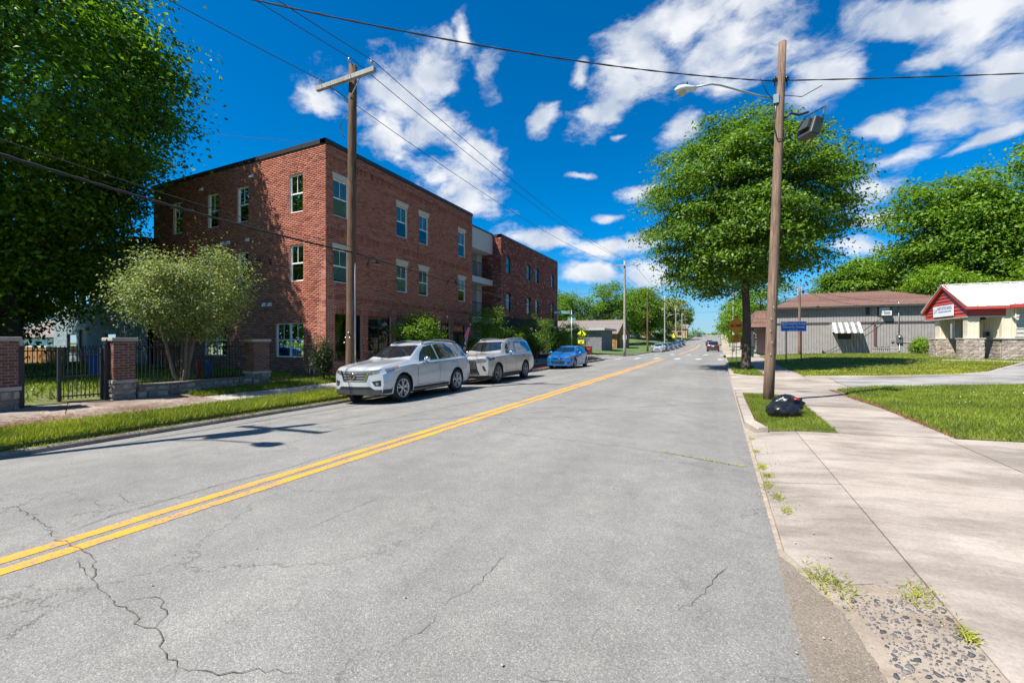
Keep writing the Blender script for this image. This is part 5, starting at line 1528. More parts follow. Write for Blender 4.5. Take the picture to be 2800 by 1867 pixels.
m_ = MB(); m_.box(4.46, 4.5, 68, 72, .6, 2.7); m_.build("shop_window", BLACK, SH)
# ================================================================== VEHICLES
def curve(ctrl, L_, sig=.05):
    x = np.arange(-1.0, L_ + 1.0, .01); y = np.interp(x, [c[0] for c in ctrl], [c[1] for c in ctrl])
    if sig:
        k = np.exp(-.5 * (np.arange(-40, 41) * .01 / sig) ** 2); k /= k.sum()
        y = np.convolve(np.pad(y, 40, mode='edge'), k, 'valid')
    return lambda q: np.interp(q, x, y)


def catmull(P, n):
    P = np.array(P); m = len(P); out_ = []
    for i in range(n):
        t = i / (n - 1) * (m - 1); k = min(int(t), m - 2); f = t - k
        p0, p1, p2, p3 = P[max(k - 1, 0)], P[k], P[k + 1], P[min(k + 2, m - 1)]
        out_.append(.5 * ((2 * p1) + (p2 - p0) * f + (2 * p0 - 5 * p1 + 4 * p2 - p3) * f * f + (3 * p1 - p0 - 3 * p2 + p3) * f ** 3))
    return np.array(out_)


class Car:
    def __init__(s, sp, root, body_mat):
        s.sp = sp; s.root = root; s.L = sp['L']; s.W2 = sp['W'] / 2
        L_ = s.L
        zt, zs, zb = curve(sp['top'], L_, sp.get('tsig', .045)), curve(sp['sh'], L_, .1), curve(sp['bot'], L_, .06)
        wd, wr = curve(sp['wid'], L_, .05), curve(sp['roofw'], L_, .06)
        s.zt = zt; s.zs = zs
        r = sp['wr_']; s.wheels_y = (sp['fo'], sp['fo'] + sp['wb']); Rr = r * sp.get('arch', 1.17)
        st = set(np.round(np.linspace(0, L_, 64), 4))
        for yc in s.wheels_y:
            for t in np.linspace(0, math.pi, 21): st.add(round(yc + Rr * math.cos(t), 4))
            st.add(round(yc + Rr + .004, 4)); st.add(round(yc - Rr - .004, 4))
        st = np.array(sorted(st)); n1, n2 = 11, 13; rows = []
        for y in st:
            zb0, zsh, ztp, w_, wt = float(zb(y)), float(zs(y)), float(zt(y)), float(wd(y)), float(wr(y))
            zsh = min(zsh, ztp - .03)
            zl = zb0
            for yc in s.wheels_y:
                if abs(y - yc) < Rr: zl = max(zl, r + math.sqrt(max(0, Rr ** 2 - (y - yc) ** 2)))
            zl = min(zl, zsh - .06)
            sec = []
            for j in range(n1):
                z = zl + (zsh - zl) * j / n1; p = (z - zb0) / (zsh - zb0)
                f = .945 + .055 * math.sin(min(1, p / .5) * math.pi / 2) if p < .5 else 1 - .022 * ((p - .5) / .5) ** 2
                f -= .010 * math.exp(-((p - .30) / .10) ** 2)
                sec.append((w_ * f, z))
            h = ztp - zsh; ws = w_ * .978; wt = min(wt, ws - .01)
            up = catmull([(ws, zsh), (ws + (wt - ws) * .16, zsh + .10 * h), (ws + (wt - ws) * .80, zsh + .72 * h), (wt, zsh + .885 * h), (wt * .90, zsh + .965 * h), (wt * .5, ztp - .004), (0, ztp + .006)], n2)
            sec += [tuple(q) for q in up]
            rows.append(sec)
        n = n1 + n2; m = len(st); V = []
        for i, y in enumerate(st):
            sec = rows[i]
            ring = sec + [(-x, z) for x, z in sec[:-1][::-1]]
            for x, z in ring: V.append((x, s.round_y(x, y, z), z))
        rn = 2 * n - 1; F = []
        for i in range(m - 1):
            for j in range(rn - 1): F.append((i * rn + j, i * rn + j + 1, (i + 1) * rn + j + 1, (i + 1) * rn + j))
        mb = MB(); mb.add(V, F, True)
        for i, flip in ((0, False), (m - 1, True)):
            g = []; K = 15
            for j in range(n):
                x0, z0 = rows[i][j]
                for k in range(K):
                    x = x0 * (1 - 2 * k / (K - 1)); g.append((x, s.round_y(x, st[i], z0), z0))
            fs = [(j * K + k, j * K + k + 1, (j + 1) * K + k + 1, (j + 1) * K + k) for j in range(n - 1) for k in range(K - 1)]
            if flip: fs = [f[::-1] for f in fs]
            mb.add(g, fs, True)
        mb.v = [(x, y - L_ / 2, z) for x, y, z in mb.v]
        s.body = mb.build("body", body_mat, root)
        s.bvh = BVHTree.FromPolygons([Vector(v) for v in mb.v], mb.f)
        u = MB(); u.box(-s.W2 + .12, s.W2 - .12, -L_ / 2 + .25, L_ / 2 - .2, .22, .62); u.build("underbody", PLAST, root)
        for yc in s.wheels_y:
            for sd in (-1, 1):
                w = MB(); x1 = sd * (s.W2 - .04); x0 = sd * (s.W2 - .36); vv = []
                for t in np.linspace(-.1, math.pi + .1, 15):
                    for x in (x0, x1): vv.append((x, yc - L_ / 2 + Rr * 1.0 * math.cos(t), r + Rr * 1.0 * math.sin(t)))
                w.add(vv, [(2 * k, 2 * k + 1, 2 * k + 3, 2 * k + 2) for k in range(14)]); w.build("wheel_arch", PLAST, root)

    def round_y(s, x, y, z):
        a = abs(x) / s.W2
        y += s.sp.get('fr', .20) * a ** 2.3 * math.exp(-y / .40)
        y -= s.sp.get('rr', .12) * a ** 2.6 * math.exp(-(s.L - y) / .40)
        if 'nose' in s.sp: y += s.sp['nose'] * max(0, z - .55) * math.exp(-y / .25)
        return y

    def patch(s, name, top, bot, mat, d='side', n=14, m=6, off=.004, sides=(1,), parent=None, solid=False):
        """a thin panel laid on the body: two polylines in (y or x, z or y) carried onto the surface"""
        def res(P, k):
            P = np.array(P, float); c = np.concatenate([[0], np.cumsum(np.hypot(*np.diff(P, axis=0).T))]); c /= c[-1]
            t = np.linspace(0, 1, k); return np.stack([np.interp(t, c, P[:, 0]), np.interp(t, c, P[:, 1])], 1)
        T, B = res(top, n), res(bot, n); mb = MB(); obs = []
        for sd in sides:
            V = []; ok = []
            for j in range(m):
                for i in range(n):
                    a, b = B[i] + (T[i] - B[i]) * j / (m - 1)
                    if d == 'side': o_, r_ = Vector((sd * 3, a - s.L / 2, b)), Vector((-sd, 0, 0))
                    elif d == 'front': o_, r_ = Vector((sd * a, -6, b)), Vector((0, 1, 0))
                    elif d == 'rear': o_, r_ = Vector((sd * a, 6, b)), Vector((0, -1, 0))
                    else: o_, r_ = Vector((sd * a, b - s.L / 2, 5)), Vector((0, 0, -1))
                    h, nn, _, _ = s.bvh.ray_cast(o_, r_)
                    if h is None: V.append((0, 0, 0)); ok.append(False); continue
                    if nn.dot(r_) > 0: nn = -nn
                    V.append(tuple(h + nn * off)); ok.append(True)
            F = []
            for j in range(m - 1):
                for i in range(n - 1):
                    q = (j * n + i, j * n + i + 1, (j + 1) * n + i + 1, (j + 1) * n + i)
                    if all(ok[k] for k in q): F.append(q)
            mb = MB(); mb.add(V, F, True)
            if F: obs.append(mb.build(name, mat, parent or s.root))
        return obs

    def wheels(s, spokes=5, twin=True, rim_mat=None, rim_r=.70):
        r = s.sp['wr_']; tw = .235
        if 'wheel_mesh' not in s.sp:
            t = MB(); t.lathe([(r * rim_r, -tw / 2 + .01), (r * .90, -tw / 2), (r * .985, -tw / 2 + .03), (r, -tw / 4), (r, tw / 4), (r * .985, tw / 2 - .03), (r * .90, tw / 2), (r * rim_r, tw / 2 - .012)], (0, 0, 0), (1, 0, 0), 28)
            g = MB(); q = r * rim_r
            g.lathe([(q * 1.0, tw / 2 - .014), (q * .96, tw / 2 - .004), (q * .90, tw / 2 - .02), (q * .88, -.05)], (0, 0, 0), (1, 0, 0), 28)
            for k in range(spokes):
                for dd in ((-.16, .16) if twin else (0,)):
                    t_ = 2 * math.pi * k / spokes + .3
                    c0 = Vector((tw / 2 - .035, math.cos(t_) * q * .16, math.sin(t_) * q * .16)); c1 = Vector((tw / 2 - .018, math.cos(t_ + dd * 1.3) * q * .93, math.sin(t_ + dd * 1.3) * q * .93))
                    g.bar(c0, c1, q * (.10 if twin else .17), .03, (1, 0, 0))
            g.lathe([(0, tw / 2 - .01), (q * .17, tw / 2 - .014), (q * .2, tw / 2 - .04)], (0, 0, 0), (1, 0, 0), 14)
            dk = MB(); dk.lathe([(0, -.02), (q * .9, -.02)], (0, 0, 0), (1, 0, 0), 20)
            s.sp['wheel_mesh'] = (t.mesh("tyre", RUBBER), g.mesh("rim", rim_mat or STEEL), dk.mesh("brake_disc", PLAST))
        a, b, c = s.sp['wheel_mesh']
        for yc in s.wheels_y:
            for sd in (-1, 1):
                o = link("wheel", a, s.root, (sd * (s.W2 - tw / 2 - .015), yc - s.L / 2, r), (0, 0, 0 if sd > 0 else math.pi))
                link("rim", b, o); link("brake_disc", c, o)


SEAM = plain("panel_gap", (.03, .03, .032), .8)
RLIGHT = plain("tail_red", (.32, .008, .010), .15, var=.15, coat=1)
HLIGHT = plain("headlamp_lens", (.20, .215, .225), .08, .5, var=.75, scale=16, coat=1, obj=True)
AMBER = plain("amber_lens", (.55, .16, .02), .15, coat=1)
PLATE = plain("number_plate", (.6, .62, .6), .5)


def details(c, sp, full=True):
    L_ = c.L
    for s_ in (1, -1):
        for k, (t, b) in enumerate(sp['dlo']): c.patch("side_window", t, b, AUTOGL, 'side', 16, 7, .005, (s_,))
    t, b = sp['ws']; c.patch("windscreen", t, b, AUTOGL, 'top', 21, 10, .005)
    t, b = sp['rw']; c.patch("rear_window", t, b, AUTOGL, sp.get('rwd', 'rear'), 15, 8, .005)
    for s_ in (1, -1):
        for t, b, d in sp['hl']: c.patch("headlight", t, b, HLIGHT, d, 9, 5, .006, (s_,))
        for t, b, d in sp['tl']: c.patch("tail_light", t, b, RLIGHT, d, 7, 6, .006, (s_,))
        for y0, z0, y1, z1 in sp['seams']:
            dx, dz = y1 - y0, z1 - z0; l = math.hypot(dx, dz); a, b_ = -dz / l * .006, dx / l * .006
            c.patch("door_seam", [(y0 + a, z0 + b_), (y1 + a, z1 + b_)], [(y0 - a, z0 - b_), (y1 - a, z1 - b_)], SEAM, 'side', 12, 2, .003, (s_,))
        for y, z in sp['handles']:
            c.patch("door_handle", [(y - .10, z + .018), (y + .10, z + .022)], [(y - .10, z - .012), (y + .10, z - .012)], sp.get('hmat', CHROME), 'side', 6, 3, .022, (s_,))
        my, mz = sp['mirror']
        m = MB(); x0 = s_ * (c.W2 - .06)
        m.lathe([(0.0, -.11), (.07, -.09), (.10, -.02), (.10, .05), (.07, .10), (0, .11)], (x0 + s_ * .17, my - L_ / 2, mz), (1, 0, 0), 12)
        m.v = [(x, (y - (my - L_ / 2)) * .75 + my - L_ / 2, z) for x, y, z in m.v]
        m.bar((x0, my - L_ / 2 + .02, mz - .05), (x0 + s_ * .12, my - L_ / 2 + .02, mz - .03), .05, .04)
        m.build("wing_mirror", sp.get('mmat', CHROME), c.root)
    for nm, t, b, mt, d, o in sp.get('extra', ()): c.patch(nm, t, b, mt, d, 15, 6, o)
    for nm, t, b, mt, d, o in sp.get('extra2', ()):
        for s_ in (1, -1): c.patch(nm, t, b, mt, d, 12, 5, o, (s_,))


def bars(c, zs_, x_of_z, mat, h=.02, off=.012, name="grille_bar"):
    for z in zs_:
        x = x_of_z(z); c.patch(name, [(-x, z + h), (x, z + h)], [(-x, z - h), (x, z - h)], mat, 'front', 13, 3, off)


# ---- silver-white crossover parked nearest
SPA = dict(L=5.0, W=1.96, wr_=.385, fo=.95, wb=2.92, fr=.26, rr=.14,
           top=[(0, .93), (.10, 1.02), (.5, 1.09), (1.2, 1.165), (1.42, 1.20), (2.05, 1.585), (2.35, 1.69), (2.9, 1.745), (3.5, 1.75), (4.2, 1.715), (4.55, 1.665), (4.72, 1.50), (4.88, 1.16), (4.95, 1.02), (5.0, .90)],
           sh=[(0, .80), (.3, .92), (.8, 1.0), (1.4, 1.05), (3, 1.10), (4.4, 1.14), (4.9, 1.04), (5, .84)], bot=[(0, .27), (.3, .25), (1, .27), (4.2, .27), (4.7, .33), (5, .40)],
           wid=[(0, .88), (.15, .92), (.5, .965), (1.2, .98), (4.0, .98), (4.6, .95), (4.9, .90), (5, .86)], roofw=[(0, .78), (1.2, .84), (1.42, .80), (2.1, .64), (3, .65), (4.4, .60), (4.7, .66), (4.9, .74), (5, .74)],
           dlo=[([(1.80, 1.16), (2.02, 1.38), (2.30, 1.56), (2.72, 1.625)], [(1.80, 1.135), (2.76, 1.15)]), ([(2.80, 1.63), (3.3, 1.65), (3.78, 1.63)], [(2.83, 1.152), (3.90, 1.19)]),
                ([(3.85, 1.625), (4.2, 1.58), (4.45, 1.46)], [(3.97, 1.195), (4.58, 1.235)])],
           ws=([(-.60, 2.16), (0, 2.08), (.60, 2.16)], [(-.74, 1.58), (0, 1.44), (.74, 1.58)]), rw=([(-.56, 1.58), (.56, 1.58)], [(-.66, 1.20), (.66, 1.20)]),
           hl=[([(.54, .915), (.80, .965)], [(.50, .80), (.78, .86)], 'front'), ([(.30, .955), (.60, 1.005), (.80, 1.02)], [(.30, .87), (.55, .93), (.80, 1.01)], 'side')],
           tl=[([(4.55, 1.20), (4.80, 1.17)], [(4.70, .98), (4.86, .92)], 'side'), ([(.62, 1.15), (.80, 1.13)], [(.70, .92), (.84, .92)], 'rear')],
           seams=[(1.62, .42, 1.66, 1.06), (2.80, .40, 2.80, 1.12), (3.92, .62, 3.86, 1.16), (1.62, .42, 3.1, .40)], handles=[(2.58, .995), (3.66, 1.02)], mirror=(1.92, 1.17),
           extra=[("grille", [(-.46, .90), (.46, .90)], [(-.36, .66), (.36, .66)], PLAST, 'front', .004), ("lower_intake", [(-.52, .485), (.52, .485)], [(-.66, .40), (.66, .40)], INK, 'front', .005), ("bumper_lip", [(-.84, .40), (.84, .40)], [(-.84, .275), (.84, .275)], PLAST, 'front', .006),
                  ("number_plate", [(-.26, 1.0), (.26, 1.0)], [(-.26, .86), (.26, .86)], PLATE, 'rear', .01), ("rear_bumper", [(-.85, .58), (.85, .58)], [(-.85, .42), (.85, .42)], PLAST, 'rear', .006)],
           extra2=[("fog_recess", [(.58, .625), (.82, .66)], [(.66, .50), (.82, .50)], INK, 'front', .005), ("chrome_blade", [(.46, .93), (.53, .93)], [(.34, .63), (.41, .63)], CHROME, 'front', .014),
                   ("sill_trim", [(1.45, .375), (3.35, .375)], [(1.45, .285), (3.35, .285)], PLAST, 'side', .006), ("side_bumper_trim", [(.18, .40), (.50, .40)], [(.18, .28), (.50, .28)], PLAST, 'side', .006), ("window_strip", [(1.76, 1.135), (3.0, 1.16), (4.6, 1.235)], [(1.76, 1.118), (3.0, 1.142), (4.6, 1.215)], CHROME, 'side', .006),
                   ("indicator", [(.62, .985), (.74, 1.0)], [(.62, .955), (.72, .985)], AMBER, 'side', .012)])
PA = paint("silver_white_paint", (.47, .50, .525), .3)
root = thing("parked_suv", "silver-white crossover with chrome V grille parked nearest, in front of the corner building", "car", (-9.2, 11.55, -.085), 0)
root.rotation_euler = (0, R(-1.6), R(0.6))
c = Car(SPA, root, PA); details(c, SPA); c.wheels(5, True, rim_mat=plain("machined_alloy", (.55, .56, .57), .3, .8, var=.2))
bars(c, (.72, .79, .86), lambda z: .33 + (z - .66) * .42, STEEL, .012)
c.patch("chrome_frame", [(-.40, .665), (.40, .665)], [(-.37, .63), (.37, .63)], CHROME, 'front', 13, 3, .014)
m_ = MB(); m_.lathe([(.062, -.012), (.085, -.012), (.085, .012), (.062, .012), (.062, -.012)], (0, -2.545, .785), (0, 1, 0), 20); m_.box(-.10, .10, -2.56, -2.54, .772, .798)
m_.build("emblem", CHROME, root)
for s_ in (-1, 1):
    m_ = MB(); pts = [(s_ * .60, y - 2.5, float(c.zt(y)) + dz - .03) for y, dz in ((2.25, -.01), (2.45, .055), (3.1, .075), (3.9, .07), (4.25, .05), (4.42, -.01))]; m_.tube(pts, .018, 6); m_.build("roof_rail", CHROME, root)
for zz in (.62,):
    for s_ in (1, -1): c.patch("fog_lamp", [(.69, .59), (.76, .59)], [(.69, .53), (.76, .53)], HLIGHT, 'front', 5, 4, .012, (s_,))

# ---- champagne off-road wagon behind it
SPB = dict(L=5.06, W=1.98, wr_=.405, fo=.93, wb=2.85, fr=.20, rr=.10, arch=1.16,
           top=[(0, 1.02), (.08, 1.12), (.5, 1.19), (1.2, 1.235), (1.42, 1.26), (1.95, 1.68), (2.2, 1.80), (2.8, 1.86), (3.6, 1.87), (4.5, 1.84), (4.72, 1.79), (4.86, 1.45), (4.98, 1.15), (5.06, .95)],
           sh=[(0, .90), (.3, 1.04), (.8, 1.10), (1.4, 1.13), (3, 1.16), (4.6, 1.18), (4.95, 1.08), (5.06, .88)], bot=[(0, .36), (.3, .32), (1, .33), (4.2, .33), (4.7, .40), (5.06, .48)],
           wid=[(0, .90), (.15, .94), (.5, .975), (1.2, .99), (4.2, .99), (4.7, .96), (5.06, .90)], roofw=[(0, .80), (1.2, .86), (1.42, .82), (2.0, .68), (3, .69), (4.6, .66), (4.8, .70), (5.06, .76)],
           dlo=[([(1.78, 1.25), (1.96, 1.48), (2.2, 1.66), (2.62, 1.72)], [(1.78, 1.22), (2.66, 1.215)]), ([(2.71, 1.725), (3.2, 1.74), (3.62, 1.735)], [(2.74, 1.215), (3.70, 1.225)]), ([(3.72, 1.73), (4.3, 1.71), (4.5, 1.62)], [(3.78, 1.23), (4.68, 1.27)])],
           ws=([(-.66, 2.06), (0, 2.0), (.66, 2.06)], [(-.77, 1.56), (0, 1.44), (.77, 1.56)]), rw=([(-.6, 1.70), (.6, 1.70)], [(-.7, 1.24), (.7, 1.24)]),
           hl=[([(.46, 1.02), (.84, 1.06)], [(.42, .86), (.82, .90)], 'front'), ([(.24, 1.06), (.62, 1.09)], [(.24, .93), (.60, .99)], 'side')],
           tl=[([(4.75, 1.24), (4.9, 1.22)], [(4.75, .98), (4.95, .98)], 'side'), ([(.62, 1.22), (.84, 1.2)], [(.62, .98), (.86, .98)], 'rear')],
           seams=[(1.62, .50, 1.66, 1.14), (2.70, .46, 2.70, 1.20), (3.74, .66, 3.72, 1.22), (1.62, .50, 3.0, .47)], handles=[(2.5, 1.04), (3.54, 1.05)], mirror=(1.90, 1.25),
           extra=[("grille", [(-.40, .98), (.40, .98)], [(-.50, .46), (.50, .46)], INK, 'front', .004), ("lower_intake", [(-.5, .46), (.5, .46)], [(-.55, .385), (.55, .385)], PLAST, 'front', .006)],
           extra2=[("chrome_spindle", [(.39, .99), (.45, .99)], [(.33, .78), (.38, .78)], CHROME, 'front', .014), ("chrome_spindle", [(.33, .78), (.38, .78)], [(.50, .42), (.56, .42)], CHROME, 'front', .014), ("fog_recess", [(.66, .72), (.74, .74)], [(.74, .54), (.82, .54)], INK, 'front', .005),
                   ("running_board", [(1.42, .40), (3.30, .40)], [(1.42, .31), (3.30, .31)], PLAST, 'side', .05), ("window_strip", [(1.76, 1.215), (4.68, 1.26)], [(1.76, 1.20), (4.68, 1.242)], CHROME, 'side', .006)])
PB_ = paint("champagne_paint", (.45, .435, .41), .45)
rootB = thing("parked_suv", "champagne off-road wagon with chrome slatted grille parked behind the silver-white crossover", "car", (-9.25, 17.7, -.085), 0)
rootB.rotation_euler = (0, R(-1.6), R(0.4))
c = Car(SPB, rootB, PB_); details(c, SPB); c.wheels(5, True, rim_mat=plain("dark_alloy", (.30, .30, .31), .3, .8, var=.2))
bars(c, (.50, .58, .66, .74, .82, .90, .96), lambda z: .34 + abs(z - .78) * .35, CHROME, .018)
for s_ in (-1, 1):
    m_ = MB(); m_.tube([(s_ * .64, y - 2.53, float(c.zt(y)) + dz) for y, dz in ((2.3, -.01), (2.5, .03), (3.4, .035), (4.2, .03), (4.35, -.01))], .02, 6); m_.build("roof_rail", STEEL, rootB)

# ---- blue hatchback
SPC = dict(L=4.36, W=1.82, wr_=.32, fo=.92, wb=2.65, fr=.34, rr=.16,
           top=[(0, .72), (.10, .80), (.5, .90), (1.0, .965), (1.20, 1.0), (1.95, 1.36), (2.3, 1.445), (2.9, 1.46), (3.5, 1.40), (3.8, 1.32), (4.1, 1.05), (4.28, .92), (4.36, .80)],
           sh=[(0, .62), (.3, .74), (.8, .84), (1.4, .89), (3, .95), (4.0, .96), (4.36, .74)], bot=[(0, .20), (.4, .17), (3.6, .18), (4.36, .34)],
           wid=[(0, .80), (.2, .85), (.6, .895), (1.2, .91), (3.4, .91), (4.0, .88), (4.36, .80)], roofw=[(0, .66), (1.2, .76), (1.95, .58), (2.9, .58), (3.7, .56), (4.1, .64), (4.36, .68)],
           dlo=[([(1.45, .97), (1.75, 1.16), (2.05, 1.31), (2.45, 1.36)], [(1.45, .945), (2.5, .955)]), ([(2.54, 1.36), (3.0, 1.345), (3.3, 1.28)], [(2.57, .957), (3.42, 1.0)]), ([(3.38, 1.255), (3.6, 1.17)], [(3.48, 1.005), (3.66, 1.03)])],
           ws=([(-.52, 1.98), (0, 1.92), (.52, 1.98)], [(-.68, 1.38), (0, 1.22), (.68, 1.38)]), rw=([(-.5, 1.27), (.5, 1.27)], [(-.58, 1.02), (.58, 1.02)]),
           hl=[([(.44, .76), (.78, .83)], [(.46, .655), (.74, .71)], 'front'), ([(.34, .80), (.80, .88)], [(.34, .72), (.6, .80)], 'side')],
           tl=[([(3.9, .98), (4.15, .96)], [(3.9, .78), (4.2, .78)], 'side'), ([(.56, .98), (.78, .96)], [(.56, .78), (.8, .78)], 'rear')],
           seams=[(1.42, .34, 1.44, .90), (2.52, .30, 2.52, .94), (3.42, .58, 3.45, .96), (1.42, .34, 2.8, .31)], handles=[(2.3, .80), (3.26, .83)], mirror=(1.62, .98),
           extra=[("upper_grille", [(-.34, .665), (.34, .665)], [(-.34, .60), (.34, .60)], CHROME, 'front', .005), ("grille", [(-.50, .50), (.50, .50)], [(-.42, .30), (.42, .30)], INK, 'front', .005), ("number_plate", [(-.2, .44), (.2, .44)], [(-.2, .35), (.2, .35)], BLACK, 'front', .014)],
           extra2=[("fog_recess", [(.60, .44), (.76, .46)], [(.60, .34), (.74, .34)], INK, 'front', .005)])
PC = paint("bright_blue_paint", (.005, .15, .46), .4); SPC['mmat'] = PC; SPC['hmat'] = PC
rootC = thing("parked_hatchback", "bright blue hatchback parked last in the row before the crosswalk", "car", (-9.35, 28.6, -.085), 0)
c = Car(SPC, rootC, PC); details(c, SPC); c.wheels(5, False)
m_ = MB(); m_.lathe([(0, -.01), (.07, -.01), (.07, .01)], (0, -2.14, .70), (0, 1, 0), 14); m_.v = [(x * 1.4, y, z) for x, y, z in m_.v]; m_.build("emblem", CHROME, rootC)

# ---- distant traffic and parked cars (one body shape for the minivan, one for the sedans)
SPD = dict(L=4.9, W=1.95, wr_=.33, fo=.95, wb=2.95, fr=.3, rr=.10,
           top=[(0, .80), (.3, .95), (.9, 1.06), (1.9, 1.62), (2.4, 1.73), (4.3, 1.72), (4.6, 1.65), (4.78, 1.15), (4.9, .95)], sh=[(0, .7), (.8, .92), (3, 1.0), (4.9, .92)], bot=[(0, .25), (4.9, .34)],
           wid=[(0, .82), (.4, .93), (1, .97), (4.5, .97), (4.9, .92)], roofw=[(0, .7), (1, .8), (2, .66), (4.4, .66), (4.9, .80)], dlo=[([(1.5, 1.1), (2.1, 1.5), (2.6, 1.58)], [(1.5, 1.04), (2.6, 1.05)]), ([(2.7, 1.58), (4.4, 1.56)], [(2.7, 1.05), (4.5, 1.08)])],
           ws=([(-.56, 1.85), (.56, 1.85)], [(-.72, 1.15), (.72, 1.15)]), rw=([(-.62, 1.58), (.62, 1.58)], [(-.70, 1.12), (.70, 1.12)]), hl=[([(.5, .85), (.78, .88)], [(.5, .72), (.78, .75)], 'front')],
           tl=[([(.66, 1.30), (.84, 1.28)], [(.70, .86), (.88, .86)], 'rear'), ([(4.6, 1.2), (4.78, 1.2)], [(4.6, .9), (4.85, .9)], 'side')], seams=[(2.65, .4, 2.65, 1.0)], handles=[(2.4, .95)], mirror=(1.6, 1.1),
           extra=[("number_plate", [(-.2, .98), (.2, .98)], [(-.2, .86), (.2, .86)], PLATE, 'rear', .01), ("rear_bumper", [(-.88, .62), (.88, .62)], [(-.88, .42), (.88, .42)], PLAST, 'rear', .01)])
PD = paint("maroon_paint", (.060, .024, .028), .4); SPD['mmat'] = PD; SPD['hmat'] = PD
rootD = thing("minivan", "dark maroon minivan driving away in the right lane", "car", (-.9, 80, H(-.9, 80)), math.pi)
rootD.rotation_euler = (0, 0, 0)
c = Car(SPD, rootD, PD); details(c, SPD); c.wheels(5, False)
rootD.rotation_euler = (0, 0, math.pi)
SPE = dict(L=4.7, W=1.82, wr_=.33, fo=.92, wb=2.75, fr=.3, rr=.22,
           top=[(0, .68), (.3, .82), (1.2, .96), (2.0, 1.36), (2.4, 1.44), (3.0, 1.43), (3.75, 1.12), (3.95, 1.08), (4.55, 1.04), (4.7, .9)], sh=[(0, .62), (.8, .86), (3, .93), (4.7, .82)], bot=[(0, .2), (4.7, .3)],
           wid=[(0, .80), (.4, .88), (1, .91), (4.2, .91), (4.7, .82)], roofw=[(0, .68), (1.2, .76), (2.1, .58), (3.1, .56), (3.9, .72), (4.7, .72)], dlo=[([(1.5, .98), (2.1, 1.3), (2.5, 1.35)], [(1.5, .95), (2.5, .96)]), ([(2.6, 1.35), (3.0, 1.33), (3.5, 1.1)], [(2.6, .96), (3.55, 1.0)])],
           ws=([(-.5, 1.98), (.5, 1.98)], [(-.68, 1.32), (.68, 1.32)]), rw=([(-.5, 3.1), (.5, 3.1)], [(-.6, 3.7), (.6, 3.7)]), rwd='top', hl=[([(.46, .76), (.78, .8)], [(.46, .64), (.76, .68)], 'front')], tl=[([(.5, .98), (.78, .96)], [(.5, .8), (.78, .8)], 'rear')],
           seams=[(2.55, .35, 2.55, .94)], handles=[(2.3, .84)], mirror=(1.65, 1.0), extra=[("grille", [(-.36, .64), (.36, .64)], [(-.3, .5), (.3, .5)], INK, 'front', .005), ("lower_intake", [(-.5, .38), (.5, .38)], [(-.5, .28), (.5, .28)], INK, 'front', .005)])
PE = paint("pale_silver_paint", (.52, .54, .56), .4); SPE['mmat'] = PE; SPE['hmat'] = PE
rootE = thing("parked_sedan", "pale silver sedan, nearest of the row parked past the crosswalk", "car", (-9.2, 77, H(-9.2, 77) + .02), 0)
c = Car(SPE, rootE, PE); details(c, SPE); c.wheels(5, False)


def recolour(o, old, new):
    for q in [o] + list(o.children):
        if q.type == 'MESH' and q.data.materials and q.data.materials[0] == old:
            q.data = q.data.copy(); q.data.materials[0] = new


for y, x, col, lb_, rz, nm in ((84, -9.2, (.02, .025, .03), "charcoal sedan parked right behind the pale silver sedan", 0, "parked_sedan"), (93, -9.2, (.03, .05, .09), "dark navy sedan, third in the distant parked row", 0, "parked_sedan"),
                              (103, -9.2, (.10, .11, .12), "grey sedan, fourth in the distant parked row", 0, "parked_sedan"), (114, -9.2, (.03, .06, .12), "blue-black sedan, fifth in the distant parked row", 0, "parked_sedan"),
                              (126, -9.2, (.14, .03, .025), "reddish sedan at the far end of the distant parked row", 0, "parked_sedan"), (122, -2.2, (.06, .065, .07), "dark grey sedan far ahead beyond the minivan", math.pi, "distant_sedan"),
                              (200, -7.6, (.05, .05, .055), "dark sedan near the crest of the street", 0, "distant_sedan"), (140, -24, (.6, .6, .6), "white sedan standing in the lot below the retaining wall", R(75), "parked_sedan")):
    o = copy_tree(rootE); o.name = nm; o.location = (x, y, H(x, y) + .02); o.rotation_euler = (0, 0, rz)
    o["label"] = lb_
    recolour(o, PE, paint("sedan_paint_%d" % y, col, .4))
o = copy_tree(rootE); o.location = (-27.5, 6.2, .38); o.rotation_euler = (0, 0, R(60)); o["label"] = "blue sedan parked in the shade behind the iron gate"; recolour(o, PE, paint("mid_blue_paint", (.01, .09, .28), .4))
# ================================================================== TREES AND SHRUBS
def leaf_mesh(name, C, S, mat, g, size, up=.35, aspect=.55, out_c=None):
    """C: leaf centres (n,3). Each leaf is a small bent four-sided blade"""
    n = len(C)
    nrm = g.normal(0, 1, (n, 3)) * .62; nrm[:, 2] += up
    if out_c is not None:
        o = C - out_c; o /= (np.linalg.norm(o, axis=1, keepdims=True) + 1e-6); nrm += o * .55
    nrm /= np.linalg.norm(nrm, axis=1, keepdims=True)
    a = np.cross(nrm, g.normal(0, 1, (n, 3))); a /= (np.linalg.norm(a, axis=1, keepdims=True) + 1e-6)
    b = np.cross(nrm, a)
    s = size * g.uniform(.6, 1.35, (n, 1))
    V = np.empty((n, 4, 3))
    V[:, 0] = C - a * s * .5; V[:, 1] = C + b * s * aspect * .5 + nrm * s * .10; V[:, 2] = C + a * s * .5 - nrm * s * .08; V[:, 3] = C - b * s * aspect * .5 + nrm * s * .10
    return np_mesh(name, V.reshape(-1, 3), np.arange(n * 4).reshape(-1, 4), mat)


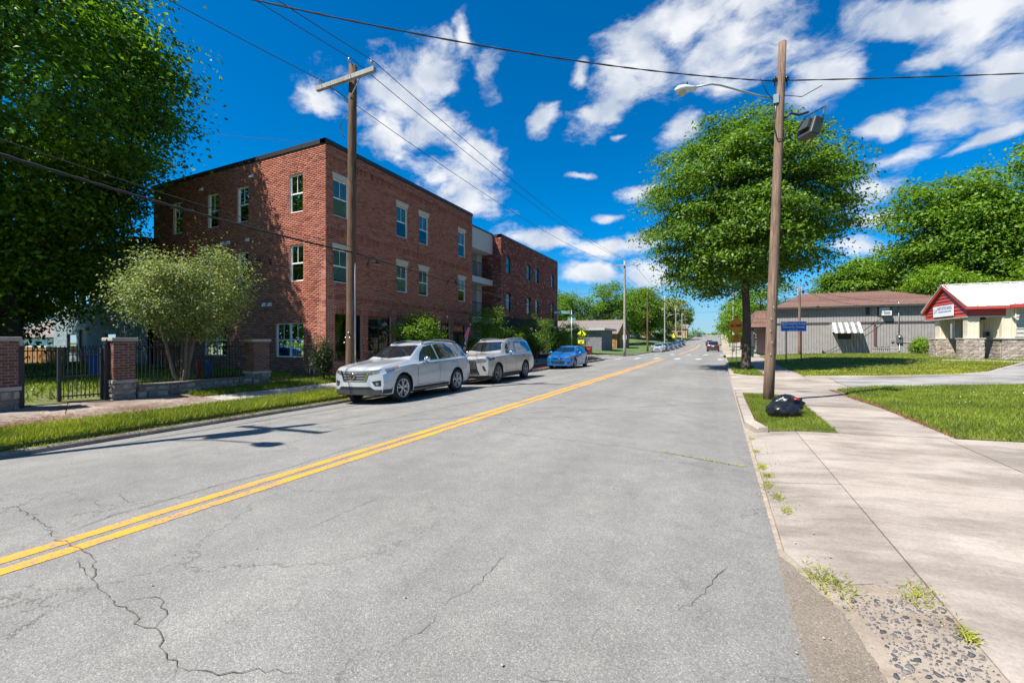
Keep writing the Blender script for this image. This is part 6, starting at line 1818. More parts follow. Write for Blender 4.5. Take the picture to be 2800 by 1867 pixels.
def tree(name, label, cat, base, trunk_r, h, cc, rad, nclump, nleaf, lsize, mat, seed, bark=BARK, clump=.75, flat=.6, lean=(0, 0), limbs=9, group=None, keep=None, stems=1, first=.28, fine=True, droop=0.0, aspect=.55, inner=.35, lump=1.0, up=.8, sep=.62):
    g = np.random.default_rng(seed); rr = random.Random(seed)
    root = thing(name, label, cat, base, 0, group)
    cc = np.array(cc, float); rad = np.array(rad, float)
    # lumpy envelope
    dirs = g.normal(0, 1, (14, 3)); dirs /= np.linalg.norm(dirs, axis=1, keepdims=True); amp = g.uniform(-.24, .26, 14) * lump
    def env(d): return 1 + np.clip((np.clip(d @ dirs.T, 0, 1) ** 3) @ amp, -.3 * lump, .3 * lump)
    D = g.normal(0, 1, (nclump * 3, 3)); D /= np.linalg.norm(D, axis=1, keepdims=True)
    rho = (inner + (1 - inner) * g.random(len(D)) ** .55)
    P = cc + D * rad * (rho * env(D))[:, None]
    if droop: P[:, 2] -= droop * (np.hypot(P[:, 0] - cc[0], P[:, 1] - cc[1]) / rad[0]) ** 2
    P = P[P[:, 2] > .25]
    if keep is not None: P = P[keep(P[:, 0] + base[0], P[:, 1] + base[1], P[:, 2] + base[2])]
    # thin out clumps that sit on top of each other
    sel = []
    for p in P:
        if len(sel) >= nclump: break
        if all((p - q) @ (p - q) > (clump * sep) ** 2 for q in sel[-160:]): sel.append(p)
    P = np.array(sel)
    # wood
    wood = MB(); stem_tops = []
    for s in range(stems):
        a = rr.uniform(0, 6.28); off = .0 if stems == 1 else .12
        tip = np.array([cc[0] + lean[0], cc[1] + lean[1], cc[2] + rad[2] * .62])
        if stems > 1: tip = np.array([cc[0] + math.cos(a) * rad[0] * .45, cc[1] + math.sin(a) * rad[1] * .45, cc[2] + rad[2] * .3])
        pts = []; rs = []
        for k in range(9):
            t = k / 8; w_ = .25 * trunk_r * math.sin(t * 9 + s)
            p = np.array([math.cos(a) * off, math.sin(a) * off, -.1]) * (1 - t) + tip * np.array([t ** 1.25, t ** 1.25, t]); p[0] += w_ * (t > 0.05); p[1] += w_ * .7 * (t > .05)
            pts.append(tuple(p)); rs.append(trunk_r * (1.32 if k == 0 else (1 - .86 * t)) + .008)
        pts.insert(1, tuple(np.array(pts[0]) + (0, 0, .35 * min(1, h / 6)))); rs.insert(1, trunk_r * 1.02)
        wood.tube(pts, rs, 10 if fine else 6); stem_tops.append(pts)
    lim = []
    if len(P) > limbs:
        order = g.permutation(len(P)); tg = [P[order[0]]]
        for i in order:
            if len(tg) >= limbs: break
            if min(np.linalg.norm(P[i] - q) for q in tg) > rad.mean() * .45: tg.append(P[i])
        for q in tg:
            st = stem_tops[rr.randrange(len(stem_tops))]
            t = first + (1 - first) * max(0, min(.85, (q[2] - (cc[2] - rad[2])) / (2.2 * rad[2]))) ; i = t * (len(st) - 1); k = int(i); f = i - k
            s0 = np.array(st[k]) * (1 - f) + np.array(st[min(k + 1, len(st) - 1)]) * f
            L_ = [s0 + (q - s0) * u + np.array([0, 0, .12 * np.linalg.norm(q - s0) * math.sin(u * math.pi)]) + g.normal(0, .04, 3) * (0 < u < 1) * rad.mean() * .3 for u in np.linspace(0, 1, 6)]
            r0 = trunk_r * (1 - .8 * t) * .62
            wood.tube([tuple(x) for x in L_], [r0 * (1 - .8 * u) + .006 for u in np.linspace(0, 1, 6)], 7 if fine else 5, False); lim.append(L_)
        if fine:
            LP = np.array([x for l in lim for x in l[1:]])
            for p in P:
                d = np.linalg.norm(LP - p, axis=1); q = LP[d.argmin()]
                if d.min() > .25: mid = (p + q) / 2 + g.normal(0, .08, 3); wood.tube([tuple(q), tuple(mid), tuple(p)], [.022 * trunk_r / .2 + .004, .012 * trunk_r / .2 + .003, .004], 4, False)
    wood.build("trunk", bark, root)
    # leaves, in pads around each clump
    per = max(3, nleaf // max(1, len(P))); cnt = g.poisson(per, len(P)) + 1
    idx = np.repeat(np.arange(len(P)), cnt); n = len(idx)
    cs = clump * g.uniform(.7, 1.3, len(P))
    off = g.normal(0, 1, (n, 3)) * np.array([1, 1, flat]); off *= (cs[idx] * .52)[:, None]
    Cn = P[idx] + off
    if droop: Cn[:, 2] -= .25 * (off[:, 0] ** 2 + off[:, 1] ** 2)
    Cn = Cn[Cn[:, 2] > .05]
    if keep is not None: Cn = Cn[keep(Cn[:, 0] + base[0], Cn[:, 1] + base[1], Cn[:, 2] + base[2])]
    link("crown", leaf_mesh("crown", Cn, None, mat, g, lsize, up=up, aspect=aspect, out_c=cc), root)
    return root


# the big shade tree on the left (kept clear of the brick wall behind it)
tree("shade_tree", "huge dark green shade tree overhanging the yard beside the brick building", "tree", (-26.4, 7.3, .38), .36, 19, (-0.2, -0.5, 9.3), (8.0, 7.2, 9.0), 400, 185000, .205, MAPLE, 11, clump=1.5, flat=.42, sep=.78, limbs=18, lump=1.3, up=.6, inner=.5, first=.25,
     keep=lambda x, y, z: ((y < 12.0) | (z > 11.2)) & (x < -18.3 - .5 * np.maximum(0, z - 10.5)))
# the oak by the pavement on the right
tree("oak_tree", "tall rounded oak growing in the grass strip behind the leaning pole", "tree", (1.28, 26.3, .15), .235, 14.6, (0.0, 0.3, 9.15), (4.8, 4.8, 5.15), 300, 110000, .165, OAK, 23, clump=1.05, flat=.30, sep=.86, limbs=24, lump=1.0, first=.40, droop=.7, inner=.12, up=.9)
# the pale multi-stemmed privet
tree("privet_bush", "large pale yellow-green multi-stemmed bush over the low stone wall", "bush", (-14.72, 7.6, .42), .05, 4.2, (-.1, -.05, 2.25), (1.45, 1.6, 1.05), 80, 34000, .075, PRIVET, 31, bark=BARK2, clump=.46, flat=.8, stems=6, limbs=10, inner=.45, lump=2.4, keep=lambda x, y, z: y < 12.3)
# young trees in front of the shops
for i, (x, y, h, r, mt, lb_) in enumerate(((-12.3, 16.3, 3.05, 1.1, LIME, "lime green young tree behind the silver-white crossover"), (-12.3, 22.6, 3.55, 1.25, LIME, "young green tree beside the feather flag"),
                                           (-12.35, 30.3, 3.4, 1.35, OAK, "young green tree in front of the charcoal brick base"), (-12.4, 35.2, 3.2, 1.2, FARL, "thin-stemmed young tree left of the blue hatchback"),
                                           (-12.6, 39.3, 3.1, 1.2, FARL, "young tree beside the yellow pedestrian sign"))):
    tree("street_tree", lb_, "tree", (x, y, H(x, y)), .045, h, (0, 0, h * .60), (r, r, h * .40), 50, 7500, .10, mt, 40 + i, bark=BARK2, clump=.42, flat=.75, limbs=7, lump=1.8, group="young street trees", stems=2 if i < 2 else 1, inner=.3)
tree("arborvitae", "dark conical evergreen shrub at the corner of the brick building", "shrub", (-13.55, 11.85, .18), .04, 1.75, (0, 0, .85), (.33, .33, .85), 60, 5200, .06, DARKL, 60, clump=.18, flat=1.3, limbs=5, inner=.5)
tree("boxy_shrub", "rounded light green shrub against the grey siding", "shrub", (14.4, 45.2, .62), .03, 1.3, (0, 0, .62), (.5, .5, .58), 46, 4200, .10, LIME, 61, clump=.26, flat=.9, limbs=5, stems=3, inner=.5)
tree("corner_shrub", "broad green shrub in front of the arched porch", "shrub", (-22.2, 79.5, .15), .05, 2.4, (0, 0, 1.2), (2.0, 1.4, 1.2), 50, 3200, .22, FARL, 62, clump=.6, limbs=5, stems=3, fine=False)
tree("flowering_shrub", "loose pale shrub behind the street corner notice board", "shrub", (-11.9, 37.6, .05), .03, 1.5, (0, 0, .7), (.7, .7, .65), 36, 2600, .09, PRIVET, 63, clump=.28, limbs=5, stems=3)

# trees behind the right-hand buildings
for i, (x, y, h, rx, rz, mt, ls, lb_, bs) in enumerate((
        (33, 64, 20.5, 9, 9.5, FARL, .32, "tallest broad tree towering behind the red and white centre", 0.5), (23.2, 62, 21.0, 7.2, 9.8, FARL, .31, "large round tree between the oak and the tallest tree", .5),
        (45, 58, 18, 8, 8.5, MAPLE, .34, "dark tree cut by the right edge of the photo", .5), (17.2, 70, 11.8, 4.0, 4.6, LIME, .28, "light yellow-green tree above the grey building's roof", .4), (14.2, 66, 10, 3.6, 3.8, FARL, .26, "small leafy tree just above the grey roof ridge", .4),
        (27, 50, 9.0, 4.4, 3.2, LIME, .22, "bright green low tree right above the white metal roof", .6), (20.6, 55.5, 8.0, 2.8, 2.6, LIME, .21, "small bright bush-like tree behind the grey roof's right end", .6), (34, 49, 10, 4.5, 3.6, LIME, .23, "bright green low tree at the right edge above the white roof", .6))):
    tree("background_tree", lb_, "tree", (x, y, bs), .05 + h * .017, h, (0, 0, h - rz), (rx, rx, rz), int(130 + rx * 34), int(14000 + rx * 5600), ls * 1.15, mt, 80 + i, clump=.12 * rx + .65, flat=.5, lump=1.2, limbs=10, fine=False, group="trees behind the right-hand buildings", inner=.1, up=.8)
# along the street ahead
for i, (x, y, h, r, mt, lb_) in enumerate(((4.6, 62, 9.5, 3.2, FARL, "medium tree on the right pavement just past the oak"), (3.4, 84, 8.5, 3.4, LIME, "bright young tree over the right pavement ahead of the minivan"), (5.0, 104, 11, 4.2, FARL, "rounded tree right of the street on the rise"), (6.0, 140, 12, 5, OAK, "dark tree right of the street near the crest"),
                                           (7.5, 190, 13, 6, FARL, "farthest tree on the right of the street"))):
    tree("roadside_tree", lb_, "tree", (x, y, H(x, y)), .16, h, (0, 0, h * .58), (r, r, h * .40), 90, 9000, .08 + y * .0026, mt, 110 + i, clump=.8 + r * .09, fine=False, limbs=8, group="trees along the right of the street", inner=.3)
for i, (x, y, h, r, mt, lb_) in enumerate(((-36, 78, 13.5, 5.0, FARL, "bright tree showing just past the far brick building"), (-33, 104, 13, 5.5, FARL, "round tree left of the tan roof ridge"), (-42, 112, 15, 6.5, OAK, "wide tree behind the tan building"), (-25, 108, 15.5, 5.5, FARL, "green tree directly behind the tan roof"),
                                           (-17, 118, 13.5, 4.8, OAK, "dark tree left of the distant utility poles"), (-22, 136, 17, 6.0, FARL, "tall rounded tree on the hill behind the utility pole"), (-28, 165, 18, 7, OAK, "tall tree above the retaining wall"), (-16.5, 166, 16, 6.0, PRIVET, "paler tree above the retaining wall"),
                                           (-17, 205, 15, 6.5, OAK, "distant tree left of the street's crest"), (-52, 130, 17, 8, FARL, "broad tree far left behind the brick building's end"), (-60, 92, 12, 6, MAPLE, "tree far behind the flat-roofed block building"))):
    tree("hill_tree", lb_, "tree", (x, y, H(x, y)), .22, h, (0, 0, h * .57), (r, r, h * .43), 130, 13000, .11 + y * .0029, mt, 130 + i, clump=1.0 + r * .11, fine=False, limbs=7, group="trees past the side street", inner=.1)
for i, (x, y, h, r, lb_) in enumerate(((-60, 34, 12, 6, "tree behind the white house roof"), (-75, 30, 13, 7, "tree at the left edge beyond the white house"))):
    tree("yard_tree", lb_, "tree", (x, y, .4), .2, h, (0, 0, h * .58), (r, r, h * .42), 80, 5000, .35, FARL, 150 + i, clump=1.3, fine=False, limbs=7, inner=.3)
# unseen woods added behind the viewer to fill the window reflections
g = np.random.default_rng(8); n = 9000
tw = np.stack([g.uniform(-70, 55, n), g.uniform(-34, -24, n), np.zeros(n)], 1); tw[:, 2] = np.abs(g.normal(0, 1, n)) * (5.5 + 2.0 * np.sin(tw[:, 0] * .21) + 1.2 * np.sin(tw[:, 0] * .47))
tag(link("reflection_wood", leaf_mesh("reflection_wood", tw, None, FARL, g, .9)), "unseen line of woods added past the near end of the street for pane reflections", "woods", None, "stuff")
g = np.random.default_rng(6); n = 9000
tl_ = np.stack([g.uniform(-90, 90, n), g.uniform(305, 330, n), np.zeros(n)], 1); tl_[:, 2] = 4.6 + np.abs(g.normal(0, 1, n)) * (3.2 + 2.0 * np.sin(tl_[:, 0] * .11) + 1.2 * np.sin(tl_[:, 0] * .33))
tag(link("far_wood", leaf_mesh("far_wood", tl_, None, FARL, g, 1.3)), "far line of woods beyond the crest of the street", "woods", None, "stuff")
# loose ivy on the retaining wall
g = np.random.default_rng(5); n = 2600
iv = np.stack([g.uniform(-33, -13, n), np.zeros(n), np.zeros(n)], 1); iv[:, 1] = 149.8 - (iv[:, 0] + 34) / 2.4 * .5 + g.normal(0, .12, n); iv[:, 2] = hgt(iv[:, 0], iv[:, 1]) + 1.75 - np.abs(g.normal(0, .6, n)) * (np.sin(iv[:, 0] * 1.7) > -.2)
tag(link("ivy", leaf_mesh("ivy", iv, None, FARL, g, .4)), "ivy hanging over the hillside retaining wall", "ivy", None, "stuff")

# litter of pine needles on the forecourt, weeds in the joints, clover heads on the lawn
def litter(name, label, spots, n, mat, seed, lz=.10):
    g = np.random.default_rng(seed); C_ = []
    for (x, y, sx, sy, k) in spots:
        m = int(n * k); C_.append(np.stack([g.normal(x, sx, m), g.normal(y, sy, m)], 1))
    C_ = np.concatenate(C_); n = len(C_); a = g.uniform(0, 6.28, n); l = lz * g.uniform(.5, 1.2, n)
    z = hgt(C_[:, 0], C_[:, 1]) + .008 + g.uniform(0, .012, n)
    dx, dy = np.cos(a) * l / 2, np.sin(a) * l / 2; wx, wy = -np.sin(a) * .0035, np.cos(a) * .0035
    V = np.stack([np.stack([C_[:, 0] - dx - wx, C_[:, 1] - dy - wy, z], 1), np.stack([C_[:, 0] + dx - wx, C_[:, 1] + dy - wy, z + .004], 1), np.stack([C_[:, 0] + dx + wx, C_[:, 1] + dy + wy, z + .004], 1), np.stack([C_[:, 0] - dx + wx, C_[:, 1] - dy + wy, z], 1)], 1)
    return tag(link(name, np_mesh(name, V.reshape(-1, 3), np.arange(n * 4).reshape(-1, 4), mat)), label, "litter", None, "stuff")


litter("pine_litter", "rust-coloured pine needles drifted across the gate forecourt", [(-12.3, 3.9, .35, .4, .25), (-12.5, 5.6, .28, .8, .35), (-13.5, 7.6, .35, .7, .3), (-13.6, 4.6, .2, .3, .1), (-12.0, 3.4, .2, .3, .12)], 4500, NEEDLE, 9)
g = np.random.default_rng(12)
JW = []
for (x, y, s, n) in ((.50, 6.5, .03, 160), (.53, 6.1, .03, 130), (.50, 5.7, .03, 120), (.55, 5.3, .03, 110), (.58, 4.9, .025, 70), (.62, 3.62, .05, 170), (.72, 3.5, .05, 130), (1.12, 3.5, .05, 150), (1.19, 3.1, .02, 90), (1.2, 2.5, .02, 120), (1.2, 1.9, .02, 80), (.72, 2.2, .02, 60), (.5, 7.4, .02, 60), (.5, 8.3, .02, 40)):
    JW.append(np.stack([g.normal(x, s, n), g.normal(y, s * 2.2, n)], 1))
for t in np.linspace(0, 1, 60): JW.append(np.array([[-.75 + 1.05 * t + g.normal(0, .02), 6.87 - .32 * t + g.normal(0, .015)] for _ in range(3)]))
JW = np.concatenate(JW); n = len(JW); z = hgt(np.clip(JW[:, 0], -9, 9), JW[:, 1]) + .004; a = g.uniform(0, 6.28, n); l = g.uniform(.02, .07, n); b = g.uniform(0, 6.28, n)
V = np.stack([np.stack([JW[:, 0] - np.cos(a) * .004, JW[:, 1] - np.sin(a) * .004, z], 1), np.stack([JW[:, 0] + np.cos(a) * .004, JW[:, 1] + np.sin(a) * .004, z], 1), np.stack([JW[:, 0] + np.cos(b) * l * .8, JW[:, 1] + np.sin(b) * l * .8, z + l * .6], 1)], 1)
tag(link("joint_weeds", np_mesh("joint_weeds", V.reshape(-1, 3), np.arange(n * 3).reshape(-1, 3), GRASSD)), "small weeds in the gutter joint and crack", "weeds", None, "stuff")
n = 420; X = g.uniform(4.6, 11, n); Y = g.uniform(10.2, 16.5, n); k = (np.sin(X * 1.3) + np.sin(Y * 1.1 + X) + g.normal(0, .6, n)) > .6; X, Y = X[k], Y[k]; n = len(X)
cl = leaf_mesh("clover_heads", np.stack([X, Y, hgt(X, Y) + .095], 1), None, plain("clover_white", (.62, .62, .52), .8), g, .024, up=1.5, aspect=1.0)
tag(link("clover_heads", cl), "white clover heads scattered over the near lawn", "flowers", None, "stuff")
# ================================================================== POLES, WIRES, SIGNS AND SMALL THINGS
def catenary(a, b, sag, n=24, wob=0.0):
    a, b = Vector(a), Vector(b)
    return [a.lerp(b, t) - Vector((0, 0, 4 * sag * t * (1 - t))) + Vector((0, 0, wob * math.sin(t * 60))) for t in np.linspace(0, 1, n)]


def wire(label, a, b, sag, r=.011, n=26, wob=0.0, twist=0):
    t = thing("cable", label, "cable")
    m = MB(); P = catenary(a, b, sag, n if not twist else 90)
    if twist:
        for ph in (0, math.pi):
            m.tube([p + Vector((0, 0, 1)) * (twist * math.sin(i * 1.1 + ph)) for i, p in enumerate(P)], r, 5)
    else: m.tube(P, r, 5)
    m.build("strand", WIRE, t)
    return t


def insulator(parent, p, s=1.0, mat=None):
    m = MB(); m.lathe([(.015, -.12 * s), (.02, 0), (.05 * s, .02 * s), (.035 * s, .05 * s), (.055 * s, .07 * s), (.03 * s, .11 * s), (0, .13 * s)], p, (0, 0, 1), 10)
    return m.build("insulator", mat or STEEL, parent)


def util_pole(label, x, y, h, r0, r1, mat, arm=None, lean=(0, 0), name="utility_pole", zarm=None, group=None, base=None, armw=2.5):
    z = H(x, y) if base is None else base
    t = thing(name, label, "utility pole", (x, y, z), 0, group)
    m = MB(); m.tube([(lean[0] * k / 8, lean[1] * k / 8, -.3 + (h + .3) * k / 8) for k in range(9)], [r0 + (r1 - r0) * k / 8 for k in range(9)], 14); m.build("shaft", mat, t)
    if arm:
        za = zarm or h - .55; m = MB(); m.box(-armw / 2, armw / 2, -.30, -.18, za - .07, za + .07)
        m.tube([(-.7, -.24, za - .06), (0, -.1, za - .65)], .015, 5); m.tube([(.7, -.24, za - .06), (0, -.1, za - .65)], .015, 5)
        m.build("crossarm", WOODG, t)
        for ax in (-armw / 2 + .12, armw / 2 - .12): insulator(t, (ax, -.24, za + .19))
        insulator(t, (0, -.05, h + .14))
    return t


XP = -10.8
pL = util_pole("brown utility pole with crossarm standing behind the silver-white crossover", XP, 10.5, 10.55, .165, .125, WOODP2, True, (0.10, 0.0), base=.02)
for z, dx in ((9.0, .14), (8.7, .14)): m_ = MB(); m_.box(dx - .02, dx + .03, -.05, .05, z, z + .12); m_.build("bracket", STEEL, pL)
m_ = MB(); m_.tube([(-.02, -.14, 8.9), (-.28, -.14, 8.75), (-.30, -.14, 8.45), (-.1, -.14, 8.2)], .012, 5); m_.tube([(.14, 0, 7.9), (.22, 0, 7.3), (.20, 0, 6.9), (.14, 0, 6.7)], .018, 5); m_.build("jumper_wire", WIRE, pL)
m_ = MB(); m_.tube([(.17, .02, .0), (.17, .02, 4.2)], .028, 6); m_.build("conduit", STEEL, pL)
for k in range(6): m_ = MB(); m_.lathe([(0, .02), (.03, .018), (.03, 0)], (.12 * math.cos(k * 1.3 - 1.2), -.12 - .03 * (k % 2), 1.6 + .16 * (k % 3)), (0, -1, 0), 8); m_.build("tag_nail", STEEL, pL)
# pole out of the photo on the left whose shadow lies across the lane
pU = util_pole("utility pole with transformer and lamp standing left of the view", -11.8, .3, 10.4, .17, .13, WOODP2, True, (0, 0), base=.0)
m_ = MB(); m_.lathe([(0, 7.7), (.24, 7.7), (.26, 7.75), (.26, 8.6), (.22, 8.68), (0, 8.7)], (.42, .1, 0), (0, 0, 1), 14); m_.build("transformer", STEEL, pU)
m_ = MB(); m_.tube([(.15, 0, 7.0), (.8, .0, 7.5), (1.9, .05, 7.6)], .03, 6); m_.lathe([(.0, -.35), (.10, -.3), (.17, 0), (.12, .2), (0, .22)], (2.1, .05, 7.58), (1, 0, 0), 10); m_.build("street_lamp", STEEL, pU)
pF = util_pole("grey utility pole with crossarm at the far street corner", -10.55, 54.6, 11.6, .17, .12, WOODG, True, (0, 0))
HI = []
for (k, dx) in ((0, -1.13), (1, 0.0), (2, 1.13)):
    za = 10.0 + .25 if dx else 10.55 + .22
    a = (-11.8 + dx, .06 if dx else .25, za - .15); b = (XP + dx + .10, 10.26 if dx else 10.45, za); c_ = (-10.55 + dx, 54.36 if dx else 54.55, (11.05 + .25) if dx else 11.8)
    nm = ("outer", "ridge", "inner")[k]
    wire("%s power line from the brown pole towards the viewer" % nm, a, b, .10, .011); wire("%s power line from the brown pole along the street to the far pole" % nm, b, c_, .85, .012, 40)
wire("heavy black cable bundle sagging past the brick facade to the brown pole", (-11.72, .4, 5.3), (XP + .15, 10.42, 4.52), .18, .022, 26, twist=.012)
wire("heavy black cable bundle from the brown pole to the far pole", (XP + .15, 10.55, 4.52), (-10.5, 54.5, 5.0), .75, .022, 40)
wire("thin telephone cable just above the heavy bundle", (-11.72, .4, 5.62), (XP + .15, 10.42, 4.70), .20, .010)
wire("service drop slanting from the brown pole to the roof edge", (XP + .1, 10.5, 7.2), (-14.2, 14.6, 9.5), .10, .010)
wire("thin line high over the yard left of the brown pole", (-40, -4, 12.2), (-14.6, 13.2, 9.9), .5, .008)

# leaning pole on the right with street lamp and flood light
RPX, RPY = 1.14, 13.0; LNX, LNY = .34, .16
pR = util_pole("weathered leaning wooden pole in the grass strip with lamp and floodlight", RPX, RPY, 9.25, .130, .092, WOODP, None, (LNX, LNY), base=.14)
def rp(z): return Vector((LNX * z / 9.25, LNY * z / 9.25, z))
m_ = MB(); p0 = rp(7.75)
m_.tube([p0 + Vector((-.10, -.06, 0)), p0 + Vector((-.62, -.28, .16)), p0 + Vector((-1.40, -.64, .40)), p0 + Vector((-1.60, -.73, .43)), p0 + Vector((-1.98, -.90, .36))], .024, 8)
m_.tube([p0 + Vector((-.10, -.06, -.02)), p0 + Vector((-.12, -.07, -.4))], .02, 6); m_.box(p0.x - .16, p0.x - .04, p0.y - .12, p0.y, p0.z - .1, p0.z + .12); arm_ = m_.build("lamp_arm", plain("arm_grey", (.26, .33, .34), .45, .4), pR)
hd = p0 + Vector((-2.22, -1.01, .31)); ax = Vector((-.90, -.42, -.12)).normalized()
m_ = MB(); m_.lathe([(0, -.30), (.06, -.28), (.085, -.15), (.13, .02), (.12, .18), (.05, .26), (0, .28)], hd, ax, 14); m_.v = [(x, y, hd.z + (z - hd.z) * .8) for x, y, z in m_.v]; lh = m_.build("lamp_head", plain("lamp_cream", (.55, .56, .54), .4), pR)
m_ = MB(); m_.lathe([(0, -.13), (.06, -.11), (.10, -.04), (.11, .0)], hd + ax * .08 + Vector((0, 0, -.05)), (0, 0, 1), 12); m_.build("lens", plain("lamp_lens", (.45, .42, .33), .2), lh)
m_ = MB(); m_.lathe([(.035, 0), (.04, .07), (0, .08)], hd + Vector((.03, .02, .10)), (0, 0, 1), 8); m_.build("photocell", PLAST, lh)
fl = rp(7.05) + Vector((.72, .33, -.02)); um, vm_ = Vector((.80, .60, 0)), Vector((.60, -.80, 0))
def flb(mb, a0, a1, b0, b1, c0, c1, tilt=.35):
    v = []
    for zz, q in ((c0, 0), (c1, 0)):
        for a, b in ((a0, b0), (a1, b0), (a1, b1), (a0, b1)): v.append(fl + um * (a + zz * tilt) + vm_ * b + Vector((0, 0, zz - a * tilt * .5)))
    mb.add(v, [(0, 3, 2, 1), (4, 5, 6, 7), (0, 1, 5, 4), (1, 2, 6, 5), (2, 3, 7, 6), (3, 0, 4, 7)])
m_ = MB(); flb(m_, -.12, .14, -.23, .23, -.25, .20); fh = m_.build("floodlight", plain("flood_grey", (.045, .047, .046), .5, .2), pR, bevel=.03)
m_ = MB(); flb(m_, -.21, -.12, -.15, .15, -.10, .14); m_.build("ballast_box", MATS["flood_grey"], fh)
m_ = MB(); flb(m_, .14, .155, -.20, .20, -.22, .17); m_.build("lens", plain("flood_lens", (.20, .18, .15), .15), fh)
m_ = MB(); m_.tube([fl + vm_ * .29 + um * .05, fl + vm_ * .29 + um * .15 + Vector((0, 0, .42)), fl - vm_ * .29 + um * .12 + Vector((0, 0, .42)), fl - vm_ * .29 + um * .05], .016, 6)
m_.tube([rp(7.25) + Vector((.08, .03, 0)), rp(7.35) + Vector((.26, .1, .05)), rp(7.3) + Vector((.45, .18, .05)), fl + um * -.05 + Vector((0, 0, .40))], .03, 6); m_.build("bracket", BLACK, pR)
for s in (-1, 1): insulator(pR, tuple(rp(8.22) + Vector((.14 * s, .05 * s, 0))), 1.1, plain("glazed_brown", (.02, .015, .015), .15) if s < 0 else MATS["glazed_brown"])
m_ = MB(); m_.tube([rp(8.2) + Vector((-.5, -.45, -.0)), rp(8.0) + Vector((-.3, -.2, -.12)), rp(7.75) + Vector((-.14, -.08, 0))], .010, 5); m_.tube([rp(7.7) + Vector((-.13, -.08, 0)), rp(7.2) + Vector((-.16, -.09, 0)), rp(6.8) + Vector((-.05, -.14, -.1)), rp(6.75) + Vector((.1, -.1, -.08)), rp(7.1) + Vector((.2, .05, 0))], .014, 5)
m_.tube([rp(7.85) + Vector((.1, .0, 0)), rp(7.8) + Vector((.5, .2, .02)), rp(8.1) + Vector((.95, .4, .0))], .010, 5); m_.build("drip_wire", WIRE, pR)
for k in range(5): m_ = MB(); q = rp(1.2 + .3 * k); m_.lathe([(0, .012), (.015, .01), (.015, 0)], q + Vector((.03 * math.sin(k * 2), -.145, 0)), (0, -1, 0), 6); m_.build("nail", STEEL, pR)
top = rp(8.22) + Vector((RPX, RPY, .14))
wire("twisted service cable crossing the sky from the leaning pole to the left", tuple(top + Vector((-.14, -.05, .03))), (-11.7, .35, 7.75), .55, .010, twist=.010)
wire("twisted service cable from the leaning pole off to the right", tuple(top + Vector((.14, .05, .03))), (25, 22, 8.9), .32, .010, twist=.010)

# more poles down the street
for i, (x, y, h, lb_, lampd) in enumerate(((-10.6, 74, 9.8, "ivy-grown utility pole beside the distant parked cars", 0), (-10.7, 100, 11.5, "tall grey pole with curved street lamp arm beyond the parked cars", 1.9), (-10.8, 128, 10.5, "second pole with street lamp arm further up the street", 1.9), (-10.8, 165, 11.5, "double-crossarm pole high on the left of the street", 0), (-10.8, 150, 9, "plain pole between the lamp poles up the street", 0), (1.9, 72, 11, "tall thin pole on the right pavement past the oak", 0), (2.2, 112, 10, "far thin pole on the right of the street", 0))):
    p = util_pole(lb_, x, y, h, .16, .11, WOODP2 if i == 0 else WOODG, i in (3,), (0, 0), group="poles further up the street")
    if i == 3: m_ = MB(); m_.box(-1.1, 1.1, -.3, -.18, h - 1.5, h - 1.37); m_.build("crossarm", WOODG, p)
    if lampd: m_ = MB(); m_.tube([(.1, 0, h * .55), (.9, -.1, h * .55 + .9), (lampd + .6, -.2, h * .55 + 1.15)], .04, 5); m_.box(lampd + .4, lampd + 1.1, -.28, -.1, h * .55 + 1.1, h * .55 + 1.24); m_.build("lamp_arm", STEEL, p)
pS = util_pole("thin tall wooden pole behind the blue sign at the grey building", 6.1, 43.4, 5.75, .11, .085, WOODP, None, (0, 0))
m_ = MB()
for k in range(4): m_.lathe([(.04, 0), (.06, .04), (.04, .08)], (.13 * (1 if k % 2 else -1), 0, 5.2 + .12 * k), (0, 0, 1), 8)
m_.build("cable_rack", STEEL, pS)
zS = H(6.1, 43.4) + 5.5
for k, (b_, s_) in enumerate((((13.45, 46.45, 4.95), .25), ((13.4, 46.4, 4.6), .5), ((22, 44, 6.2), .3))): wire(("upper service line", "sagging lower service line", "long service line")[k] + " from the thin pole across the brown roof", (6.1, 43.4, zS + .1 - .12 * k), b_, s_, .014)
for k, (y0, y1, z0, z1) in enumerate(((54.6, 100, 11.2, 11.2), (100, 165, 11.0, 14.4))):
    for dx in (-1.1, 1.1): wire(("near", "far")[k] + (" left" if dx < 0 else " right") + " power line climbing the street towards the crest", (-10.55 + dx, y0, z0), (-10.7 + dx, y1, z1), .8, .016, 20)
wire("street-crossing line far ahead over the parked cars", (-10.7, 100, 8.5), (2.2, 112, 8.8), .5, .018)
wire("line from the far pole off to the left behind the brick building", (-10.5, 54.6, 8.3), (-60, 74, 9.5), .9, .016)
wire("low cable from the far pole over the tan roof", (-10.5, 54.6, 5.2), (-48, 70, 5.8), .5, .02)

# ------------------------------------------------------------------ signs
def face_cam(x, y): return math.atan2(-x, y) * 0


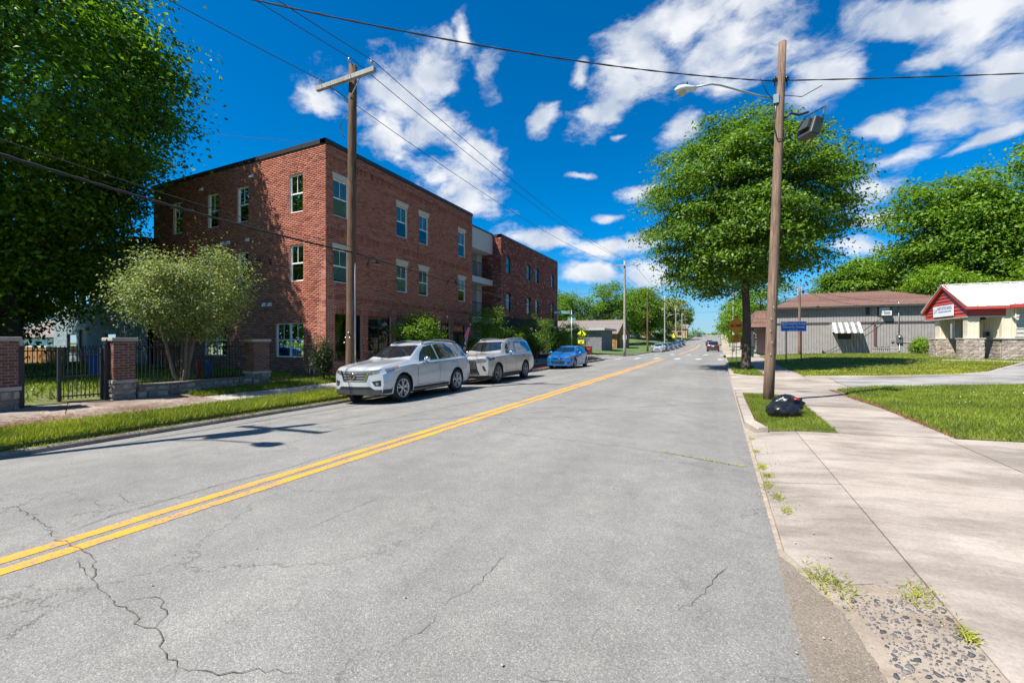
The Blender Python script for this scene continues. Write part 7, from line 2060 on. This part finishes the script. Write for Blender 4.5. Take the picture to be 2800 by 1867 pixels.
bs = thing("direction_sign", "blue Neighborhood Resource Center sign with white arrow on two posts", "sign", (4.4, 33.65, 0), R(14))
zg_ = H(4.4, 33.6)
for x in (-.43, .46):
    m_ = MB(); m_.bar((x, .03, zg_ - .2), (x, .03, 2.85), .07, .05); m_.build("post", plain("sign_post_brown", (.035, .028, .024), .7) if x < 0 else MATS["sign_post_brown"], bs)
m_ = MB(); m_.box(-.76, .76, -.012, .0, 2.33, 2.97); bd = m_.build("board", WHITES, bs)
m_ = MB(); m_.box(-.735, .735, -.016, -.012, 2.355, 2.945); m_.build("blue_face", BLUES, bd)
fr_ = (R(90), 0, 0)
m_ = MB(); m_.box(-.70, -.42, -.019, -.016, 2.72, 2.93); lg = m_.build("logo_plate", WHITES, bd)
text("LR", .20, BLUES, lg, (-.56, -.021, 2.825), fr_, bold=.004)
text("Neighborhood", .20, WHITES, bd, (.16, -.019, 2.82), fr_, bold=.006, sx=.92); text("Resource Center", .20, WHITES, bd, (0.0, -.019, 2.61), fr_, bold=.006, sx=.92)
m_ = MB(); m_.box(-.30, .14, -.020, -.016, 2.425, 2.452); m_.add([(.14, -.020, 2.40), (.26, -.020, 2.438), (.14, -.020, 2.476)], [(0, 1, 2)]); m_.build("arrow", WHITES, bd)


def diamond(parent, name, cx, cz, s, mat, border, y=-.01):
    m = MB(); m.slab([(cx, y, cz - s), (cx + s, y, cz), (cx, y, cz + s), (cx - s, y, cz)], .004, (0, -1, 0)); o = m.build(name, border, parent)
    q = s * .95; m = MB(); m.slab([(cx, y - .004, cz - q), (cx + q, y - .004, cz), (cx, y - .004, cz + q), (cx - q, y - .004, cz)], .003, (0, -1, 0)); m.build("face", mat, o)
    return o


bp = thing("bump_sign", "orange diamond BUMP sign with 15 mph plate half hidden by the oak trunk", "sign", (.95, 30.0, 0), R(3))
m_ = MB(); m_.bar((0, .02, H(.95, 30) - .1), (0, .02, 3.1), .06, .04); m_.build("post", STEEL, bp)
o_ = diamond(bp, "diamond_plate", 0, 2.62, .56, ORNG, INK); text("BUMP", .25, INK, o_, (0, -.018, 2.62), fr_, bold=.004)
m_ = MB(); m_.box(-.27, .27, -.014, -.008, 1.62, 2.05); o_ = m_.build("speed_plate", INK, bp); m_ = MB(); m_.box(-.255, .255, -.018, -.014, 1.635, 2.035); m_.build("face", ORNG, o_)
text("15", .27, INK, o_, (0, -.02, 1.91), fr_, bold=.004); text("M.P.H.", .11, INK, o_, (0, -.02, 1.71), fr_, bold=.002)
sp2 = thing("small_yellow_sign", "small yellow sign on a thin post just behind the BUMP sign", "sign", (.8, 33.0, 0))
m_ = MB(); m_.bar((0, .02, H(.8, 33) - .1), (0, .02, 2.1), .05, .04); m_.build("post", STEEL, sp2); m_ = MB(); m_.box(-.25, .25, -.01, 0, 1.55, 2.1); m_.build("plate", FYEL, sp2)

ps = thing("pedestrian_sign", "fluorescent yellow pedestrian crossing sign at the near street corner", "sign", (-10.75, 36.4, 0), R(14))
m_ = MB(); m_.bar((0, .02, -.1), (0, .02, 2.6), .06, .04); m_.build("post", TRIM, ps)
o_ = diamond(ps, "diamond_plate", .05, 2.28, .40, FYEL, FYEL)
m_ = MB(); m_.lathe([(0, -.004), (.045, -.004), (.045, 0)], (.07, -.020, 2.48), (0, -1, 0), 10)
for a, b, wd in (((.06, 2.43), (.04, 2.22), .08), ((.04, 2.24), (-.05, 2.04), .045), ((.04, 2.24), (.13, 2.04), .045), ((.06, 2.40), (-.05, 2.27), .035), ((.07, 2.40), (.15, 2.27), .035)): m_.bar((a[0], -.020, a[1]), (b[0], -.020, b[1]), .006, wd, (1, 0, 0))
m_.build("walking_figure", INK, o_)
m_ = MB(); m_.box(-.24, .26, -.014, -.008, 1.48, 1.78); o_ = m_.build("arrow_plate", FYEL, ps)
m_ = MB(); m_.bar((.16, -.018, 1.70), (-.02, -.018, 1.58), .006, .06, (1, 0, 0)); m_.add([(-.12, -.018, 1.52), (.06, -.018, 1.53), (-.06, -.018, 1.67)], [(0, 1, 2)]); m_.build("arrow", INK, o_)
p2 = thing("pedestrian_sign", "distant fluorescent yellow sign up the left side of the street", "sign", (-10.6, 118, H(-10.6, 118)))
m_ = MB(); m_.bar((0, .02, 0), (0, .02, 3), .06, .04); m_.build("post", TRIM, p2); diamond(p2, "diamond_plate", 0, 2.6, .6, FYEL, FYEL)
sn_ = thing("street_name_sign", "green street-name blades on a pole above the corner trees", "sign", (-11.2, 35.2, 0))
m_ = MB(); m_.tube([(0, 0, 0), (0, 0, 4.3)], .035, 8); m_.build("post", STEEL, sn_)
m_ = MB(); m_.box(-1.6, -.1, -.02, .0, 4.0, 4.28); b_ = m_.build("blade", GREENS, sn_); m_ = MB(); m_.box(-1.55, -1.0, -.024, -.02, 4.06, 4.22); m_.build("blade_text", WHITES, b_)
m_ = MB(); m_.box(-.01, .01, -.1, 1.1, 3.70, 3.95); m_.build("blade", GREENS, sn_); m_ = MB(); m_.box(-.35, .35, -.03, -.02, 3.35, 3.62); m_.build("small_plate", GREENS, sn_)
hs_ = thing("small_white_sign", "small pale sign on a thin post by the far pole", "sign", (-11.6, 60, 0))
m_ = MB(); m_.bar((0, .02, 0), (0, .02, 2.6), .05, .04); m_.build("post", TRIM, hs_); m_ = MB(); m_.box(-.22, .22, -.01, .0, 1.9, 2.55); m_.build("plate", WHITES, hs_)
ab = thing("sandwich_board", "dark red framed notice board standing at the street corner", "sign", (-10.7, 38.6, 0), R(16))
for s in (-1, 1): m_ = MB(); m_.bar((s * .32, s * .0, -.05), (s * .32, 0, 1.25), .035); m_.build("leg", BLACK, ab)
m_ = MB(); m_.box(-.30, .30, -.02, .02, .45, 1.22); m_.build("panel", plain("board_maroon", (.09, .014, .012), .5), ab); m_ = MB(); m_.box(-.2, .2, -.024, -.02, .95, 1.08); m_.build("heading", plain("board_red", (.45, .05, .03), .5), ab)
pt = thing("planter_pot", "round grey planter pot beside the notice board", "planter", (-10.95, 37.6, 0))
m_ = MB(); m_.lathe([(0, 0), (.16, 0), (.24, .15), (.26, .32), (.22, .36), (.20, .33), (0, .32)], (0, 0, 0), (0, 0, 1), 16); m_.build("pot", MORTARG, pt)
# feather flag
ff = thing("feather_flag", "navy and pink feather flag leaning between the two parked SUVs", "flag", (-11.3, 18.1, 0.02), R(0))
def fp(t): return Vector((.02 + .16 * t * t, .50 * t ** 1.2, .15 + 2.35 * t))
m_ = MB(); m_.tube([fp(t) for t in np.linspace(-.06 if False else 0, 1, 12)], .014, 6); m_.build("pole", STEEL, ff)
def band(t0, t1, mat, nm, wmul=1.0, off=0.0):
    V = []; ts = np.linspace(t0, t1, 10)
    for t in ts:
        w_ = .42 * (1 - max(0, (t - .55) / .47) ** 1.6) * wmul; p = fp(t)
        for q in (0.02, 1.0): V.append((p.x + .03 * math.sin(t * 9 + q * 3) + off, p.y - w_ * q, p.z))
    m = MB(); m.add(V, [(2 * i, 2 * i + 1, 2 * i + 3, 2 * i + 2) for i in range(9)], True); return m.build(nm, mat, ff)
band(.10, .72, NAVY, "cloth"); band(.72, .93, PINKC, "cloth"); band(.93, .99, NAVY, "cloth")
for k, t in enumerate((.17, .27, .38, .49, .60, .68)):
    p = fp(t); m_ = MB(); m_.lathe([(.05, 0), (.095, 0), (.095, .004), (.05, .004)] if k % 2 else [(0, 0), (.09, 0), (.09, .004)], (p.x + .045, p.y - .20, p.z), (1, .15, 0), 9); m_.build("printed_mark", CREAMC, ff)

# ------------------------------------------------------------------ rubbish by the pole
def bag(label, loc, sx, sy, sz, seed, mat, neck=True, crumple=.06):
    t = thing("rubbish_bag", label, "rubbish bag", loc)
    g = random.Random(seed); m = MB(); nu, nv = 40, 26; V = []
    ph = [g.uniform(0, 6.28) for _ in range(10)]
    for j in range(nv + 1):
        v = j / nv; el = -math.pi / 2 + math.pi * v
        for i in range(nu):
            a = 2 * math.pi * i / nu
            r = 1 + crumple * (math.sin(3 * a + ph[0]) * .8 + math.sin(5 * a + 4 * el + ph[1]) * .6 + math.sin(9 * a - 7 * el + ph[2]) * .5 + math.sin(14 * a + 5 * el + ph[3]) * .4 + math.sin(23 * a + 11 * el + ph[4]) * .28 + math.sin(31 * a - 17 * el + ph[5]) * .2)
            cx = math.cos(el); z = math.sin(el)
            zz = max(z, -.55) if z < 0 else z * (1 - .12 * cx)
            V.append((math.cos(a) * cx * sx * r, math.sin(a) * cx * sy * r, (zz + .55) * sz * (.9 + .1 * r)))
    F = [(j * nu + i, j * nu + (i + 1) % nu, (j + 1) * nu + (i + 1) % nu, (j + 1) * nu + i) for j in range(nv) for i in range(nu)]
    m.add(V, F, True); m.build("sack", mat, t)
    if neck:
        k_ = MB(); k_.lathe([(.05, 0), (.035, .05), (.06, .10), (.09, .14)], (0, 0, 1.5 * sz), (.2, .1, 1), 9); k_.build("tied_neck", mat, t)
    return t


BAGM = plain("bin_liner", (.010, .011, .014), .30, var=.3, scale=9, spec=.5, bmp=.2)
zb1 = H(1.2, 10.4) + .02
bag("large shiny black rubbish bag lying at the foot of the leaning pole", (1.17, 10.40, zb1), .31, .27, .195, 3, BAGM, False, .06)
b2 = bag("crumpled smaller black bag behind the large rubbish bag", (1.26, 10.68, zb1 + .08), .27, .18, .215, 8, BAGM, False, .17)
rb = thing("red_wrapper", "red glossy wrapper poking from the crumpled black bag", "wrapper", (1.43, 10.56, zb1 + .33))
m_ = MB(); m_.lathe([(0, -.05), (.03, -.04), (.035, .02), (.02, .05), (0, .06)], (0, 0, 0), (1, .3, .1), 8); m_.build("foil", plain("wrapper_red", (.25, .012, .02), .2), rb)
# wheeled cart by the grey building
ct = thing("wheeled_bin", "dark green wheeled bin at the grey building's front corner", "bin", (2.55, 45.2, H(2.55, 45.2)), R(10))
m_ = MB(); m_.add([(-.24, -.26, .08), (.24, -.26, .08), (.24, .26, .08), (-.24, .26, .08), (-.30, -.34, .95), (.30, -.34, .95), (.30, .34, .95), (-.30, .34, .95)], [(0, 3, 2, 1), (4, 5, 6, 7), (0, 1, 5, 4), (1, 2, 6, 5), (2, 3, 7, 6), (3, 0, 4, 7)]); GBN = plain("bin_green", (.02, .05, .04), .5); m_.build("body", GBN, ct, bevel=.02)
m_ = MB(); m_.box(-.33, .33, -.38, .36, .95, 1.05); m_.build("lid", GBN, ct, bevel=.04)
for s in (-1, 1): m_ = MB(); m_.lathe([(0, -.03), (.12, -.03), (.12, .03), (0, .03)], (s * .27, .28, .12), (1, 0, 0), 12); m_.build("wheel", RUBBER, ct)
# rubble edging along the grey wall and pebbles
ed = thing("rubble_edging", "rough stone edging along the foot of the grey siding", "edging")
for k in range(34):
    x = 4.85 + k * .092; m_ = MB(); r = rnd.uniform(.05, .09); m_.lathe([(0, -r * .6), (r, -r * .2), (r * .8, r * .5), (0, r * .7)], (x, 46.35 + rnd.uniform(-.07, .07), H(x, 46.3) + .09 + rnd.uniform(-.04, .05)), (rnd.uniform(-.4, .4), rnd.uniform(-.4, .4), 1), 6, False); m_.build("stone", STONE, ed)
for k in range(14):
    x = 11.4 + k * .13; m_ = MB(); r = rnd.uniform(.06, .11); m_.lathe([(0, -r * .5), (r, 0), (r * .7, r * .4), (0, r * .5)], (x, 45.2 + rnd.uniform(-.1, .1), H(x, 45.2) + .05), (0.1, .2, 1), 6, False); m_.build("stone", STONE, ed)
# loose pebbles in the gutter and on the road
gp_ = MB(); g_ = random.Random(4)
for k in range(150):
    x = g_.uniform(.35, .75) if k < 110 else g_.uniform(-4, .3); y = g_.uniform(1.2, 8); r = g_.uniform(.003, .009)
    gp_.lathe([(0, -r), (r, 0), (0, r * .8)], (x, y, H(x, y) + .012), (0, 0, 1), 5, False)
for k in range(420):
    x = g_.uniform(.46, 1.19); y = g_.uniform(1.5, 3.6); r = g_.uniform(.002, .006)
    gp_.lathe([(0, -r), (r, 0), (0, r * .8)], (x, y, H(x, y) - .004), (0, 0, 1), 5, False)
tag(gp_.build("gravel", STONE), "loose gravel along the broken asphalt edge", "gravel", None, "stuff")
